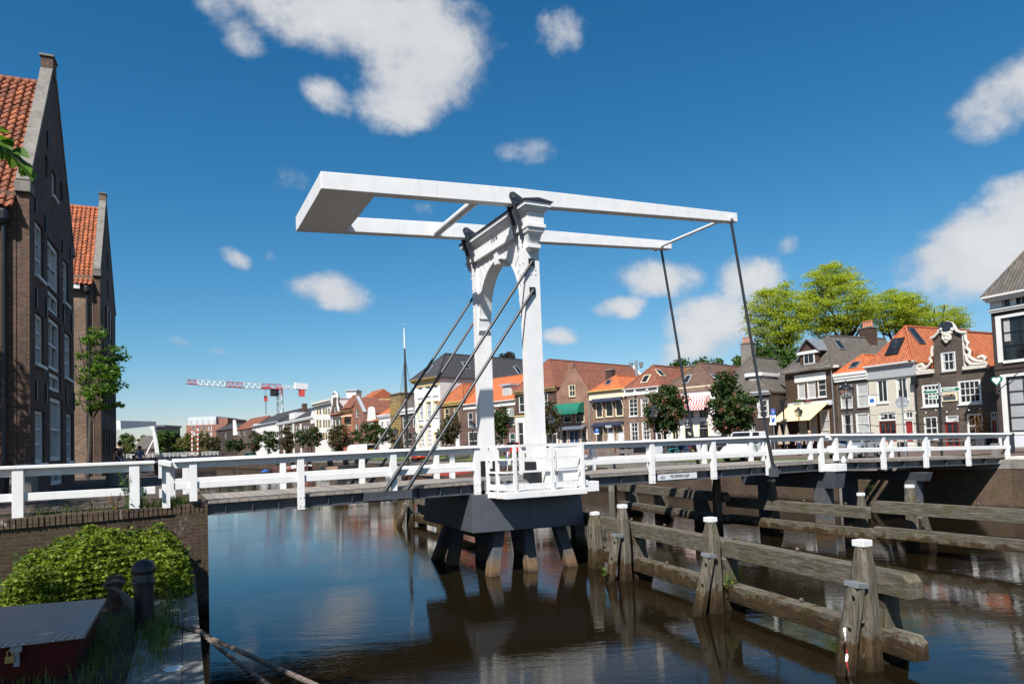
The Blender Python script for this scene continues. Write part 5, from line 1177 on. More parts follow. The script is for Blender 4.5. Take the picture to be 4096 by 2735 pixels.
# M2: tan brick with yellow cornice and blue awnings
H = house('c3', 614, 942, 700, LM, 'tan brick shop house with yellow cornice, blue folded awnings and orange roof', 'brick_tan')
for r in ((662, 590, 728, 755), (752, 580, 828, 746), (845, 570, 922, 740)): H.win('c3', *r, style='y', nx=1, nz=1, sill='stone_grey', fr='cream_paint', fw=.14)
for r in ((665, 820, 735, 1010), (768, 815, 842, 1010), (858, 810, 932, 1010)): H.win('c3', *r, style='y', nx=1, nz=1, sill=False, fr='cream_paint', fw=.12)
ze = zat(H, 775, 500); H.finish(ze=ze, depth=12); hip, zr = H.vz('c3', 808, 355, H.w*.5); H.hiproof('tile_bright', ze, zr, max(2, hip), 12, .2)
H.band('cornice', ze-1.0, ze-.15, .12, 'cream_paint'); H.band('cornice', ze-.15, ze+.12, .45, 'yellow_paint', steps=3); H.skylight('f', 'zinc', .42, .42, .8, .9); H.chimney(.9, 3.2, ze, zr+.9, 1.0, .8, 'brick_brown')
MB().box(0, 0.01, 0, .01, 0, .01)
for i, r in enumerate(((640, 570, 735, 600), (735, 562, 830, 592), (830, 552, 925, 582), (650, 798, 745, 825), (745, 790, 838, 818), (838, 785, 930, 812))):
    a, b, z0, z1 = H.rect('c3', *r); m = MB(); n = 5
    for k in range(n): v0, v1 = -.05-.12*k, -.05-.12*(k+1); zz0, zz1 = z1-.08*k, z1-.08*(k+1); m.hexa([H.p(a, zz0-.16, v0), H.p(b, zz0-.16, v0), H.p(b, zz1-.16, v1), H.p(a, zz1-.16, v1), H.p(a, zz0, v0), H.p(b, zz0, v0), H.p(b, zz1, v1), H.p(a, zz1, v1)])
    tag(m.build('awning', 'awning_navy', None), ('folded navy awning over the %s %s window of the yellow corniced house' % (('left', 'middle', 'right')[i % 3], 'upper' if i < 3 else 'ground floor')), 'awning', 'navy awnings on the yellow corniced house')
    for u in (a, b): m = MB(); m.bar(H.p(u, z0-.1, -.45), H.p(u, z0-1.1, -.04), .06, .10); m.build('awning_arm', 'cream_paint', H.root)
for x0, x1 in ((780, 832), (875, 925)): a, b, z0, z1 = H.rect('c3', x0, 880, x1, 1000); m = MB(); H.box(m, a, b, 2.3, z1, .02, .12); m.build('white_board', 'lightgrey_paint', H.root)
# M1: pink brick gable with green awnings
H = house('c3', 298, 614, 700, LM, 'pink brick gabled shop house with two green dome awnings', 'brick_pink')
def g(x, y): return H.uz('c3', x, y)
ol = [(0, 2.0), (H.w, 2.0), (H.w, g(605, 480)[1]), (H.w-.5, g(585, 478)[1]), g(455, 290), (g(455, 240)), g(408, 240), g(408, 295), (.5, g(320, 500)[1]), (0, g(305, 505)[1])]
H.win('c3', 408, 438, 472, 556, style='y', nx=2, nz=2, sill='stone_grey', fr='cream_paint', fw=.14)
H.win('c3', 355, 660, 435, 800, style='y', nx=1, nz=1, sill='stone_grey', fr='cream_paint', fw=.14); H.win('c3', 470, 650, 556, 798, style='y', nx=1, nz=1, sill='stone_grey', fr='cream_paint', fw=.14)
H.win('c3', 325, 865, 405, 1050, style='y', nx=1, nz=1, sill=False, fw=.12); H.win('c3', 412, 865, 510, 1085, style='y', nx=2, nz=1, sill=False, pane='door_blue', name='door'); H.win('c3', 518, 855, 590, 1040, style='y', nx=1, nz=1, sill=False, fw=.12)
zs = g(605, 485)[1]; H.finish(ol, ze=zs, depth=12)
zq = g(430, 285)[1]-.3; r = MB(); uq = H.w*.42; P = [H.p(-.1, zs-.3, .33), H.p(uq, zq, .33), H.p(H.w+.1, zs-.3, .33), H.p(-.1, zs-.3, 12), H.p(uq, zq, 12), H.p(H.w+.1, zs-.3, 12)]
r.add(P, [(0, 1, 4, 3), (1, 2, 5, 4), (0, 2, 1), (3, 4, 5), (0, 3, 5, 2)]); H.roof = r.build('roof', 'tile_red', H.root)
for i, r in enumerate(((300, 622, 420, 725), (412, 610, 556, 718))):
    a, b, z0, z1 = H.rect('c3', *r); n = 8; m = MB(); a += .25*(1-i)
    pr = [(1.3*sin(pi/2*k/n), z1-(z1-z0-.15)*(1-cos(pi/2*k/n))) for k in range(n+1)]
    for k in range(n): m.add([H.p(a, pr[k][1], -pr[k][0]), H.p(b, pr[k][1], -pr[k][0]), H.p(b, pr[k+1][1], -pr[k+1][0]), H.p(a, pr[k+1][1], -pr[k+1][0])], [(0, 1, 2, 3)])
    m.add([H.p(a, pr[-1][1], -pr[-1][0]), H.p(b, pr[-1][1], -pr[-1][0]), H.p(b, z0, -pr[-1][0]), H.p(a, z0, -pr[-1][0])], [(0, 1, 2, 3)])
    for u in (a, b): m.add([H.p(u, z0+.1, -.01)]+[H.p(u, q[1], -q[0]) for q in pr], [tuple(range(n+2))])
    tag(m.build('awning', 'awning_green', None), '%s green dome awning on the pink brick gabled house' % ('left' if i == 0 else 'right'), 'awning', 'green dome awnings')
a, b, z0, z1 = H.rect('c3', 315, 828, 582, 858); m = MB(); m.hexa([H.p(a, z0-.1, -.9), H.p(b, z0-.1, -.9), H.p(b, z1-.1, 0), H.p(a, z1-.1, 0), H.p(a, z0, -.9), H.p(b, z0, -.9), H.p(b, z1, 0), H.p(a, z1, 0)]); tag(m.build('awning', 'awning_blue_stripe', None), 'dark striped awning over the shop front of the pink brick gabled house', 'awning')
u, z = H.uz('c3', 610, 600); MB().tube([H.p(H.w-.1, zs-1.5, -.1), H.p(H.w-.1, 2.3, -.1)], .08, 8).build('downpipe', 'zinc', H.root)
# L8: big orange roof behind M1 and its dark front
H = house('c2', 1318, 1712, 700, LM, 'house with the large orange roof behind the near bridge pillar, white ground floor', 'brick_brown')
H.win('c2', 1350, 545, 1405, 705, nx=1, nz=2, fw=.14); H.win('c2', 1585, 520, 1625, 680, nx=1, nz=2, fw=.14); H.win('c2', 1440, 540, 1520, 700, nx=1, nz=2)
for x in (1345, 1450, 1600, 1655): H.win('c2', x, 800, x+50, 1010, nx=1, nz=2, sill=False)
ze = zat(H, 1500, 485); H.finish(ze=ze, depth=22); hip, zr = H.vz('c2', 1530, 196, H.w*.5); print('L8', hip, zr, ze); H.hiproof('tile_red', ze, min(zr, ze+7), max(3, min(hip, 9)), 22, .3)
H.band('cornice', ze-.5, ze+.05, .35, 'brick_ochre', steps=2); zgf = zat(H, 1500, 730); m = MB(); wl = sorted([w_ for w_ in H.wins if w_[3] < zgf], key=lambda w_: w_[0])
u = 0
for w_ in wl: H.box(m, u, w_[0]-.02, 2.2, zgf, -.05, .02); H.box(m, w_[0]-.02, w_[1]+.02, w_[3]+.02, zgf, -.05, .02); u = w_[1]+.02
H.box(m, u, H.w, 2.2, zgf, -.05, .02); m.build('ground_floor', 'white_stucco', H.root); H.band('string_course', zgf, zgf+.14, .16, 'yellow_paint')
e, r0, r1 = H.rp; m = MB(); m.bar(r1+Vector((0, 0, .1)), e[2]+Vector((0, 0, .1)), .35, .35); m.bar(r1+Vector((0, 0, .1)), e[3]+Vector((0, 0, .1)), .35, .35); m.build('verge', 'white_trim', H.roof)
# M-row annex: bright orange roof and white dormer between M2 and M3 behind
# L7: pink brick, white cornice, bright orange side roof and white dormer
H = house('c2', 836, 1322, 700, LM, 'pinkish brick house with bright orange roof, big white dormer and green striped awning', 'brick_purple')
for r in ((872, 700, 920, 842), (945, 695, 990, 838), (1040, 690, 1085, 830), (1250, 758, 1312, 822), (1160, 760, 1220, 825)): H.win('c2', *r, nx=1, nz=2, sill='stone_grey', fw=.13)
for r in ((876, 880, 965, 1060), (1040, 880, 1110, 1060)): H.win('c2', *r, nx=2, nz=2, fw=.15)
H.win('c2', 1262, 893, 1318, 1020, nx=1, nz=2, sill=False, pane='door_green', fw=.13); H.win('c2', 1150, 900, 1210, 1010, nx=1, nz=2)
ze = zat(H, 1080, 610); H.finish(ze=ze, depth=10); H.sideroof('tile_bright', ze, zat(H, 1080, 430)+1.3, 10)
H.band('cornice', ze-.7, ze-.1, .1, 'white_trim'); H.band('cornice', ze-.1, ze+.1, .4, 'white_trim', steps=2)
for (x0, y0, x1, y1, sd) in ((1155, 450, 1235, 572, 'white_trim'), (925, 538, 958, 618, 'white_trim')):
    a, b, z0, z1 = H.rect('c2', x0, y0, x1, y1); m = MB(); H.box(m, a, b, z0-.2, z1, .9, 5); d = m.build('dormer', sd, H.roof); m = MB(); H.box(m, a-.25, b+.25, z1, z1+.28, .6, 5.3); m.build('dormer_roof', 'lead', d); m = MB(); H.box(m, a+.15, b-.15, z0+.1, z1-.15, .84, .91); m.build('pane', 'curtain' if x0 > 1000 else 'glass', d)
a, b, z0, z1 = H.rect('c2', 1112, 672, 1308, 756); m = MB(); n = 8; pr = [(1.2*sin(pi/2*k/n), z1-(z1-z0-.1)*(1-cos(pi/2*k/n))) for k in range(n+1)]
for k in range(n): m.add([H.p(a, pr[k][1], -pr[k][0]), H.p(b, pr[k][1], -pr[k][0]), H.p(b, pr[k+1][1], -pr[k+1][0]), H.p(a, pr[k+1][1], -pr[k+1][0])], [(0, 1, 2, 3)])
for u in (a, b): m.add([H.p(u, z0, -.01)]+[H.p(u, q[1], -q[0]) for q in pr], [tuple(range(n+2))])
tag(m.build('awning', 'awning_green_stripe', None), 'green and white striped dome awning left of the near bridge pillar', 'awning')
# L6: brick, yellow cornice, orange hip
H = house('c2', 604, 836, 700, LM, 'purple brick house with yellow cornice and orange hipped roof beside the white mansion', 'brick_purple')
for r in ((648, 662, 698, 772), (738, 655, 788, 790)): H.win('c2', *r, style='y', nx=1, nz=2, sill='stone_grey', fr='yellow_paint', fw=.13)
H.win('c2', 650, 870, 705, 1010, style='y', nx=1, nz=2); H.win('c2', 755, 895, 795, 1060, nx=1, nz=1, sill=False, pane='lightgrey_paint', name='door')
ze = zat(H, 720, 605); H.finish(ze=ze, depth=14); hip, zr = H.vz('c2', 800, 430, H.w*.5); H.hiproof('tile_orange', ze, zr, max(2.5, hip), 14, .25)
H.band('cornice', ze-.55, ze+.05, .4, 'ochre_paint', steps=3)
# L5: white mansion, slate roof
H = house('c2', 374, 618, 700, LM, 'tall white three storey mansion with large dark slate hipped roof', 'white_stucco', name='mansion')
for r in ((404, 465, 446, 568), (474, 455, 520, 552), (545, 444, 590, 546)): H.win('c2', *r, nx=1, nz=1, pane='white_stucco', fr='white_trim', sill='stone_grey', fw=.06)
for r in ((412, 618, 452, 776), (484, 604, 526, 770), (555, 598, 596, 752)): H.win('c2', *r, style='o', nx=1, nz=2, sill='stone_grey', fr='white_trim', pane='blind_grey', fw=.12)
for r in ((416, 830, 456, 1040), (490, 824, 530, 1040), (562, 890, 605, 1060)): H.win('c2', *r, style='o', nx=3, nz=5, sill=False, fr='white_trim', pane='curtain' if r[0] < 550 else 'dark_void', fw=.1)
H.ws = [w_ for w_ in H.wins]
ze = zat(H, 495, 385); H.finish(ze=ze, depth=26, rec=.25)
for w_ in H.ws[3:]: m = MB(); H.box(m, w_[0]-.16, w_[0]+.002, w_[2], w_[3]+.15, -.035, .1); H.box(m, w_[0]-.16, w_[1]+.1, w_[3]+.002, w_[3]+.15, -.035, .1); m.build('window_surround', 'yellow_paint', H.root)
hip, zr = H.vz('c2', 612, 146, H.w*.5); H.hiproof('tile_slate', ze, zr, max(4, hip), 26, .7, backhip=4)
H.band('cornice', ze-.55, ze+.05, .7, 'ochre_paint', steps=3); H.band('string_course', ze-1.2, ze-1.0, .08, 'yellow_paint')
H.skylight('f', 'lead', .40, .20, 1.0, 2.0); H.skylight('r', 'lead', .28, .35, 1.0, 1.7); H.skylight('r', 'lead', .72, .28, 1.0, 2.0)
# ===== far row (crops k and c1)
def simple(c, xl, xr, ye, line, label, mat, wins, roof, rz, depth=9, nx=1, nz=2, fr='white_trim', corn=None, zb=2.3, name='house', uc=.5, pane='glass', rmat='tile_red'):
    H = house(c, xl, xr, ye, line, label, mat, zb, name)
    for r in wins: H.win(c, *r, nx=nx, nz=nz, fr=fr, sill=False, pane=pane)
    ze = zat(H, (xl+xr)/2, ye); H.finish(ze=ze, depth=depth)
    if roof == 'hip': hip, zr = H.vz(c, *rz, H.w*uc); H.hiproof(rmat, ze, max(zr, ze+1.5), max(2, min(hip, depth*.6)), depth, .3, uc=uc)
    elif roof == 'side': H.sideroof(rmat, ze, zat(H, *rz)+1.0, depth)
    elif roof == 'flat': m = MB(); H.box(m, -.1, H.w+.1, ze-.05, ze+.22, -.12, depth+.1); H.roof = m.build('roof', rmat, H.root)
    if corn: H.band('cornice', ze-corn[0], ze+.05, corn[1], corn[2], steps=2)
    return H
simple('k', 1440, 1712, 690, LK, 'narrow mauve brick house with tall white windows behind the barge mast', 'brick_purple', ((1478, 760, 1530, 1040), (1552, 745, 1606, 1030), (1662, 735, 1700, 1020), (1492, 1130, 1540, 1370), (1570, 1110, 1640, 1370)), 'hip', (1650, 380), corn=(.9, .35, 'white_trim'), rmat='tile_grey')
H = simple('k', 1250, 1445, 440, LK, 'flat roofed ochre brick warehouse house with wide latticed windows', 'brick_ochre', (), 'flat', None, depth=12, rmat='tile_brown')
for r in ((1275, 610, 1442, 795), (1300, 910, 1455, 1090), (1310, 1235, 1468, 1380)):
    a, b, z0, z1 = H.rect('k', *r); a = max(a, .15); b = min(b, H.w-.15); m = MB(); H.box(m, a, b, z0, z1, -.03, .05); f = m.build('window', 'glass', H.root); m = MB()
    for i in range(8): u = a+(b-a)*i/7; H.box(m, u-.06, u+.06, z0, z1, -.10, -.028)
    for i in range(5): z = z0+(z1-z0)*i/4; H.box(m, a-.06, b+.06, z-.06, z+.06, -.095, -.028)
    m.build('glazing_bars', 'ochre_paint', f)
hb = H.uz('k', 1300, 520); MB().bar(H.p(.4, hb[1], -.1), H.p(.4, hb[1], -2.2), .16, .2).build('hoist_beam', 'yellow_paint', H.root)
simple('k', 1040, 1250, 800, LK, 'small white rendered house with a white dormer in its orange roof', 'white_stucco', ((1090, 925, 1130, 1010), (1190, 920, 1225, 1010), (1100, 1150, 1140, 1300)), 'side', (1150, 640), depth=9, corn=(.5, .3, 'white_trim'), rmat='tile_bright')
H = house('k', 845, 1050, 800, LK, 'house with a white bell shaped gable standing before a red brown roof', 'brick_red')
def g(x, y): return H.uz('k', x, y)
m = MB(); ol = [g(835, 1000), g(970, 1000), g(960, 850), g(945, 720), g(940, 690), g(915, 655), g(890, 655), g(865, 680), g(860, 740), g(850, 880)]
H.finish(ze=zat(H, 900, 900), depth=9); m.prism(ol, H.A+H.Nn*.05, H.U, (0, 0, 1), -H.Nn*.5); m.build('gable', 'white_stucco', H.root); H.sideroof('tile_orange', zat(H, 1000, 900), zat(H, 1000, 800)+1, 9)
H = house('k', 585, 800, 800, LK, 'red brown brick gable house with pale stone verge and long red roof', 'brick_red')
ol = [(0, 2.0), (H.w, 2.0), g2 := H.uz('k', 795, 755), H.uz('k', 665, 470), H.uz('k', 600, 690), (0, H.uz('k', 590, 740)[1])]
ol[2] = (H.w, g2[1]); H.win('k', 648, 705, 690, 850, nx=1, nz=2); H.win('k', 640, 960, 690, 1100, nx=1, nz=2)
H.finish(ol, ze=g2[1], depth=16); zq = H.uz('k', 665, 470)[1]; uq = H.uz('k', 665, 470)[0]; r = MB(); P = [H.p(0, g2[1]-.2, .33), H.p(uq, zq-.2, .33), H.p(H.w+.1, g2[1]-.2, .33), H.p(0, g2[1]-.2, 16), H.p(uq, zq-.2, 16), H.p(H.w+.1, g2[1]-.2, 16)]
r.add(P, [(0, 1, 4, 3), (1, 2, 5, 4), (0, 2, 1), (3, 4, 5), (0, 3, 5, 2)]); H.roof = r.build('roof', 'tile_red', H.root)
m = MB(); m.bar(H.p(uq, zq, .1), H.p(H.w+.05, g2[1], .1), .6, .3); m.build('verge', 'lead', H.roof); H.chimney(H.w-1, 9, g2[1]+1, zq-.5, 1.4, 1.2, 'brick_red')
H = house('k', 388, 585, 800, LK, 'ornate orange brick house with bow window and dormer, orange tiled roof', 'brick_orange')
H.win('k', 440, 860, 560, 990, nx=3, nz=2, fr='ochre_paint', sill='cream_paint'); ze = zat(H, 480, 720); H.finish(ze=ze, depth=14); H.sideroof('tile_orange', ze, zat(H, 500, 480)+1.5, 14); H.band('cornice', ze-.5, ze, .4, 'brick_ochre', steps=3)
a, b, z0, z1 = H.rect('k', 440, 835, 565, 1000); m = MB(); m.prism([(a, 0), (b, 0), (b-.4, .9), (a+.4, .9)], H.A+Vector((0, 0, z1)), H.U, H.Nn, (0, 0, .25)); m.build('bow_roof', 'cream_paint', H.root)
H.quad_on('dormer', [H.p(.6, ze+.2, -.1), H.p(H.w-.3, ze+.2, -.1), H.p(H.w-.6, ze+3.2, 2.4), H.p(1.2, ze+3.2, 2.4)], 'tile_red', H.roof, .3)
H = house('k', 188, 388, 800, LK, 'grey brown brick neck gable house with white curved top and scrolls', 'brick_grey')
def g(x, y): return H.uz('k', x, y)
ol = [(0, 2.0), (H.w, 2.0), (H.w, g(385, 780)[1]), g(345, 720), g(322, 610), g(325, 480), g(310, 420), g(265, 390), g(235, 420), g(232, 480), g(232, 620), g(215, 740), (0, g(190, 800)[1])]
H.win('k', 260, 655, 298, 805, nx=1, nz=2); 
for x in (205, 270, 340): H.win('k', x, 880, x+38, 1080, nx=1, nz=2)
H.finish(ol, ze=g(190, 800)[1], depth=12); zz = g(190, 800)[1]; H.sideroof('tile_orange', zz, g(300, 490)[1], 12); m = MB()
m.tube([H.p(*g(x, y), -.1) for x, y in ((345, 740), (340, 700), (325, 640), (322, 560), (326, 480), (312, 425), (268, 392), (234, 425), (231, 480), (231, 620), (220, 700), (200, 780))], .22, 8)
a, b, z0, z1 = H.rect('k', 240, 420, 310, 490); H.box(m, a, b, z0, z1, -.08, .02); m.build('scroll_ornament', 'white_stucco', H.root)
H = simple('c1', 1308, 1478, 478, LK, 'pale four storey cream house with rows of small yellow framed windows', 'white_stucco', tuple((x, y, x+19, y+h) for x in (1328, 1354, 1388, 1410, 1435) for y, h in ((545, 60), (655, 75), (775, 70))), 'flat', None, depth=14, fr='yellow_paint', corn=(.9, .8, 'stone_light'), rmat='lead')
def ln(c, xl, D0, xr, D1, y=700):
    a = at_depth(*px(c, xl, y), D0); b = at_depth(*px(c, xr, y), D1); return ((a.x, a.y), (b.x, b.y))
H = simple('c1', 960, 1305, 655, ln('c1', 960, 205, 1305, 170), 'long brick terrace with white pilasters, grey slate roof and a white dormer', 'brick_purple', tuple((x, y, x+17, y+h) for x in (985, 1010, 1050, 1085, 1135, 1160, 1210, 1230, 1250) for y, h in ((705, 60), (790, 70))), 'side', (1150, 560), depth=12, corn=(.6, .4, 'white_trim'), rmat='tile_slate')
for x in (965, 1020, 1110, 1180): a, b, z0, z1 = H.rect('c1', x, 690, x+12, 900); m = MB(); H.box(m, a, b, 2.3, z1, -.15, .02); m.build('pilaster', 'white_trim', H.root)
a, b, z0, z1 = H.rect('c1', 1052, 590, 1100, 655); m = MB(); H.box(m, a, b, z0, z1, .6, 6); d = m.build('dormer', 'white_trim', H.roof); H.chimney((a+b)/2+.5, 4, z1, z1+2.4, 2, 1, 'brick_brown')
a, b, z0, z1 = H.rect('c1', 1275, 570, 1308, 690); m = MB(); m.prism([(a, z0), (b, z0), (b, z1-1.6), ((a+b)/2, z1), (a, z1-1.6)], H.A+H.Nn*.1, H.U, (0, 0, 1), -H.Nn*.4); m.build('gable', 'white_stucco', H.root)
H = simple('c1', 728, 962, 690, ln('c1', 728, 235, 962, 205), 'white rendered house with broad dark grey roof below the crane', 'white_stucco', ((735, 695, 750, 740), (755, 692, 770, 740), (780, 690, 795, 738)), 'side', (850, 600), depth=16, corn=(.5, .5, 'lead'), rmat='tile_slate')
H = simple('c1', 556, 728, 740, ln('c1', 556, 255, 728, 238), 'brick house with rusty orange roof and white stepped verge', 'brick_grey', ((600, 755, 620, 800), (650, 755, 668, 800)), 'side', (650, 655), depth=12, rmat='tile_red')
a, b, z0, z1 = H.rect('c1', 552, 655, 572, 800); m = MB()
for i in range(5): H.box(m, a, b+.6*i, z0+(z1-z0)*(4-i)/5, z0+(z1-z0)*(5-i)/5, -.3, .1)
m.build('stepped_verge', 'white_stucco', H.root)
simple('c1', 388, 560, 745, ln('c1', 388, 275, 560, 256), 'small dark gabled house at the end of the far row', 'brick_dark', ((400, 800, 420, 840), (470, 780, 490, 830)), 'hip', (520, 690), depth=12, rmat='tile_slate')
# modern block and church like house far left
H = house('c1', 104, 478, 700, ln('c1', 104, 330, 478, 330), 'modern red brick block with pale metal top storey far down the canal', 'brick_red', 2.0, 'apartment_block', 'apartment block')
for x in (155, 208, 260, 312): H.win('c1', x, 715, x+35, 755, nx=3, nz=2, sill=False); H.win('c1', x, 770, x+35, 810, nx=3, nz=1, sill=False, pane='curtain')
ze = zat(H, 290, 700); H.finish(ze=ze, depth=30); u1 = H.uz('c1', 380, 650)[0]; zt = zat(H, 250, 625)
m = MB(); H.box(m, H.uz('c1', 118, 650)[0], u1, ze, zt, .6, 26); m.build('top_storey', 'metal_cladding', H.root); m = MB(); H.box(m, u1, H.w, ze, zt-1, 2, 26); m.build('stair_tower', 'brick_red', H.root)
m = MB()
for i in range(5): x = 135+i*55; a, b, z0, z1 = H.rect('c1', x, 655, x+20, 692); H.box(m, a, b, z0, z1, .5, .62)
m.build('window_strip', 'curtain', H.root)
H = house('q', 255, 600, 570, ln('q', 255, 285, 600, 285), 'low brown house with steep grey roof beyond the far white bridge', 'brick_brown', 2.0)
H.win('q', 445, 560, 490, 600, nx=3, nz=1); ze = zat(H, 430, 570); H.finish(ze=ze, depth=14); H.sideroof('tile_grey', ze, zat(H, 400, 472)+2, 14); 
# plain dark glazed block peeking over the trees
H = house('q', 490, 610, 330, ln('q', 490, 420, 610, 420), 'dark glazed office block peeking over the far green trees', 'steel_dark', 2.0, 'office_block', 'office block'); ze = zat(H, 550, 318); H.finish(ze=ze, depth=20); m = MB(); H.box(m, -1, H.w+1, ze, ze+1.2, -1, 20); m.build('roof', 'steel_grey', H.root)
# white attic block on the roofs behind the ochre house
p = at_depth(*px('k', 475, 475), 190); q = at_depth(*px('k', 650, 475), 190); zt = at_depth(*px('k', 560, 372), 190).z
H = Facade('rooftop_block', 'white boxy block rising behind the orange roofs of the far row', (p.x, p.y), (q.x, q.y), 2, 'white_stucco', 'building'); H.finish(ze=zt, depth=6); m = MB(); H.box(m, -.3, H.w+.3, zt, zt+.4, -.3, 6.3); m.build('roof', 'lead', H.root)
# ---------------------------------------------------------------- vegetation
def leafmesh(name, C, size, mat, parent, rng, aspect=.62, up=.5, spread=1.0):
    n = len(C); size = np.asarray(size)*np.ones(n)
    nr = rng.normal(size=(n, 3))*spread+np.array([0, 0, up]); nr /= np.linalg.norm(nr, axis=1)[:, None]
    t = rng.normal(size=(n, 3)); t -= nr*(t*nr).sum(1)[:, None]; t /= np.linalg.norm(t, axis=1)[:, None]; b = np.cross(nr, t)
    s = (size/2)[:, None]; a = aspect
    V = np.stack([C-t*s, C+b*s*a+nr*s*.15, C+t*s, C-b*s*a+nr*s*.15], 1).reshape(-1, 3)
    o0 = np.array(WLOC.get(parent, Vector((0, 0, 0)))) if parent else np.zeros(3)
    me = bpy.data.meshes.new(name); me.vertices.add(4*n); me.vertices.foreach_set('co', (V-o0).astype(np.float32).ravel())
    me.loops.add(4*n); me.loops.foreach_set('vertex_index', np.arange(4*n, dtype=np.int32)); me.polygons.add(n)
    me.polygons.foreach_set('loop_start', np.arange(0, 4*n, 4, dtype=np.int32)); me.update(calc_edges=True)
    me.materials.append(MATS[mat]); o = bpy.data.objects.new(name, me); COL.objects.link(o)
    if parent: o.parent = parent; WLOC[o] = Vector(o0)
    return o
def tree(name, label, base, cen, rad, ncl, nleaf, lsize, lmat, seed, clr=.8, flat=.7, bark='bark', tr=.16, blossoms=0, bsize=.2, group=None, cat='tree', limbs=7, hollow=.35, lobes=None, up=.5, mod=1.0):
    rng = np.random.default_rng(seed); rnd = random.Random(seed)
    root = thing(name, label, cat, base, group); base = Vector(base); cen = Vector(cen)
    P = []
    while len(P) < ncl:
        q = rng.uniform(-1, 1, 3); r = np.linalg.norm(q)
        if r > 1 or (r < hollow and rnd.random() < .75): continue
        w = 1+mod*(.28*sin(3.1*q[0]+seed)+.22*sin(4.3*q[1]+2*seed)+.2*sin(3.7*q[2]+3*seed))
        if r > .82*w: continue
        P.append(np.array(cen)+q*np.array(rad))
    if lobes:
        for (dx, dy, dz, rr, k) in lobes:
            for _ in range(k): q = rng.normal(size=3)*.45; P.append(np.array(cen)+np.array((dx, dy, dz))+q*rr)
    P = np.array(P)
    m = MB(); top = base.lerp(cen, .82); top.x += rnd.uniform(-.2, .2)
    fork = base.lerp(cen, .55); tr_ = tr
    m.tube([base-Vector((0, 0, .1)), base.lerp(fork, .5)+Vector((rnd.uniform(-.1, .1), rnd.uniform(-.1, .1), 0)), fork, top], [tr_*1.35, tr_, tr_*.85, tr_*.4], 8)
    L_ = []
    for i in range(limbs):
        a = 2*pi*i/limbs+rnd.uniform(-.3, .3); e = Vector((cen.x+cos(a)*rad[0]*.55, cen.y+sin(a)*rad[1]*.55, cen.z+rnd.uniform(-.35, .5)*rad[2]))
        s = base.lerp(cen, rnd.uniform(.5, .8)); md = s.lerp(e, .5)+Vector((0, 0, -.08*rad[2])); m.tube([s, md, e], [tr_*.5, tr_*.34, tr_*.18], 6); L_.append((s, md, e))
    for p in P[:: max(1, len(P)//(70 if tr > .2 else 40))]:
        q = Vector(p); s, md, e = min(L_, key=lambda l: (l[2]-q).length); m.tube([md.lerp(e, .6), md.lerp(q, .6)+Vector((0, 0, .1)), q], [tr_*.22, tr_*.14, tr_*.06], 5)
    m.build('trunk', bark, root, smooth=True)
    idx = rng.integers(0, len(P), nleaf); off = rng.normal(size=(nleaf, 3)); off /= np.maximum(1e-3, np.linalg.norm(off, axis=1))[:, None]; off *= (rng.random((nleaf, 1))**.45)
    C = P[idx]+off*np.array([clr, clr, clr*flat])*rng.uniform(.6, 1.25, (len(P), 1))[idx]
    leafmesh('crown', C, rng.uniform(.7, 1.3, nleaf)*lsize, lmat, root, rng, up=up)
    if blossoms:
        idx = rng.integers(0, len(P), blossoms); d = P[idx]-np.array(cen); d /= np.maximum(.01, np.linalg.norm(d, axis=1))[:, None]
        B = P[idx]+d*clr*.85+rng.normal(size=(blossoms, 3))*clr*.25; Q = np.repeat(B, 7, 0)+rng.normal(size=(blossoms*7, 3))*np.array([.07, .07, .16])*(bsize/.2)
        leafmesh('blossoms', Q, bsize*.75, 'blossom', root, rng, aspect=.8)
    return root
def pxtree(c, x0, y0, x1, y1, D, name, label, ncl, nleaf, lsize, lmat, seed, ground=None, depthk=1.0, **kw):
    cen = at_depth(*px(c, (x0+x1)/2, (y0+y1)/2), D); k = D/FOC/CROP[c][2]
    rx = (x1-x0)/2*k; rz = (y1-y0)/2*k
    g = zg(cen.x, cen.y) if ground is None else ground
    return tree(name, label, (cen.x, cen.y, g), cen, (rx, rx*depthk, rz), ncl, nleaf, lsize, lmat, seed, **kw)
G = 'red flowering chestnut trees along the far quay'
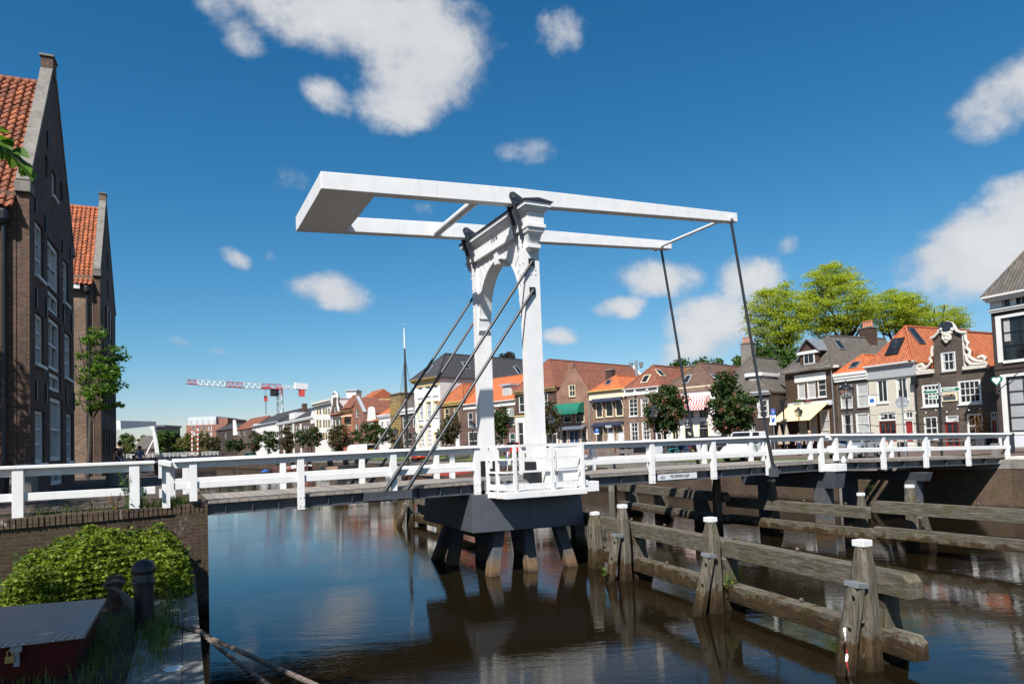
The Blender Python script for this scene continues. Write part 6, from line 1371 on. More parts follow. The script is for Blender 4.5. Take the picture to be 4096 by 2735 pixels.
for i, (c, x0, y0, x1, y1, D, mat, lb) in enumerate((
    ('c1', 480, 800, 660, 985, 200, 'leaf_chestnut', 'leftmost and smallest red flowering chestnut on the far quay'),
    ('c1', 640, 745, 800, 970, 186, 'leaf_chestnut_rusty', 'reddish chestnut standing over the teal van'),
    ('c1', 745, 748, 1000, 970, 172, 'leaf_chestnut', 'broad chestnut before the white rendered house with the broad dark roof'),
    ('c1', 985, 725, 1125, 960, 166, 'leaf_chestnut_rusty', 'thin brownish chestnut before the long terrace with white pilasters'),
    ('c1', 1115, 695, 1450, 960, 150, 'leaf_chestnut', 'big dark green chestnut above the parked red car'),
    ('c1', 1445, 710, 1690, 950, 138, 'leaf_chestnut_rusty', 'rusty coloured chestnut beside the white delivery truck'),
    ('c1', 1690, 665, 2080, 925, 122, 'leaf_chestnut', 'wide chestnut half covering the white delivery truck'),
    ('c2', 545, 685, 785, 1010, 90, 'leaf_chestnut_rusty', 'slim pink flowering chestnut before the white mansion and the yellow corniced brick house'),
    ('c2', 1100, 640, 1235, 1000, 82, 'leaf_chestnut', 'chestnut seen between the two white bridge pillars'),
    ('c2', 1590, 610, 1705, 900, 70, 'leaf_chestnut_rusty', 'sparse chestnut just right of the near white bridge pillar'),
    ('c3', 1110, 465, 1500, 930, 57, 'leaf_chestnut', 'red flowering chestnut in front of the white house with the red striped awning'),
    ('c3', 1755, 320, 2225, 930, 49, 'leaf_chestnut', 'largest chestnut full of red blossoms behind the white van'))):
    near = i > 9; mid = i > 6; w_ = (x1-x0)
    pxtree(c, x0, y0, x1, y1, D, 'chestnut_tree', lb, 90 if near else 60, (8500 if i == 11 else 5500) if near else (1700 if i in (9,) else 3000), .27 if near else (.32 if mid else .42), mat, 11+i, clr=.62 if near else .7, blossoms=(110 if near else (30 if i in (3, 7, 9) else 45)), bsize=.17 if near else .22, group=G, tr=.13)
# big acacia like trees behind the right houses
for i, (x0, y0, x1, y1, D, n, lb) in enumerate(((-10, 190, 430, 800, 86, 22000, 'tall yellow green acacia behind the dark dormer house, leftmost of the big trees'), (330, 70, 960, 640, 90, 36000, 'tallest yellow green acacia rising behind the grey roofed brown house'), (800, 240, 1240, 640, 94, 20000, 'yellow green acacia behind the orange roof of the cream house'), (1080, 330, 1490, 660, 98, 14000, 'lowest yellow green acacia behind the ornate neck gable'))):
    pxtree('c4', x0, y0, x1, y1, D, 'acacia_tree', lb, 330 if i == 1 else 210, n, .21, 'leaf_locust', 40+i, ground=2.3, clr=1.25, flat=.32, mod=.5, bark='bark_dark', tr=.36, group='big acacias behind the right houses', limbs=9, hollow=.5, up=1.4)
for i, (c, x0, y0, x1, y1, D, mat, n, ls, lb) in enumerate((('c3', 1395, 215, 1600, 480, 105, 'leaf_dark', 2500, .5, 'dark green tree peeping over the brown roof of the white house'), ('c3', 1600, 160, 1850, 480, 110, 'leaf_dark', 3000, .5, 'dark green tree behind the tall grey chimney'), ('c3', 1900, 140, 2180, 480, 100, 'leaf_dark', 4000, .5, 'dark green tree right of the tall grey chimney'), ('c4', -120, 640, 330, 980, 82, 'leaf_dark', 6000, .42, 'shaded green tree under the leftmost acacia'),
    ('c2', 1090, 145, 1420, 420, 150, 'leaf_purple', 3500, .6, 'dark purple beech showing behind the slate roof of the white mansion'),
    ('q', 85, 370, 260, 690, 300, 'leaf_mid', 2500, .9, 'pale green tree left of the far grey roofed house'), ('q', 230, 380, 500, 690, 310, 'leaf_mid', 3000, .9, 'pale green tree behind the far grey roofed house'), ('q', 515, 318, 770, 690, 265, 'leaf_dark', 5000, .8, 'round bright green tree right of the far white bridge'), ('q', 720, 335, 900, 690, 285, 'leaf_dark', 3500, .8, 'darker green tree in front of the modern brick block'),
    ('q', 790, 385, 960, 690, 262, 'leaf_yellowish', 2500, .7, 'brownish green tree left of the red and white barrier poles'), ('q', 930, 372, 1160, 690, 260, 'leaf_yellowish', 3000, .7, 'brownish green tree behind the red and white barrier poles'), ('q', 1090, 430, 1290, 690, 250, 'leaf_chestnut_rusty', 2200, .7, 'rusty green tree at the end of the far quay'), ('q', 60, 520, 250, 690, 240, 'leaf_yellowish', 1800, .7, 'low yellowish bushy tree beyond the two walking people'))):
    pxtree(c, x0, y0, x1, y1, D, 'leafy_tree', lb, 45, n, ls, mat, 60+i, ground=2.2, clr=1.4 if D > 200 else 1.1, flat=.8, tr=.3, hollow=.2)
# street tree between the warehouses, and the two shade trees left of the frame
tree('street_tree', 'slender street tree with light feathery leaves between the two left warehouses', (-3.35, 39.4, 2.85), (-3.0, 39.3, 8.2), (1.3, 1.6, 3.5), 46, 3600, .17, 'leaf_linden', 5, clr=.48, flat=.5, tr=.10, limbs=8, hollow=.1, up=1)
def shade_tree(base, cen, rad, ncl, n, seed, label, tip=None):
    t = tree('linden_tree', label, base, cen, rad, ncl, n, .19, 'leaf_linden', seed, clr=.65, flat=.75, tr=.24, hollow=.3)
    return t
lt = shade_tree((-6.4, 5.6, 1.0), (-6.3, 6.6, 8.7), (3.7, 4.3, 2.3), 190, 24000, 8, 'linden whose leafy twig hangs into the view at the left edge')
shade_tree((-8.2, 21.2, 2.6), (-7.9, 20.2, 10.3), (3.3, 4.6, 2.9), 110, 8000, 9, 'linden on the street out of view shading the nearest warehouse')
# twig with big leaves reaching into the frame
def leafshape(mb, o, d, n, L_, w):
    d = Vector(d).normalized(); n = Vector(n); n = (n-d*n.dot(d)).normalized(); s = d.cross(n)
    pr = [(0, .02), (.12, .36), (.3, .5), (.5, .46), (.7, .33), (.87, .14), (1, .0)]; B = len(mb.v)
    for t, k in pr:
        sag = -.22*t*t*L_; c = Vector(o)+d*(t*L_)+n*sag
        mb.v += [tuple(c-s*(k*w)+n*(.13*w*k*2)), tuple(c), tuple(c+s*(k*w)+n*(.13*w*k*2))]
    for i in range(len(pr)-1):
        a = B+i*3; mb.f += [(a, a+1, a+4, a+3), (a+1, a+2, a+5, a+4)]
tw = MB(); lv = MB(); a0 = at_depth(-260, 560, 5.0); a1 = at_depth(10, 575, 4.6); a2 = at_depth(62, 628, 4.55); a3 = at_depth(92, 665, 4.55)
tw.tube([Vector((-3.2, 4.2, 7.2)), a0, a1, a2, a3], [.03, .012, .006, .004, .003], 6)
for (sx, sy, ex, ey, w, nx) in ((6, 560, 48, 545, .10, .2), (-20, 520, 30, 505, .12, .5), (2, 575, 22, 620, .10, .9), (-6, 560, 35, 575, .13, -.3), (40, 600, 55, 652, .14, .6), (45, 600, 100, 608, .09, -.4), (60, 625, 92, 660, .12, .5), (80, 645, 122, 672, .08, .1), (88, 660, 98, 690, .11, .8), (95, 668, 132, 700, .10, .3), (5, 590, 15, 622, .09, .4), (82, 655, 90, 680, .06, 1)):
    p0 = at_depth(sx, sy, 4.6); p1 = at_depth(ex, ey, 4.52); leafshape(lv, p0, p1-p0, Vector((.35+nx, -.85, .55)), (p1-p0).length*1.15, w)
t_ = tw.build('twig', 'bark', lt); lv.build('twig_leaves', 'leaf_linden', lt, recalc=False)
# shrub below the wall
rng = np.random.default_rng(21)
def shrub_h(x, y):
    e = np.clip(1-((x+1.15)/1.62)**4, 0, 1); f = np.clip((y-15.15+.25*np.sin(2.3*x))/1.1, 0, 1)
    return (.95*e**.6*np.sqrt(np.clip(f, 0, 1)))*(1+.13*np.sin(4.3*x+1)+.12*np.sin(6*y+2*x)+.09*np.sin(11*x-4*y))+.16*np.clip((y-16.2)/2, 0, 1)*e
n = 30000; X = rng.uniform(-2.75, .5, n); Y = rng.uniform(14.9, 18.25, n); Hh = shrub_h(X, Y); k = Hh > .12; X, Y, Hh = X[k], Y[k], Hh[k]
Z = 1.0+Hh*(1-rng.random(len(X))**2.2*.75); lay = np.round(Z/.11)*.11; Z = np.where(rng.random(len(X)) < .7, lay+rng.normal(size=len(X))*.02, Z)
sh = thing('shrub', 'bright green low shrub with small layered leaves in front of the brick retaining wall', 'shrub', (-1.1, 16.7, 1))
leafmesh('foliage', np.stack([X+rng.normal(size=len(X))*.04, Y+rng.normal(size=len(X))*.04, Z], 1), rng.uniform(.055, .105, len(X)), 'leaf_shrub', sh, rng, aspect=.75, up=1.6)
m = MB(); rnd = random.Random(4)
for i in range(60):
    x = rnd.uniform(-2.4, .2); y = rnd.uniform(15.6, 18.1); h = float(shrub_h(np.array(x), np.array(y))); b_ = Vector((-1.1+(x+1.1)*.6, 16.9+(y-16.9)*.6, 1.0)); e_ = Vector((x, y, 1+h*.9)); m.tube([b_, b_.lerp(e_, .5)+Vector((0, 0, .12)), e_], [.012, .008, .004], 5)
m.build('stems', 'bark', sh)
def weed(x, y, z, h, n, seed, mat='leaf_nettle', label='', name='nettle_plant', ls=.11, stems=4, group=None, sp=.14):
    rng = np.random.default_rng(seed); rnd = random.Random(seed); r = thing(name, label, 'plant', (x, y, z), group); m = MB(); C = []
    for i in range(stems):
        a = rnd.uniform(0, 6.28); t = Vector((x+cos(a)*sp*rnd.uniform(.3, 1.4), y+sin(a)*sp*.7, z+h*rnd.uniform(.65, 1))); b0 = Vector((x+cos(a)*.04, y+sin(a)*.04, z)); md = b0.lerp(t, .5)+Vector((0, 0, .05*h)); m.tube([b0, md, t], [.008, .006, .003], 5)
        for k in range(n//stems): q = k/(n/stems); p = b0.lerp(md, q*2) if q < .5 else md.lerp(t, q*2-1); C.append(p+Vector((rnd.uniform(-1, 1), rnd.uniform(-1, 1), rnd.uniform(-.3, .3)))*ls*.7*(1.2-q*.5))
    m.build('stem', 'leaf_nettle', r); leafmesh('leaves', np.array(C), rng.uniform(.6, 1.2, len(C))*ls, mat, r, rng, aspect=.5, up=.9); return r
random.seed(12)
for i, (x, y, z, h, n, lb) in enumerate(((-2.75, 17.6, 1.0, 1.05, 46, 'tall leafy nettle at the shaded left end of the green shrub'), (-3.1, 16.6, 1.0, .9, 50, 'dark leafy nettle standing before the shaded wall at far left'), (-2.75, 15.4, 1.0, .7, 60, 'low dark weed left of the green shrub behind the box'), (-.5, 18.05, 1.7, .55, 30, 'tall stemmed weed rising behind the middle of the shrub'), (.12, 18.05, 1.4, .55, 32, 'blue green leafy weed right of the shrub by the abutment'), (.42, 18.1, 1.2, .5, 26, 'drooping weed at the water end of the abutment wall'))):
    weed(x, y, z, h, n, 70+i, label=lb, ls=.15, stems=5)
for i, (x, y, h, n, lb, mt) in enumerate(((-1.95, 18.45, .42, 16, 'broad leaved weed growing on the wall top under the street fence', 'leaf_nettle'), (-.72, 18.3, .95, 60, 'climbing weed covering the right post of the street fence', 'leaf_nettle'), (-.42, 18.35, .75, 50, 'leafy weed beside the right post of the street fence', 'leaf_nettle'), (-1.0, 18.35, .5, 22, 'reddish dry leaved weed at the foot of the fence post', 'leaf_dry'), (-2.4, 18.42, .3, 14, 'small thin weed on the wall top near the left fence post', 'leaf_nettle'))):
    weed(x, y, 2.55, h, n, 90+i, mt, lb, 'weed', .10, 5)
# grass: tufts round the bollard and box, on the abutment
def blades(pts, hmin, hmax, seed):
    rng = np.random.default_rng(seed); V = []; F = []
    for (x, y, z) in pts:
        h = rng.uniform(hmin, hmax); a = rng.uniform(0, 6.28); l = rng.uniform(.15, .7)*h; w = rng.uniform(.003, .007); dx, dy = cos(a), sin(a); n = len(V); px_, py_ = -dy*w, dx*w
        for t, ww in ((0, 1), (.5, .8), (.85, .45), (1, .05)):
            cx, cy, cz = x+dx*l*t*t, y+dy*l*t*t, z+h*(t-.25*t*t*t); V += [(cx-px_*ww, cy-py_*ww, cz), (cx+px_*ww, cy+py_*ww, cz)]
        F += [(n, n+1, n+3, n+2), (n+2, n+3, n+5, n+4), (n+4, n+5, n+7, n+6)]
    return V, F
rng = np.random.default_rng(33); pts = []
for cx, cy, sx, sy, k in ((-.12, 12.7, .13, .6, 520), (-.08, 11.6, .09, .5, 260), (-.85, 11.4, .10, .9, 320), (-.35, 12.2, .25, .5, 120), (-.4, 10.6, .25, .5, 90), (-.6, 13.6, .3, .5, 200), (.1, 14.3, .18, .6, 260), (-1.6, 10.2, .5, .12, 160)):
    pts += [(x, y, 1.0) for x, y in zip(rng.normal(cx, sx, k), rng.normal(cy, sy, k)) if not (-2.4 < x < -1.0 and 10.6 < y < 12.8) and x < .36]
m = MB(); m.v, m.f = blades(pts, .06, .34, 34); o = m.build('grass', 'grass_blade', None, recalc=False); tag(o, 'grass and weeds growing between the quay paving stones', 'grass', kind='stuff')
pts = []
for cx, cy, sx, sy, k in ((.16, 18.7, .12, .25, 420), (-.25, 18.45, .2, .1, 240), (.4, 19.3, .2, .3, 200), (-1.5, 18.5, .9, .1, 260)):
    pts += [(x, y, 2.55) for x, y in zip(rng.normal(cx, sx, k), np.clip(rng.normal(cy, sy, k), 18.34, 22)) if x < .8]
m = MB(); m.v, m.f = blades(pts, .08, .38, 35); o = m.build('grass', 'grass_blade', None, recalc=False); tag(o, 'grass growing on the abutment beside the bridge railing', 'grass', kind='stuff')
pts = [(qx(y)+.55+rng.random()*2.6, y, zg(31.8, y)+.02) for y in rng.uniform(24, 95, 5000)]
m = MB(); m.v, m.f = blades(pts, .08, .25, 36); o = m.build('grass', 'grass_blade', None, recalc=False); tag(o, 'grass strip along the top of the far quay wall', 'grass', kind='stuff')
for (x, y, z, lb, s) in ((10.3, 15.5, .25, 'green tuft growing on the third fender brace', 1), (10.8, 11.55, .55, 'green tuft growing on the second fender pile', 2), (31.2, 23.2, .9, 'green tuft sprouting from the far quay wall under the bridge', 3), (20.9, 28.6, .8, 'leafy tuft on the fender below the lifting deck', 4)):
    weed(x, y, z, .28, 26, 200+s, 'leaf_shrub', lb, 'wall_plant', .09, 5)
# ---------------------------------------------------------------- vehicles (built along local x, nose at +x)
def car(label, paint, kind, x, y, rz, group=None, parts=True, name='parked_car', cat='car'):
    r = thing(name, label, cat, (0, 0, 0), group)
    if kind == 'van': Ln, Wd, Hb, Hr = 4.15, 1.72, 1.02, 1.82; cab = [(-2.0, 0), (-2.02, .78), (.55, .78), (1.22, .02)]
    elif kind == 'suv': Ln, Wd, Hb, Hr = 4.4, 1.8, .98, 1.62; cab = [(-2.1, 0), (-1.9, .62), (.35, .62), (1.15, .0)]
    else: Ln, Wd, Hb, Hr = 4.2, 1.74, .90, 1.47; cab = [(-1.95, .02), (-1.35, .54), (.20, .55), (1.12, 0)]
    h = Ln/2; w = Wd/2
    side = [(-h+.05, .28), (-h, .55), (-h+.04, Hb), (1.0, Hb), (h-.55, Hb-.16), (h-.12, Hb-.34), (h, .52), (h-.06, .24)]
    whl = [-h+.82, h-.85]
    lo = side[:1]
    m = MB(); ol = [(-h+.05, .28), (-h, .55), (-h+.04, Hb-.05), (-h+.10, Hb), (1.0, Hb), (h-.6, Hb-.13), (h-.16, Hb-.32), (h, .52), (h-.06, .24)]
    def arch(cx): return [(cx+.36*cos(t), .30+.36*sin(t)) for t in [pi*i/8 for i in range(9)]]
    ol2 = ol+[(whl[1]+.36, .24)]+arch(whl[1])[0:]+[(whl[1]-.36, .22), (whl[0]+.36, .22)]+arch(whl[0])+[(whl[0]-.36, .24)]
    m.prism(ol2, (0, -w, 0), (1, 0, 0), (0, 0, 1), (0, Wd, 0)); b = m.build('body', paint, r, bevel=.06)
    m = MB(); wb, wt = w-.06, w-.24
    c = [(x_, Hb-.02 if z_ < .1 else Hb+z_) for x_, z_ in cab]
    m.v = [(c[0][0], -wb, c[0][1]), (c[3][0], -wb, c[3][1]), (c[3][0], wb, c[3][1]), (c[0][0], wb, c[0][1]), (c[1][0], -wt, c[1][1]), (c[2][0], -wt, c[2][1]), (c[2][0], wt, c[2][1]), (c[1][0], wt, c[1][1])]
    m.f = [(0, 3, 2, 1), (4, 5, 6, 7), (0, 1, 5, 4), (1, 2, 6, 5), (2, 3, 7, 6), (3, 0, 4, 7)]
    m.build('cabin', paint, r, bevel=.07)
    V = [Vector(v) for v in m.v]
    def pane(q, name, inset=.12, off=.012):
        a_, b_, c_, d_ = q; cc = (a_+b_+c_+d_)/4; n = (b_-a_).cross(d_-a_).normalized()
        if n.dot(cc-Vector((0, 0, Hb))) < 0: n = -n
        k = [cc+(p_-cc)*(1-inset) for p_ in q]; MB().hexa([p_-n*.01 for p_ in k]+[p_+n*off for p_ in k]).build(name, 'glass', r)
    pane((V[1], V[2], V[6], V[5]), 'windscreen'); pane((V[3], V[0], V[4], V[7]), 'rear_window', .18)
    for q in ((V[0], V[1], V[5], V[4]), (V[2], V[3], V[7], V[6])):
        a_, b_, c_, d_ = q if q[0].x < q[1].x else (q[1], q[0], q[3], q[2])
        f0, f1 = (.52, .97) if kind == 'van' else (.04, .49)
        if kind != 'van': pane((a_.lerp(b_, f0), a_.lerp(b_, f1), d_.lerp(c_, f1), d_.lerp(c_, f0)), 'side_window', .14); f0, f1 = .52, .97
        pane((a_.lerp(b_, f0), a_.lerp(b_, f1), d_.lerp(c_, f1), d_.lerp(c_, f0)), 'side_window', .14)
    for x_ in whl:
        for s in (-1, 1):
            t = MB().tube([(x_, s*(w-.20), .31), (x_, s*(w+.01), .31)], .31, 18).build('wheel', 'rubber', r)
            mm = MB().tube([(x_, s*(w-.02), .31), (x_, s*(w+.022), .31)], .19, 14)
            for k in range(5): a_ = 2*pi*k/5; mm.bar((x_, s*(w+.02), .31), (x_+.19*cos(a_), s*(w+.02), .31+.19*sin(a_)), .05, .03, (0, 1, 0))
            mm.build('rim', 'zinc', t)
    for s in (-1, 1):
        MB().box(h-.34, h-.10, s*(w-.06)-(.34 if s > 0 else 0), s*(w-.06)+(0 if s > 0 else .34), .58, .74).build('headlight', 'lamp_clear', r, bevel=.03)
        MB().box(-h-.01, -h+.10, s*(w-.02)-(.22 if s > 0 else 0), s*(w-.02)+(0 if s > 0 else .22), .62, .88).build('tail_light', 'lamp_red', r, bevel=.02)
        MB().box(.72, .86, s*(w+.02)-(0 if s > 0 else .18), s*(w+.02)+(.18 if s > 0 else 0), Hb, Hb+.15).build('mirror', 'rubber', r, bevel=.02)
    MB().box(h-.08, h+.01, -.6, .6, .30, .40).build('grille', 'rubber', r); MB().box(h-.03, h+.02, -.26, .26, .42, .53).build('number_plate', 'plate_yellow', r); MB().box(-h-.02, -h+.02, -.26, .26, .48, .59).build('number_plate', 'plate_yellow', r)
    r.location = (x, y, zg(x, y)+.03); r.rotation_euler = (0, 0, rz); return r
def pg(c, x, y, D): p = at_depth(*px(c, x, y), D); return p.x, p.y
x, y = pg('f', 2985, 1800, 44.5); car('white delivery van parked behind the lifting deck near the cream awning', 'white_car_paint', 'van', x, y, radians(203), name='delivery_van', cat='van')
x, y = pg('f', 3420, 1800, 40.5); car('silver estate car parked behind the right bridge railing', 'silver_car_paint', 'car', x, y, radians(198))
x, y = pg('f', 2555, 1800, 66); car('black car with red tail light parked before the tan brick house', 'black_car_paint', 'car', x, y, radians(-20))
x, y = pg('f', 2720, 1800, 58); car('dark blue car behind the two bicycles before the white house', 'blue_car_paint', 'car', x, y, radians(-22))
x, y = pg('f', 2880, 1800, 55); car('dark car mostly hidden between the white van and the bicycles', 'black_car_paint', 'suv', x, y, radians(-24))
x, y = pg('f', 1670, 1800, 98); car('red car parked behind the barge mast', 'red_car_paint', 'car', x, y, radians(75))
x, y = pg('f', 2048, 1800, 84); car('red car seen between the two bridge pillars behind the flag', 'red_car_paint', 'car', x, y, radians(72))
A = at_depth(*px('t', 1395, 430), 118); car('dark car parked right of the white delivery truck', 'black_car_paint', 'suv', A.x, A.y, radians(80))
for c, x_, D, pt, kd, lb in (('t', 805, 128, 'black_car_paint', 'suv', 'tall black car parked left of the white delivery truck'), ('t', 620, 136, 'white_car_paint', 'car', 'white car parked between the red car and the tall black car'), ('t', 400, 146, 'red_car_paint', 'car', 'red car parked under the big dark green chestnut'), ('t', 195, 154, 'black_car_paint', 'car', 'black car parked left of the red car under the chestnuts'), ('t', 45, 163, 'white_car_paint', 'car', 'white car parked third from the red car under the chestnuts'),
    ('q', 1815, 172, 'white_car_paint', 'car', 'small white car beside a dark one under the broad chestnut'), ('q', 1730, 176, 'black_car_paint', 'car', 'dark car just right of the teal van'), ('q', 1515, 190, 'black_car_paint', 'car', 'dark car just left of the teal van'), ('q', 1435, 195, 'silver_car_paint', 'car', 'silver car at the left end of the parked row')):
    x, y = pg(c, x_, 620 if c == 'q' else 450, D); car(lb, pt, kd, x, y, radians(60), 'cars parked in the row along the far quay')
x, y = pg('q', 1635, 600, 183); v = car('teal delivery van parked under the reddish chestnut', 'teal_car_paint', 'van', x, y, radians(55), name='delivery_van', cat='van'); v.scale = (1.15, 1.1, 1.25)
# white box truck with lettering
x, y = pg('t', 1010, 420, 121); tz = zg(x, y)
tk = thing('delivery_truck', 'white delivery truck with red lettering half hidden by the wide chestnut', 'truck', (0, 0, 0))
MB().box(-2.6, 1.5, -1.1, 1.1, .75, 2.75).build('cargo_box', 'white_car_paint', tk, bevel=.04); MB().hexa([(1.52, -1.0, .5), (2.9, -1.0, .5), (2.9, 1.0, .5), (1.52, 1.0, .5), (1.52, -.95, 2.6), (2.3, -.9, 2.6), (2.3, .9, 2.6), (1.52, .95, 2.6)]).build('cab', 'white_car_paint', tk, bevel=.05)
MB().hexa([(2.62, -.9, 1.55), (2.68, -.9, 1.5), (2.68, .9, 1.5), (2.62, .9, 1.55), (2.34, -.85, 2.4), (2.40, -.85, 2.4), (2.40, .85, 2.4), (2.34, .85, 2.4)]).build('windscreen', 'glass', tk)
MB().box(-2.62, -2.59, -.95, .95, .9, 2.6).build('rear_door', 'black_car_paint', tk); MB().box(-2.635, -2.615, -.6, .6, 1.6, 1.95).build('rear_sign', 'plate_yellow', tk)
for x_ in (-1.6, 1.9):
    for s in (-1, 1): MB().tube([(x_, s*.85, .42), (x_, s*1.08, .42)], .42, 16).build('wheel', 'rubber', tk)
for s in (-1, 1):
    lettering('lettering', 'SPECIALIST', .34, (-.55, s*1.112, 2.3), (-s*-1 if s < 0 else -1, 0, 0), (0, 0, 1), 'stone_grey', tk, .004); lettering('lettering', 'HULSE', .58, (-.75, s*1.112, 1.75), (1 if s < 0 else -1, 0, 0), (0, 0, 1), 'box_red', tk, .004)
tk.location = (x, y, tz); tk.rotation_euler = (0, 0, radians(118))
# ---------------------------------------------------------------- bicycles
bk = thing('bicycle', 'black city bicycle in the row on the far quay', 'bicycle', (0, 0, 0))
def wheel(cx):
    m = MB(); n = 26; m.tube([(cx+.33*cos(2*pi*i/n), 0, .35+.33*sin(2*pi*i/n)) for i in range(n+1)], .02, 6, cap=False); w_ = m.build('wheel', 'bike_tyre', bk); m = MB()
    for i in range(10): a = 2*pi*i/10; m.tube([(cx, 0, .35), (cx+.32*cos(a), 0, .35+.32*sin(a))], .004, 3)
    m.build('spokes', 'zinc', w_)
wheel(-.53); wheel(.55)
m = MB()
for a, b in (((-.53, 0, .35), (-.05, 0, .33)), ((-.53, 0, .35), (-.2, 0, .85)), ((-.05, 0, .33), (-.22, 0, .92)), ((-.05, 0, .33), (.38, 0, .80)), ((-.2, 0, .82), (.36, 0, .88)), ((.36, 0, .95), (.55, 0, .35))): m.tube([a, b], .022, 6)
m.build('frame', 'bike_frame', bk); MB().hexa([(-.36, -.07, .95), (-.10, -.03, .96), (-.10, .03, .96), (-.36, .07, .95), (-.36, -.08, 1.0), (-.08, -.03, 1.0), (-.08, .03, 1.0), (-.36, .08, 1.0)]).build('saddle', 'rubber', bk)
MB().tube([(.20, -.28, 1.06), (.34, -.2, 1.08), (.36, 0, 1.0), (.34, .2, 1.08), (.20, .28, 1.06)], .016, 6).build('handlebar', 'zinc', bk); MB().box(-.75, -.38, -.08, .08, .72, .74).build('carrier', 'black_iron', bk)
rnd = random.Random(9); GB = 'bicycles parked in a close row on the far quay grass'
for i in range(11):
    p = at_depth(1800+i*9, 1815, 88-.2*i); b_ = bk if i == 0 else dup(bk)
    b_.location = (33.2+.25*(i % 3), 82.8-.75*i+.0, zg(33.2, 80)+.03); b_.rotation_euler = (radians(rnd.uniform(-8, 8)), 0, radians(rnd.uniform(-25, 20))); b_['label'] = 'city bicycle in the close row of parked bicycles on the far quay grass'; b_['group'] = GB
for x_, D, lb in ((2432, 76, 'lone bicycle parked by the shop front behind the lifting deck'), (2690, 50.5, 'bicycle with teal frame parked under the red chestnut, left of the pair'), (2775, 50, 'bicycle with pale tyres parked under the red chestnut, right of the pair')):
    p = at_depth(x_, 1810, D); b_ = dup(bk, (p.x, p.y, zg(p.x, p.y)+.03), radians(-28), lb); del b_['group']
    if 'teal' in lb:
        for ch in b_.children:
            if ch.name.startswith('frame'): ch.data = ch.data.copy(); ch.data.materials[0] = MATS['bike_teal']
# ---------------------------------------------------------------- boats
def hull(name, mat, L_, B_, z0, zdeck, sheer, parent):
    st = [(0, .25, .5), (.06, .62, .3), (.15, .9, .1), (.4, 1, 0), (.7, 1, 0), (.86, .86, .12), (.95, .52, .35), (1.0, .06, .6)]
    m = MB(); R = []
    for t, w_, s in st:
        x_ = -L_/2+L_*t; hw = B_/2*w_; zt = zdeck+sheer*s; R.append([(x_, -hw, zt), (x_, -hw*.96, z0+.25), (x_, -hw*.6, z0), (x_, hw*.6, z0), (x_, hw*.96, z0+.25), (x_, hw, zt)])
    m.v = [p for r_ in R for p in r_]; n = len(st)
    for i in range(n-1):
        for k in range(5): a = i*6+k; m.f.append((a, a+1, a+7, a+6))
        a = i*6; m.f.append((a+5, a, a+6, a+11))
    m.f += [(0, 1, 2, 3, 4, 5), tuple((n-1)*6+k for k in range(6))[::-1]]
    return m.build(name, mat, parent, smooth=False)
def barge(label, x, y, rz, L_, B_, mat, stripe, mast=None, cabin='hull_red', group=None, fb=.75):
    r = thing('sailing_barge', label, 'barge', (0, 0, 0), group)
    h = hull('hull', mat, L_, B_, -.5, fb, 1.0, r)
    m = MB()
    for s in (-1, 1): m.bar((-L_*.35, s*B_*.495, fb-.02), (L_*.33, s*B_*.495, fb+.02), .10, .14)
    m.build('rubbing_strake', stripe, r)
    MB().box(-L_*.42, -L_*.20, -B_*.33, B_*.33, fb, fb+.72).build('cabin', cabin, r, bevel=.05)
    MB().prism([(-B_*.36, 0), (B_*.36, 0), (B_*.30, .32), (0, .48), (-B_*.30, .32)], (-L_*.16, 0, fb), (0, 1, 0), (0, 0, 1), (L_*.42, 0, 0)).build('hatch_cover', 'deck_wood', r)
    m = MB()
    for s in (-1, 1): m.prism([(cos(t)*1.5, sin(t)*.62) for t in [2*pi*i/14 for i in range(14)]], (L_*.12, s*B_*.52, fb-.1), (1, 0, 0), (0, 0, 1), (0, s*.08, 0))
    m.build('leeboard', mat, r)
    m = MB(); m.bar((-L_/2-.1, 0, -.2), (-L_/2+.1, 0, fb+1.1), .12, .7, (1, 0, 0)); m.build('rudder', mat, r)
    if mast:
        mx = mast[0]; mo = MB().tube([(mx, 0, fb), (mx, 0, fb+mast[1]*.55), (mx, 0, fb+mast[1]*.56), (mx, 0, fb+mast[1]*.86)], [.17, .14, .19, .10], 12).build('mast', 'mast_brown', r, smooth=True)
        MB().tube([(mx, 0, fb+mast[1]*.86), (mx, 0, fb+mast[1])], [.10, .05], 10).build('mast_top', 'sign_white', mo)
        MB().tube([(mx, 0, fb+mast[1]*.55), (mx, 0, fb+mast[1]*.57)], .2, 10).build('mast_band', 'rust', mo)
        MB().bar((mx, 0, fb+mast[1]+.1), (mx-.5, .2, fb+mast[1]+.45), .04, .04).tube([(mx, 0, fb+mast[1]-.1), (mx, 0, fb+mast[1]+.6)], .02, 5).build('vane', 'sign_white', mo)
        m = MB()
        for e in ((L_*.46, 0, fb+.6), (mx-1.5, B_*.48, fb), (mx-1.5, -B_*.48, fb), (mx+.5, B_*.48, fb), (mx+.5, -B_*.48, fb)): m.tube([(mx, 0, fb+mast[1]*.8), e], .018, 4)
        m.build('rigging', 'black_iron', mo)
        MB().tube([(mx-.4, 0, fb+1.3), (-L_*.40, 0, fb+1.9)], .11, 10).build('boom', 'mast_brown', r); 
    r.location = (x, y, 0); r.rotation_euler = (0, 0, rz); return r
barge('large dark sailing barge with brown hull and tall black mast moored below the parked bicycles', 27.6, 76.5, radians(92), 25, 4.9, 'hull_brown', 'hull_black', (8.0, 18.2))
barge('red brown barge with a raised white bow rail moored far along the quay', 22.3, 141, radians(100), 16, 4.2, 'hull_brown', 'hull_red', None, 'white_trim')
barge('black barge moored right of the far red brown barge', 26.3, 118, radians(97), 15, 4.2, 'hull_black', 'hull_black', None, 'hull_black')
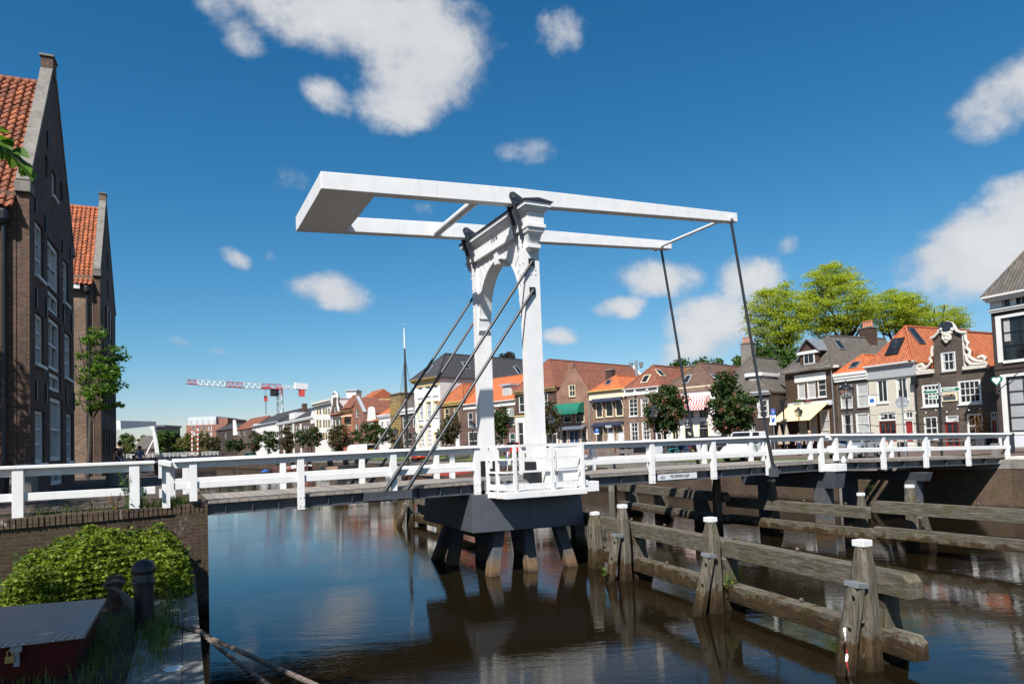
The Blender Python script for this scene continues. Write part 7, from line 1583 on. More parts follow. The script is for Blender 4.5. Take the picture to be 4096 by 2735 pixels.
rb = thing('rowing_boat', 'small grey boat covered with a tarpaulin beside the large barge', 'boat', (0, 0, 0)); hull('hull', 'tarp_grey', 5.2, 1.7, -.25, .55, .5, rb)
MB().prism([(-.75, 0), (.75, 0), (0, .55)], (-1.9, 0, .55), (0, 1, 0), (0, 0, 1), (3.2, 0, 0)).build('cover', 'tarp_grey', rb); p = at(1520, 1920, 2, 0); rb.location = (23.6, 78.0, 0); rb.rotation_euler = (0, 0, radians(85))
tb = thing('rowing_boat', 'small boat under a blue tarpaulin in front of the far red brown barge', 'boat', (0, 0, 0)); hull('hull', 'hull_black', 4.4, 1.6, -.25, .5, .4, tb); MB().prism([(-.75, 0), (.75, 0), (0, .4)], (-1.6, 0, .5), (0, 1, 0), (0, 0, 1), (2.9, 0, 0)).build('cover', 'tarp_blue', tb)
p = at_depth(1065, 1885, 128); tb.location = (p.x, p.y, 0); tb.rotation_euler = (0, 0, radians(95))
# flag on the barge stern
fp = at_depth(2025, 1830, 66); fl = thing('flag', 'Dutch red white and blue flag on a slanting staff between the bridge pillars', 'flag', (fp.x, fp.y, 1.2))
MB().tube([(fp.x, fp.y, 1.0), (fp.x+.35, fp.y-.15, 3.75)], .03, 6).build('staff', 'sign_white', fl)
for i, mt in enumerate(('flag_red', 'flag_white', 'flag_blue')):
    m = MB(); n = 10
    for k in range(n+1):
        t = k/n; w_ = .12*sin(t*7+i); x0 = fp.x+.34-.18*i+w_*.3-.6*t*.55; 
        for e in (0, 1): m.v.append((fp.x+.33-.33*t-.12*(i+e), fp.y-.14+w_, 3.6-.26*(i+e)-t*1.25))
    m.f = [(2*k, 2*k+1, 2*k+3, 2*k+2) for k in range(n)]; m.build('%s_band' % mt[5:], mt, fl)
# ---------------------------------------------------------------- street lamps
lm = thing('street_lamp', 'lantern street lamp', 'street lamp', (0, 0, 0))
MB().lathe((0, 0, 0), [(.16, 0), (.16, .25), (.11, .35), (.10, .9), (.075, 1.0), (.06, 2.6), (.085, 2.65), (.05, 2.75), (.045, 3.35), (.08, 3.4), (.05, 3.5), (.05, 3.62)], 12).build('post', 'black_iron', lm, smooth=True)
m = MB()
for k in range(4): a = pi/4+pi/2*k; m.tube([(.05*cos(a), .05*sin(a), 3.55), (.25*cos(a), .25*sin(a), 3.45), (.20*cos(a), .20*sin(a), 3.62)], .015, 5)
m.build('cradle', 'black_iron', lm)
m = MB(); m.hexa([(-.16, -.16, 3.68), (.16, -.16, 3.68), (.16, .16, 3.68), (-.16, .16, 3.68), (-.28, -.28, 4.22), (.28, -.28, 4.22), (.28, .28, 4.22), (-.28, .28, 4.22)]); m.build('lantern_glass', 'glass_lamp', lm); m = MB()
for sx in (-1, 1):
    for sy in (-1, 1): m.bar((sx*.165, sy*.165, 3.66), (sx*.285, sy*.285, 4.23), .03, .03)
m.box(-.18, .18, -.18, .18, 3.64, 3.69); m.build('lantern_frame', 'black_iron', lm)
MB().lathe((0, 0, 4.22), [(.42, 0), (.40, .04), (.22, .20), (.14, .26), (.12, .34), (.15, .36), (.04, .44), (.025, .54)], 16).build('lantern_roof', 'black_iron', lm, smooth=True)
first = True
for c, x_, y_, D, ztop, lb in (('c4', 665, 905, 38, None, 'big black lantern street lamp in front of the narrow grey brown house'), ('c4', 336, 1085, 62, None, 'black lantern street lamp standing under the cream awning'),
    ('c2', 915, 775, 81, None, 'black lantern street lamp left of the far white bridge pillar'), ('c2', 1650, 705, 66, None, 'black lantern street lamp right of the near white bridge pillar'), ('c3', 1205, 625, 53, None, 'black lantern street lamp beside the chestnut before the white house'), ('c2', 1808, 785, 92, None, 'black lantern street lamp below the green dome awnings'),
    ('c2', 185, 840, 108, None, 'black lantern street lamp right of the wide chestnut by the truck'), ('c2', 378, 878, 104, None, 'black lantern street lamp just right of the barge mast'), ('c1', 985, 822, 166, None, 'small far lantern street lamp among the thin brownish chestnuts'), ('c1', 1255, 792, 150, None, 'lantern street lamp standing out before the big dark green chestnut'), ('c1', 1650, 757, 136, None, 'lantern street lamp over the cab of the white delivery truck'), ('c1', 735, 845, 185, None, 'far lantern street lamp over the teal van'), ('c1', 585, 858, 205, None, 'farthest lantern street lamp at the smallest chestnut')):
    p = at_depth(*px(c, x_, y_), D); g_ = zg(p.x, p.y); s = (p.z-g_)/4.76
    l = lm if first else dup(lm); first = False
    l.location = (p.x, p.y, g_); l.scale = (min(1.35, s*1.05),)*2+(s,); l['label'] = lb; l['group'] = 'lantern street lamps on the far bank'
p = at_depth(3131, 1592, 68); ml = thing('street_lamp', 'slim modern post top lamp before the low orange tiled house', 'street lamp', (p.x, p.y, zg(p.x, p.y)))
MB().tube([(p.x, p.y, 2.2), (p.x, p.y, p.z-1.2)], .08, 10).build('post', 'black_iron', ml); MB().lathe((p.x, p.y, p.z-1.2), [(.1, 0), (.32, .9), (.36, .95), (.36, 1.0)], 12).build('lamp_head', 'black_iron', ml)
# ---------------------------------------------------------------- signs
def board(root, name, c, w, h, mat, z_off=.0, t=.03):
    """upright board facing the camera side"""
    d = (Vector((EYE.x, EYE.y, 0))-Vector((c.x, c.y, 0))).normalized(); s = Vector((-d.y, d.x, 0)); o = Vector(c)+d*z_off
    return MB().hexa([o-s*w/2-Vector((0, 0, h/2)), o+s*w/2-Vector((0, 0, h/2)), o+s*w/2-Vector((0, 0, h/2))-d*t, o-s*w/2-Vector((0, 0, h/2))-d*t, o-s*w/2+Vector((0, 0, h/2)), o+s*w/2+Vector((0, 0, h/2)), o+s*w/2+Vector((0, 0, h/2))-d*t, o-s*w/2+Vector((0, 0, h/2))-d*t]).build(name, mat, root), s, d
def post(root, x, y, z0, z1, r=.035, mat='zinc'): return MB().tube([(x, y, z0), (x, y, z1)], r, 10).build('post', mat, root)
p = at_depth(3092, 1660, 54); s_ = thing('traffic_sign', 'post with blue dead end sign over a white parking sign by the alley', 'traffic sign', (p.x, p.y, zg(p.x, p.y)))
q0 = at_depth(3092, 1647, 53.9); q1 = at_depth(3092, 1675, 53.9); q2 = at_depth(3091, 1694, 53.9); post(s_, p.x, p.y, 2.2, q0.z+.28)
bo, sd, dr = board(s_, 'dead_end_sign', q0, .30, .50, 'sign_blue', .05); lettering('symbol', 'T', .34, q0+dr*.055, sd, (0, 0, 1), 'sign_white', bo, .003); 
MB().bar(q0+dr*.058+sd*-.10+Vector((0, 0, .125)), q0+dr*.058+sd*.10+Vector((0, 0, .125)), .012, .05).build('red_bar', 'lamp_red', bo)
bo, sd, dr = board(s_, 'parking_sign', q1, .42, .60, 'sign_white', .05); b2, _, _ = board(bo, 'blue_panel', q1-Vector((0, 0, .03)), .24, .42, 'sign_blue', .065); lettering('symbol', 'P', .30, q1+dr*.07+Vector((0, 0, .05)), sd, (0, 0, 1), 'sign_white', bo, .003)
board(s_, 'sub_plate', q2, .48, .20, 'sign_white', .05)
p = at_depth(2387, 1730, 74); s_ = thing('parking_sign', 'blue parking sign with white letter before the navy awning shop', 'traffic sign', (p.x, p.y, zg(p.x, p.y))); q = at_depth(2387, 1723, 73.9); post(s_, p.x, p.y, 2.2, q.z+.3)
bo, sd, dr = board(s_, 'sign_board', q, .44, .46, 'sign_blue', .05); lettering('symbol', 'P', .30, q+dr*.06+sd*.05+Vector((0, 0, .05)), sd, (0, 0, 1), 'sign_white', bo, .003); board(s_, 'sub_plate', q-Vector((0, 0, .30)), .44, .13, 'sign_white', .05)
p = at_depth(2430, 1710, 73); s_ = thing('street_name_sign', 'tilted pole with small pale street name plates beside the blue parking sign', 'street sign', (p.x, p.y, zg(p.x, p.y))); q = at_depth(2433, 1705, 72.9)
MB().tube([(p.x-.35, p.y, 2.2), (q.x, q.y, q.z+.1)], .035, 8).build('post', 'zinc', s_); board(s_, 'name_plate', q, .62, .20, 'lightgrey_paint', .05); board(s_, 'name_panel', q, .54, .07, 'steel_grey', .055, .005)
p = at_depth(3610, 1625, 36.5); s_ = thing('traffic_sign', 'back of a round grey traffic sign on a pole before the cream house', 'traffic sign', (p.x, p.y, zg(p.x, p.y))); q = at_depth(3608, 1609, 36.5)
d = (Vector((EYE.x, EYE.y, 0))-Vector((q.x, q.y, 0))).normalized(); MB().tube([q-d*.03, q], .31, 32).build('sign_disc', 'zinc', s_); e = at_depth(3622, 1800, 36.5)
MB().tube([(e.x, e.y, 2.2), (q.x+d.x*.05, q.y+d.y*.05, q.z+.3)], .035, 10).build('post', 'zinc', s_); m = MB(); sd = Vector((-d.y, d.x, 0))
m.bar(q+d*.02-sd*.2-Vector((0, 0, .1)), q+d*.02-sd*.1-Vector((0, 0, .1)), .03, .03); m.bar(q+d*.02+sd*.1-Vector((0, 0, .1)), q+d*.02+sd*.2-Vector((0, 0, .1)), .03, .03); m.build('clamp', 'sign_white', s_)
# green finger post
q = at_depth(3757, 1562, 34.5); e = at_depth(3767, 1826, 34.5); s_ = thing('finger_post', 'green finger signpost on a black pole before the ornate gabled house', 'signpost', (q.x, q.y, zg(q.x, q.y)))
MB().tube([(e.x, e.y, 2.15), (q.x, q.y, q.z-.22)], .055, 12).build('post', 'black_iron', s_); MB().tube([(q.x, q.y, q.z-.24), (q.x, q.y, q.z+.2)], .06, 12).tube([(q.x, q.y, q.z+.2), (q.x, q.y, q.z+.42)], [.03, .05], 8).build('post_head', 'zinc', s_)
d = (Vector((EYE.x, EYE.y, 0))-Vector((q.x, q.y, 0))).normalized(); sd = Vector((-d.y, d.x, 0))
for (sg, z_, L_, h_, lines) in ((1, .03, .74, .22, 2), (-1, -.02, .58, .20, 1), (-1.01, -.31, .40, .20, 3)):
    o = q+Vector((0, 0, z_))+sd*(.07*(1 if sg > 0 else -1)); s2 = sd*(1 if sg > 0 else -1); tip = .10 if abs(sg) == 1 else 0
    m = MB().prism([(0, -h_/2), (L_, -h_/2), (L_+tip, 0), (L_, h_/2), (0, h_/2)], o, s2, (0, 0, 1), d*.03); f = m.build('finger', 'sign_white', s_)
    m = MB().prism([(.03, -h_/2+.025), (L_-.02, -h_/2+.025), (L_+tip*.7-.02, 0), (L_-.02, h_/2-.025), (.03, h_/2-.025)], o+d*.031, s2, (0, 0, 1), d*.004); m.build('green_face', 'sign_green', f)
    m = MB()
    for k in range(lines):
        zz = h_*.22-k*.065
        x_ = .10
        while x_ < L_*.78: w_ = rnd.choice((.03, .05, .02)); m.prism([(x_, zz-.014), (x_+w_, zz-.014), (x_+w_, zz+.014), (x_, zz+.014)], o+d*.0355, s2, (0, 0, 1), d*.002); x_ += w_+.012
    m.build('illegible_text', 'sign_white', f)
# hanging sign of the cream house, illegible window lettering of the white house
p = at_depth(3488, 1602, 56.8); hs = thing('hanging_sign', 'small white hanging sign with blue round emblem between grey brown and cream houses', 'sign', p)
bo, sd, dr = board(hs, 'sign_board', p, .50, .78, 'sign_white', 0); MB().tube([p+dr*.002, p+dr*.012], .18, 20).build('emblem', 'sign_blue', bo); MB().bar(p+Vector((-.1, 0, .45)), p+Vector((1.3, 0, .5)), .04, .04).build('bracket', 'black_iron', hs)
# bicycle racks near the silver car, grey cabinets, low barrier, benches, planter
def hoop(p, q, h, label, group=None):
    m = MB().tube([(p.x, p.y, 2.2), (p.x, p.y, 2.25+h-.1), (p.x+(q.x-p.x)*.12, p.y+(q.y-p.y)*.12, 2.25+h), (q.x-(q.x-p.x)*.12, q.y-(q.y-p.y)*.12, 2.25+h), (q.x, q.y, 2.25+h-.1), (q.x, q.y, 2.2)], .03, 8)
    return tag(m.build('bike_rack', 'steel_grey', None, smooth=True), label, 'bike rack', group)
for i in range(6):
    x_ = 3470+i*32; a = at_depth(x_, 1815, 38.5); b_ = Vector((a.x+.55, a.y+.45, 0)); hoop(a, b_, .85, 'dark steel hoop of the bicycle rack row behind the right bridge railing', 'hoops of the bicycle rack beside the silver car')
for x_, D, lb in ((2893, 45, 'bent steel hoop left of the mooring post near the white van'), (2918, 44, 'bent steel hoop in front of the white van')): a = at_depth(x_, 1820, D); hoop(a, Vector((a.x-.75, a.y+.35, 0)), .95, lb)
for x_, D, lb in ((2625, 52, 'pale grey utility cabinet behind the lifting deck left of the bicycles'), (2803, 50, 'pale grey utility cabinet right of the bicycles before the white house')):
    a = at_depth(x_, 1800, D); g_ = zg(a.x, a.y); m = MB().box(a.x-.38, a.x+.38, a.y-.3, a.y+.3, g_, g_+1.35).box(a.x-.41, a.x+.41, a.y-.33, a.y+.33, g_+1.35, g_+1.41); tag(m.build('utility_cabinet', 'lightgrey_paint', None, bevel=.02), lb, 'cabinet')
a = at_depth(2470, 1806, 62); b_ = at_depth(2530, 1806, 60); lb_ = thing('low_barrier', 'low wooden plank barrier on the far quay before the black car', 'barrier', (a.x, a.y, 2.1))
MB().bar((a.x, a.y, zg(a.x, a.y)+.5), (b_.x, b_.y, zg(b_.x, b_.y)+.5), .1, .32).build('plank', 'post_grey_wood', lb_)
for t in (.05, .6, .95): c_ = a.lerp(b_, t); MB().box(c_.x-.11, c_.x+.11, c_.y-.11, c_.y+.11, 2.0, zg(c_.x, c_.y)+.75).build('post', 'post_grey_wood', lb_)
def bench(x, y, label):
    r = thing('bench', label, 'bench', (x, y, 2.36)); MB().box(x-.25, x+.25, y-1.3, y+1.3, 2.78, 2.85).build('seat', 'stone_grey', r)
    for s in (-1, 1): MB().box(x-.2, x+.2, y+s*1.0-.08, y+s*1.0+.08, 2.34, 2.78).build('leg', 'black_iron', r)
a = on_line('r1', 590, 1500, *LR); bench(56.9, a[1], 'grey bench under the left window of the ornate gabled house'); a = on_line('r1', 1040, 1500, *LR); bench(56.9, a[1], 'grey bench under the right window of the ornate gabled house')
a = at_depth(*px('r1', 1300, 1480), 54); pl = thing('planter', 'grey square planter with a dry reddish shrub before the tall dark corner house', 'planter', (a.x, a.y, 2.36)); MB().hexa([(a.x-.35, a.y-.35, 2.36), (a.x+.35, a.y-.35, 2.36), (a.x+.35, a.y+.35, 2.36), (a.x-.35, a.y+.35, 2.36), (a.x-.45, a.y-.45, 3.2), (a.x+.45, a.y-.45, 3.2), (a.x+.45, a.y+.45, 3.2), (a.x-.45, a.y+.45, 3.2)]).build('pot', 'steel_grey', pl)
rg = np.random.default_rng(5); leafmesh('shrub', np.array((a.x, a.y, 4.1))+rg.normal(size=(500, 3))*np.array((.4, .4, .5)), .14, 'leaf_dry', pl, rg); m = MB()
for i in range(9): m.tube([(a.x, a.y, 3.15), (a.x+rnd.uniform(-.5, .5), a.y+rnd.uniform(-.5, .5), rnd.uniform(4, 4.7))], .015, 4)
m.build('stems', 'bark', pl)
a = at_depth(4035, 1790, 41); bn = thing('litter_bin', 'dark steel litter bin at the right end of the bridge', 'bin', (a.x, a.y, 2.25)); MB().lathe((a.x, a.y, 2.25), [(.28, 0), (.3, .1), (.3, 1.0), (.33, 1.02), (.33, 1.1), (.2, 1.18)], 18).build('body', 'steel_dark', bn, smooth=True); MB().box(a.x-.24, a.x-.305+.1, a.y-.15, a.y+.15, 3.0, 3.15).build('flap', 'black_iron', bn)
# string lights across the cream and ornate houses
m = MB(); n = 60; LP = []
A0 = R3.p(0, 0, -.6); A1 = R4.p(R4.w-.4, 0, -.6); zl = R4.uz('r1', 900, 1120)[1]
for i in range(n+1): t = i/n; q = A0.lerp(A1, t); LP.append(Vector((q.x, q.y, zl+.25-.28*sin(pi*((t*5) % 1)))))
m.tube(LP, .018, 5); sl = thing('string_lights', 'string of small bulbs looped along the cream and ornate gabled house fronts', 'string lights', LP[0]); m.build('cable', 'black_iron', sl)
for i in range(2, n, 5): MB().lathe(LP[i]-Vector((0, 0, .12)), [(.02, 0), (.055, .04), (.05, .09), (.02, .12)], 8).build('bulb', 'sign_white', sl)
# folded parasols on the terrace
for x_, lb in ((3122, 'folded beige parasol left of the alley lamp on the shaded terrace'), (3150, 'folded beige parasol right of the alley lamp on the shaded terrace')):
    a = at_depth(x_, 1790, 60); r = thing('parasol', lb, 'parasol', (a.x, a.y, 2.3)); MB().tube([(a.x, a.y, 2.25), (a.x, a.y, 4.6)], .03, 8).build('pole', 'deck_wood', r); MB().lathe((a.x, a.y, 2.9), [(.05, 0), (.22, .1), (.16, .5), (.20, .9), (.12, 1.35), (.03, 1.75)], 10).build('canopy', 'cloth_beige', r)
# siren pole on the roofs, antenna
p = at_depth(*px('c3', 1042, 215), 98); r = thing('siren_mast', 'grey siren horns on a pole rising over the orange roofs', 'siren', (p.x, p.y, 8)); MB().tube([(p.x, p.y, 8), (p.x, p.y, p.z)], .2, 10).build('pole', 'zinc', r)
for s in (-1, 1): MB().lathe((p.x+s*.55, p.y-s*.4, p.z-1.1), [(.1, 0), (.2, .2), (.3, .8), (.15, .82)], 10).build('horn', 'zinc', r)
# ---------------------------------------------------------------- tower crane
cr0 = at_depth(1121, 1650, 300); cr = thing('tower_crane', 'red and white tower crane rising over the far roofs', 'crane', (cr0.x, cr0.y, 2))
def lattice(a, b, w, n, mat, name, tri=False):
    a, b = Vector(a), Vector(b); d = (b-a).normalized(); u = Vector((0, 0, 1)) if abs(d.z) < .5 else Vector((RT.x, RT.y, 0)).normalized(); s = d.cross(u).normalized(); u = s.cross(d); m = MB()
    off = [(-.5, -.5), (.5, -.5), (0, .5)] if tri else [(-.5, -.5), (.5, -.5), (.5, .5), (-.5, .5)]
    for o in off: m.bar(a+s*o[0]*w+u*o[1]*w, b+s*o[0]*w+u*o[1]*w, .24, .24)
    k = len(off)
    for i in range(n):
        p0, p1 = a.lerp(b, i/n), a.lerp(b, (i+1)/n)
        for j in range(k): o0, o1 = off[j], off[(j+1) % k]; A_, B_ = (o0, o1) if i % 2 else (o1, o0); m.bar(p0+s*A_[0]*w+u*A_[1]*w, p1+s*B_[0]*w+u*B_[1]*w, .13, .13)
    return m.build(name, mat, cr)
zt = at_depth(1121, 1580, 300).z; lattice((cr0.x, cr0.y, 2), (cr0.x, cr0.y, zt), 2.0, 26, 'crane_white', 'mast')
lattice((cr0.x, cr0.y, zt), (cr0.x, cr0.y, at_depth(1121, 1545, 300).z), 1.8, 5, 'crane_red', 'slewing_tower')
jl = [at_depth(*px('c1', x_, y_), D) for x_, y_, D in ((112, 296, 270), (208, 304, 273), (475, 320, 281), (640, 331, 286), (805, 339, 291), (1000, 345, 299))]
for i in range(5): lattice(jl[i], jl[i+1], 2.0 if i else 1.6, (4, 10, 7, 6, 7)[i], ('crane_red', 'crane_white')[i % 2], 'jib_section', True)
je = at_depth(*px('c1', 1235, 360), 306); lattice(jl[5], je, 1.3, 8, 'crane_white', 'counter_jib', True)
u = (je-jl[5]).normalized(); c_ = je-u*2.2+Vector((0, 0, .8)); MB().bar(c_-u*3, c_+u*2.5, 1.8, 2.6).build('counterweight', 'crane_white', cr); MB().bar(je-u*2.2-Vector((0, 0, .5)), je-u*2.2-Vector((0, 0, 3.6)), 2.4, 1.6).build('ballast', 'crane_red', cr)
q = at_depth(*px('c1', 930, 397), 299); MB().bar(q-Vector((0, 0, 1.6)), q+Vector((0, 0, 1.6)), 3.2, 2.4).build('cab', 'glass', cr)
q = at_depth(*px('c1', 852, 352), 293); h_ = at_depth(*px('c1', 853, 455), 293); m = MB(); m.tube([q, h_], .09, 5); m.tube([h_, at_depth(*px('c1', 855, 600), 293)], .16, 5); m.build('hoist_rope', 'steel_grey', cr); MB().bar(q-Vector((1.6, 0, .3)), q+Vector((1.6, 0, .3)), 1.4, .9).build('trolley', 'crane_red', cr); MB().bar(h_+Vector((0, 0, 1.1)), h_-Vector((0, 0, 1.1)), 1.3, 1.3).build('hook_block', 'crane_red', cr)
# ---------------------------------------------------------------- far drawbridge and barrier poles
fb = thing('drawbridge', 'distant white drawbridge with white railings at the end of the canal', 'drawbridge', (2, 235, 0))
P0 = at_depth(*px('q', 150, 655), 206); P1 = at_depth(*px('q', 1240, 640), 217); zd = 3.9
def lp(t, z): v = P0.lerp(P1, t); return Vector((v.x, v.y, z))
MB().bar(lp(-.12, zd-.5), lp(1.02, zd-.5), 5, 1.0).build('deck', 'steel_dark', fb); m = MB()
for k in range(4): m.bar(lp(-.12, zd+.35+.3*k), lp(1.0, zd+.35+.3*k), .09, .10)
for i in range(26): m.bar(lp(-.12+1.12*i/25, zd-.4), lp(-.12+1.12*i/25, zd+1.3), .14, .14)
m.build('railing', 'white_trim', fb)
for (x0, y0, x1, y1) in ((520, 640, 468, 290), (536, 640, 488, 270)):
    MB().bar(at_depth(*px('q', x0, y0), 212), at_depth(*px('q', x1, y1), 212), .7, .7).build('pillar', 'white_trim', fb)
MB().bar(at_depth(*px('q', 492, 275), 211), at_depth(*px('q', 70, 292), 196), 1.2, 1.3, w2=1.3, h2=2.4).build('balance_beam', 'white_trim', fb)
MB().bar(at_depth(*px('q', 455, 320), 214), at_depth(*px('q', 505, 300), 214), .9, .8).build('cross_beam', 'white_trim', fb); MB().bar(at_depth(*px('q', 400, 630), 213), at_depth(*px('q', 480, 470), 213), .35, .35).build('stay', 'white_trim', fb)
m = MB().bar(lp(.02, 1.2), lp(1.05, 1.2), 3, 2.4); m.build('abutment', 'brick_dark', fb)
for i, (x_, y0) in enumerate(((933, 335), (1000, 305))):
    a = at_depth(*px('q', x_, 640), 214); b_ = at_depth(*px('q', x_, y0), 214); r = thing('barrier_pole', ('left' if i == 0 else 'right and taller')+' of the two raised red and white barrier poles by the far bridge', 'barrier pole', (a.x, a.y, 2.6), 'raised barrier poles')
    for k in range(12): MB().bar(a.lerp(b_, k/12), a.lerp(b_, (k+1)/12), .42, .42).build('band', 'crane_red' if k % 2 else 'sign_white', r)
    MB().bar((a.x, a.y, 2.4), a, .3, .3).build('base', 'steel_grey', r)
# ---------------------------------------------------------------- people
def person(label, x, y, z, h, rz, top, legs, hair, stride=.22, hat=None, bag=False, skirt=False):
    r = thing('person', label, 'person', (0, 0, 0)); k = h/1.75
    J = dict(pel=(0, 0, .95), sp=(0, .01, 1.18), ch=(0, .0, 1.38), nk=(0, .0, 1.50), hd=(0, -.02, 1.60), tp=(0, -.01, 1.70), ls=(-.17, 0, 1.42), le=(-.24, .05, 1.14), lh=(-.25, -.06, .90), rs=(.17, 0, 1.42), re=(.24, .04, 1.14), rh=(.25, -.10, .92),
             lhip=(-.09, 0, .90), lk=(-.10, -.08, .50), la=(-.10, stride*.5, .08), lt=(-.10, stride*.5-.16, .03), rhip=(.09, 0, .90), rk=(.10, -stride*.5, .50), ra=(.10, -stride, .08), rt=(.10, -stride-.16, .03))
    R = dict(pel=.14, sp=.125, ch=.14, nk=.052, hd=.095, tp=.075, ls=.06, le=.042, lh=.034, rs=.06, re=.042, rh=.034, lhip=.085, lk=.055, la=.042, lt=.035, rhip=.085, rk=.055, ra=.042, rt=.035)
    E_ = [('pel', 'sp'), ('sp', 'ch'), ('ch', 'nk'), ('nk', 'hd'), ('hd', 'tp'), ('ch', 'ls'), ('ls', 'le'), ('le', 'lh'), ('ch', 'rs'), ('rs', 're'), ('re', 'rh'), ('pel', 'lhip'), ('lhip', 'lk'), ('lk', 'la'), ('la', 'lt'), ('pel', 'rhip'), ('rhip', 'rk'), ('rk', 'ra'), ('ra', 'rt')]
    def skin(name, keys, mat, grow, par):
        ks = [q for q in J if q in keys]; me = bpy.data.meshes.new(name); me.from_pydata([Vector(J[q])*k for q in ks], [(ks.index(a), ks.index(b)) for a, b in E_ if a in ks and b in ks], [])
        o = bpy.data.objects.new(name, me); COL.objects.link(o); o.parent = par; o.modifiers.new('skin', 'SKIN'); sv = me.skin_vertices[0].data if me.skin_vertices else None
        if sv is None:
            bm = bmesh.new(); bm.from_mesh(me); bm.verts.layers.skin.verify(); bm.to_mesh(me); bm.free(); sv = me.skin_vertices[0].data
        for i, q in enumerate(ks): rr = R[q]*grow*k; sv[i].radius = (rr, rr)
        sv[0].use_root = True; sd_ = o.modifiers.new('sub', 'SUBSURF'); sd_.levels = 1; sd_.render_levels = 2; me.materials.append(MATS[mat]); return o
    skin('body', set(J), 'skin', 1, r)
    skin('top', {'pel', 'sp', 'ch', 'ls', 'le', 'rs', 're'} if top != 'sleeveless' else {'pel', 'sp', 'ch', 'ls', 'rs'}, top if top != 'sleeveless' else 'cloth_navy', 1.13, r)
    skin('skirt' if skirt else 'trousers', {'pel', 'lhip', 'lk', 'rhip', 'rk'} | (set() if skirt else {'la', 'ra'}), legs, 1.16, r)
    m = MB().lathe(Vector((0, .015, 1.56))*k, [(.05*k, 0), (.10*k, .05*k), (.112*k, .11*k), (.09*k, .18*k), (.02*k, .215*k)], 14); hr = m.build('hair', hair, r, smooth=True)
    if hat == 'bun': MB().lathe(Vector((0, .10, 1.70))*k, [(.02*k, 0), (.05*k, .03*k), (.05*k, .07*k), (.015*k, .1*k)], 10).build('bun', hair, hr)
    if hat == 'tail': MB().tube([Vector((0, .10, 1.68))*k, Vector((.02, .16, 1.60))*k, Vector((.02, .13, 1.42))*k], [.035*k, .04*k, .015*k], 8).build('ponytail', hair, hr)
    if bag: MB().box(.26*k, .40*k, -.10*k, .16*k, .98*k, 1.22*k).build('bag', 'cloth_black', r, bevel=.03)
    m = MB()  # face: nose, eyes, mouth, ears
    m.lathe(Vector((0, -.115, 1.595))*k, [(.012*k, 0), (.02*k, .015*k), (.008*k, .05*k)], 8).lathe(Vector((-.10, -.01, 1.58))*k, [(.01*k, 0), (.02*k, .03*k), (.01*k, .06*k)], 8).lathe(Vector((.10, -.01, 1.58))*k, [(.01*k, 0), (.02*k, .03*k), (.01*k, .06*k)], 8); m.build('face', 'skin', r)
    for s in (-1, 1):   # hands with five fingers
        hj = Vector(J['lh' if s < 0 else 'rh']); m = MB(); m.bar(hj*k, (hj+Vector((0, -.015, -.085)))*k, .035*k, .075*k, (1, 0, 0))
        for f in range(4): o = hj+Vector((s*-.002, -.028+.02*f, -.08)); m.tube([o*k, (o+Vector((-s*.008, -.006, -.035-.006*(f in (1, 2))))).xyz*k, (o+Vector((-s*.022, -.012, -.062-.01*(f in (1, 2)))))*k], .009*k, 6)
        o = hj+Vector((-s*.01, -.035, -.03)); m.tube([o*k, (o+Vector((-s*.015, -.03, -.03)))*k, (o+Vector((-s*.02, -.035, -.055)))*k], .010*k, 6); m.build('hand', 'skin', r)
        MB().hexa([Vector(q)*k for q in ((J['la' if s < 0 else 'ra'][0]-.045, J['la' if s < 0 else 'ra'][1]-.2, 0), (J['la' if s < 0 else 'ra'][0]+.045, J['la' if s < 0 else 'ra'][1]-.2, 0), (J['la' if s < 0 else 'ra'][0]+.04, J['la' if s < 0 else 'ra'][1]+.06, 0), (J['la' if s < 0 else 'ra'][0]-.04, J['la' if s < 0 else 'ra'][1]+.06, 0), (J['la' if s < 0 else 'ra'][0]-.035, J['la' if s < 0 else 'ra'][1]-.18, .06), (J['la' if s < 0 else 'ra'][0]+.035, J['la' if s < 0 else 'ra'][1]-.18, .06), (J['la' if s < 0 else 'ra'][0]+.04, J['la' if s < 0 else 'ra'][1]+.05, .10), (J['la' if s < 0 else 'ra'][0]-.04, J['la' if s < 0 else 'ra'][1]+.05, .10))]).build('shoe', 'cloth_black', r, bevel=.015)
    r.location = (x, y, z); r.rotation_euler = (0, 0, rz); return r
person('woman walking away in black top and dark skirt with her hair in a bun', -2.02, 40.9, 2.87, 1.76, radians(182), 'cloth_black', 'cloth_navy', 'hair_dark', hat='bun', skirt=True)
person('girl walking away in a blue top with dark ponytail and a bag at her side', -1.10, 40.2, 2.86, 1.50, radians(186), 'cloth_blue', 'cloth_black', 'hair_dark', hat='tail', bag=True)
for x_, D, tp, lg, hr, hh, lb in ((3197, 50, 'cloth_white', 'cloth_navy', 'hair_dark', 1.62, 'person in jeans walking before the brown house under the cream awning'), (3240, 50, 'cloth_pink', 'cloth_beige', 'hair_fair', 1.72, 'fair haired person in a pale pink top beside the lamp under the cream awning')):
    a = at_depth(x_, 1780, D); person(lb, a.x, a.y, zg(a.x, a.y)+.03, hh, radians(-60), tp, lg, hr)
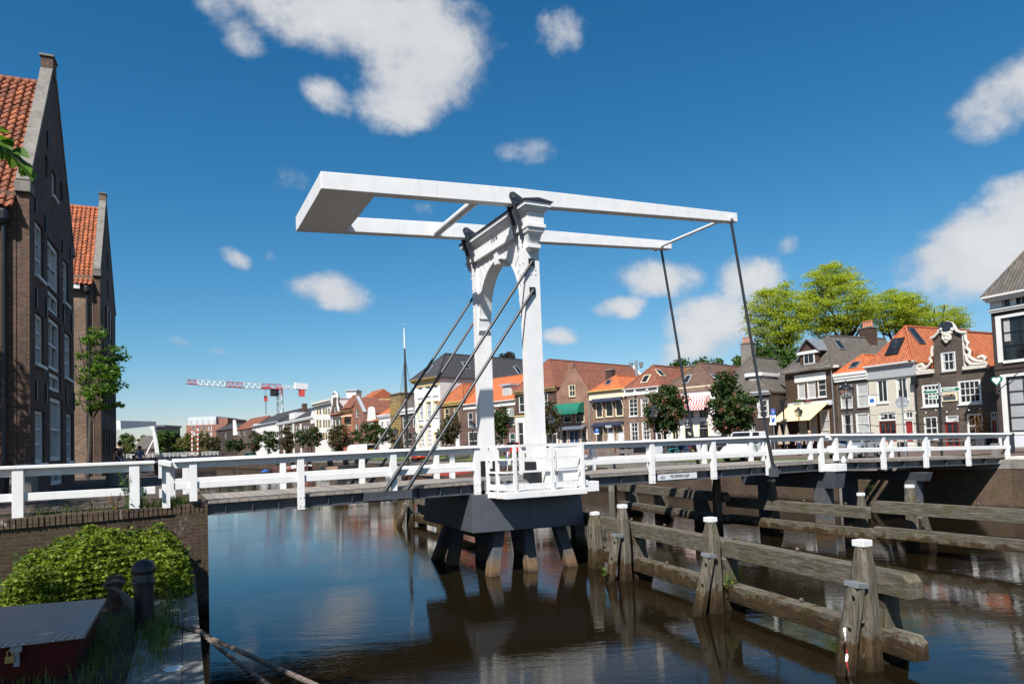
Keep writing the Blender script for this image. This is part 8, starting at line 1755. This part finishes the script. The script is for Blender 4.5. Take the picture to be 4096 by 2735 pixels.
# ---------------------------------------------------------------- sky, sun, camera
SUN = Vector((-.65, -.59, 1.0)).normalized()
sun = bpy.data.lights.new('sun', 'SUN'); sun.energy = 4.2; sun.angle = radians(.53); sun.color = (1, .955, .89)
so = bpy.data.objects.new('sun', sun); COL.objects.link(so); so.rotation_euler = (-SUN).to_track_quat('-Z', 'Y').to_euler()
w = bpy.data.worlds.new('World'); SC.world = w; w.use_nodes = True; nt = w.node_tree; bg = nt.nodes['Background']
sky = N(nt, 'ShaderNodeTexSky', sky_type='NISHITA'); sky.sun_disc = False; sky.sun_elevation = math.asin(SUN.z); sky.sun_rotation = atan2(SUN.x, SUN.y)
sky.air_density = 1.0; sky.dust_density = .35; sky.ozone_density = 2.2; sky.altitude = 0
gen = N(nt, 'ShaderNodeTexCoord').outputs['Generated']
KS = .1075          # world strength x exposure, so the grade below works on displayed values
sep = N(nt, 'ShaderNodeSeparateColor'); L(nt, sky.outputs[0], sep.inputs[0]); hs = N(nt, 'ShaderNodeCombineColor')
for i, (a_, g_) in enumerate(((1.34, 1.59), (.99, 1.14), (1.06, 1.05))):
    a2, g2 = ((1.0, 1.16), (1.06, .97), (1.06, .90))[i]
    L(nt, mth(nt, 'MULTIPLY', mth(nt, 'POWER', mth(nt, 'MULTIPLY', mth(nt, 'POWER', mth(nt, 'MULTIPLY', sep.outputs[i], KS), g_), a_), g2), a2/KS), hs.inputs[i])
def dot(v):
    n = N(nt, 'ShaderNodeVectorMath', operation='DOT_PRODUCT'); L(nt, gen, n.inputs[0]); n.inputs[1].default_value = v; return n.outputs['Value']
wn = N(nt, 'ShaderNodeTexNoise'); wn.inputs['Scale'].default_value = 5.5; wn.inputs['Detail'].default_value = 8; wn.inputs['Roughness'].default_value = .62; wn.inputs['Distortion'].default_value = .35; L(nt, vscale(nt, gen, (1, 1, 1.5)), wn.inputs['Vector'])
wf = N(nt, 'ShaderNodeTexNoise'); wf.inputs['Scale'].default_value = 17; wf.inputs['Detail'].default_value = 7; wf.inputs['Roughness'].default_value = .6; L(nt, gen, wf.inputs['Vector'])
nz = mth(nt, 'ADD', mth(nt, 'MULTIPLY', mth(nt, 'SUBTRACT', wn.outputs['Fac'], .5), 2.0), mth(nt, 'MULTIPLY', mth(nt, 'SUBTRACT', wf.outputs['Fac'], .5), 1.5))
# clouds of the photo: centre x, y, half width, half height (2349 px wide frame), density, tilt
CL = [(830, 40, 230, 95, 1.0, 0), (980, 130, 185, 140, 1.1, 10), (640, 30, 130, 55, .7, 20), (520, 40, 90, 50, .42, 35), (930, 235, 120, 70, .8, 0), (750, 225, 70, 40, .5, 30), (1285, 75, 60, 50, .42, 0), (1215, 345, 72, 40, .6, 0), (2330, 215, 150, 90, .75, -20), (2290, 570, 210, 110, .95, -10), (2350, 470, 100, 70, .8, 0), (760, 672, 110, 50, .85, 10), (545, 590, 45, 26, .6, 30), (617, 588, 26, 18, .4, 0), (1420, 708, 62, 28, .6, 0), (1290, 772, 45, 22, .5, 0), (1515, 635, 105, 45, .65, 10), (1720, 640, 80, 60, .6, 0), (1640, 740, 130, 70, .8, 0), (1600, 800, 110, 34, .6, 0), (420, 785, 52, 22, .6, 20), (488, 803, 42, 12, .5, 5), (960, 475, 40, 22, .3, 0), (685, 415, 50, 30, .28, 0), (365, 922, 22, 9, .3, 0), (860, 890, 70, 24, .35, -10), (1540, 830, 80, 22, .4, 0), (1800, 560, 30, 26, .3, 0)]
tot = None
for (cx, cy, a, b, den, tilt) in CL:
    c = ray(cx*1.7437, cy*1.7437); kz = c.length; c = c.normalized(); sx = c.cross(Vector((0, 0, 1))).normalized(); sy = sx.cross(c); t = radians(tilt)
    # screen right is +sx, screen down is -sy; tilt clockwise on screen
    ex, ey = sx*cos(t)-sy*sin(t), sx*sin(t)+sy*cos(t)
    ka, kb = a*1.7437/FOC/kz, b*1.7437/FOC/kz
    dc = mth(nt, 'MAXIMUM', dot(c), .05)
    u = mth(nt, 'DIVIDE', mth(nt, 'DIVIDE', dot(ex), dc), ka); v = mth(nt, 'DIVIDE', mth(nt, 'DIVIDE', dot(ey), dc), kb)
    r2 = mth(nt, 'ADD', mth(nt, 'MULTIPLY', u, u), mth(nt, 'MULTIPLY', v, v))
    m_ = mth(nt, 'MULTIPLY', mth(nt, 'SUBTRACT', 1.25, r2), den)
    m_ = mth(nt, 'MULTIPLY', m_, mth(nt, 'GREATER_THAN', dot(c), .2))
    tot = m_ if tot is None else mth(nt, 'SMOOTH_MAX', tot, m_, .35)
dens = mth(nt, 'ADD', tot, nz)
mask = N(nt, 'ShaderNodeMapRange', interpolation_type='SMOOTHSTEP'); mask.inputs['From Min'].default_value = .08; mask.inputs['From Max'].default_value = .95; L(nt, dens, mask.inputs['Value'])
dt = mth(nt, 'ADD', mth(nt, 'MULTIPLY', dens, .55), mth(nt, 'MULTIPLY', mth(nt, 'SUBTRACT', wn.outputs['Fac'], .5), 1.1))
tone = ramp(nt, dt, [(.05, (.60, .64, .70)), (.42, (.80, .82, .85)), (.85, (.94, .945, .95))])
tn = N(nt, 'ShaderNodeVectorMath', operation='SCALE'); L(nt, tone.outputs[0], tn.inputs[0]); tn.inputs['Scale'].default_value = 8.6
fin = mixc(nt, mth(nt, 'MULTIPLY', mask.outputs[0], .93), hs.outputs[0], tn.outputs[0]); L(nt, fin, bg.inputs['Color']); bg.inputs['Strength'].default_value = .05
cam = bpy.data.cameras.new('camera'); co = bpy.data.objects.new('camera', cam); COL.objects.link(co); SC.camera = co
cam.sensor_fit = 'HORIZONTAL'; cam.sensor_width = 36; cam.lens = FOC/4096*36; cam.shift_y = SHY/4096; cam.clip_start = .1; cam.clip_end = 6000
M = Matrix((RT, UP, -FW)).transposed().to_4x4(); M.translation = EYE; co.matrix_world = M
SC.view_settings.view_transform = 'Standard'; SC.view_settings.look = 'None'; SC.view_settings.exposure = .97; SC.view_settings.gamma = 1
SC.cycles.max_bounces = 8; SC.cycles.transparent_max_bounces = 8; SC.cycles.caustics_reflective = False; SC.cycles.caustics_refractive = False
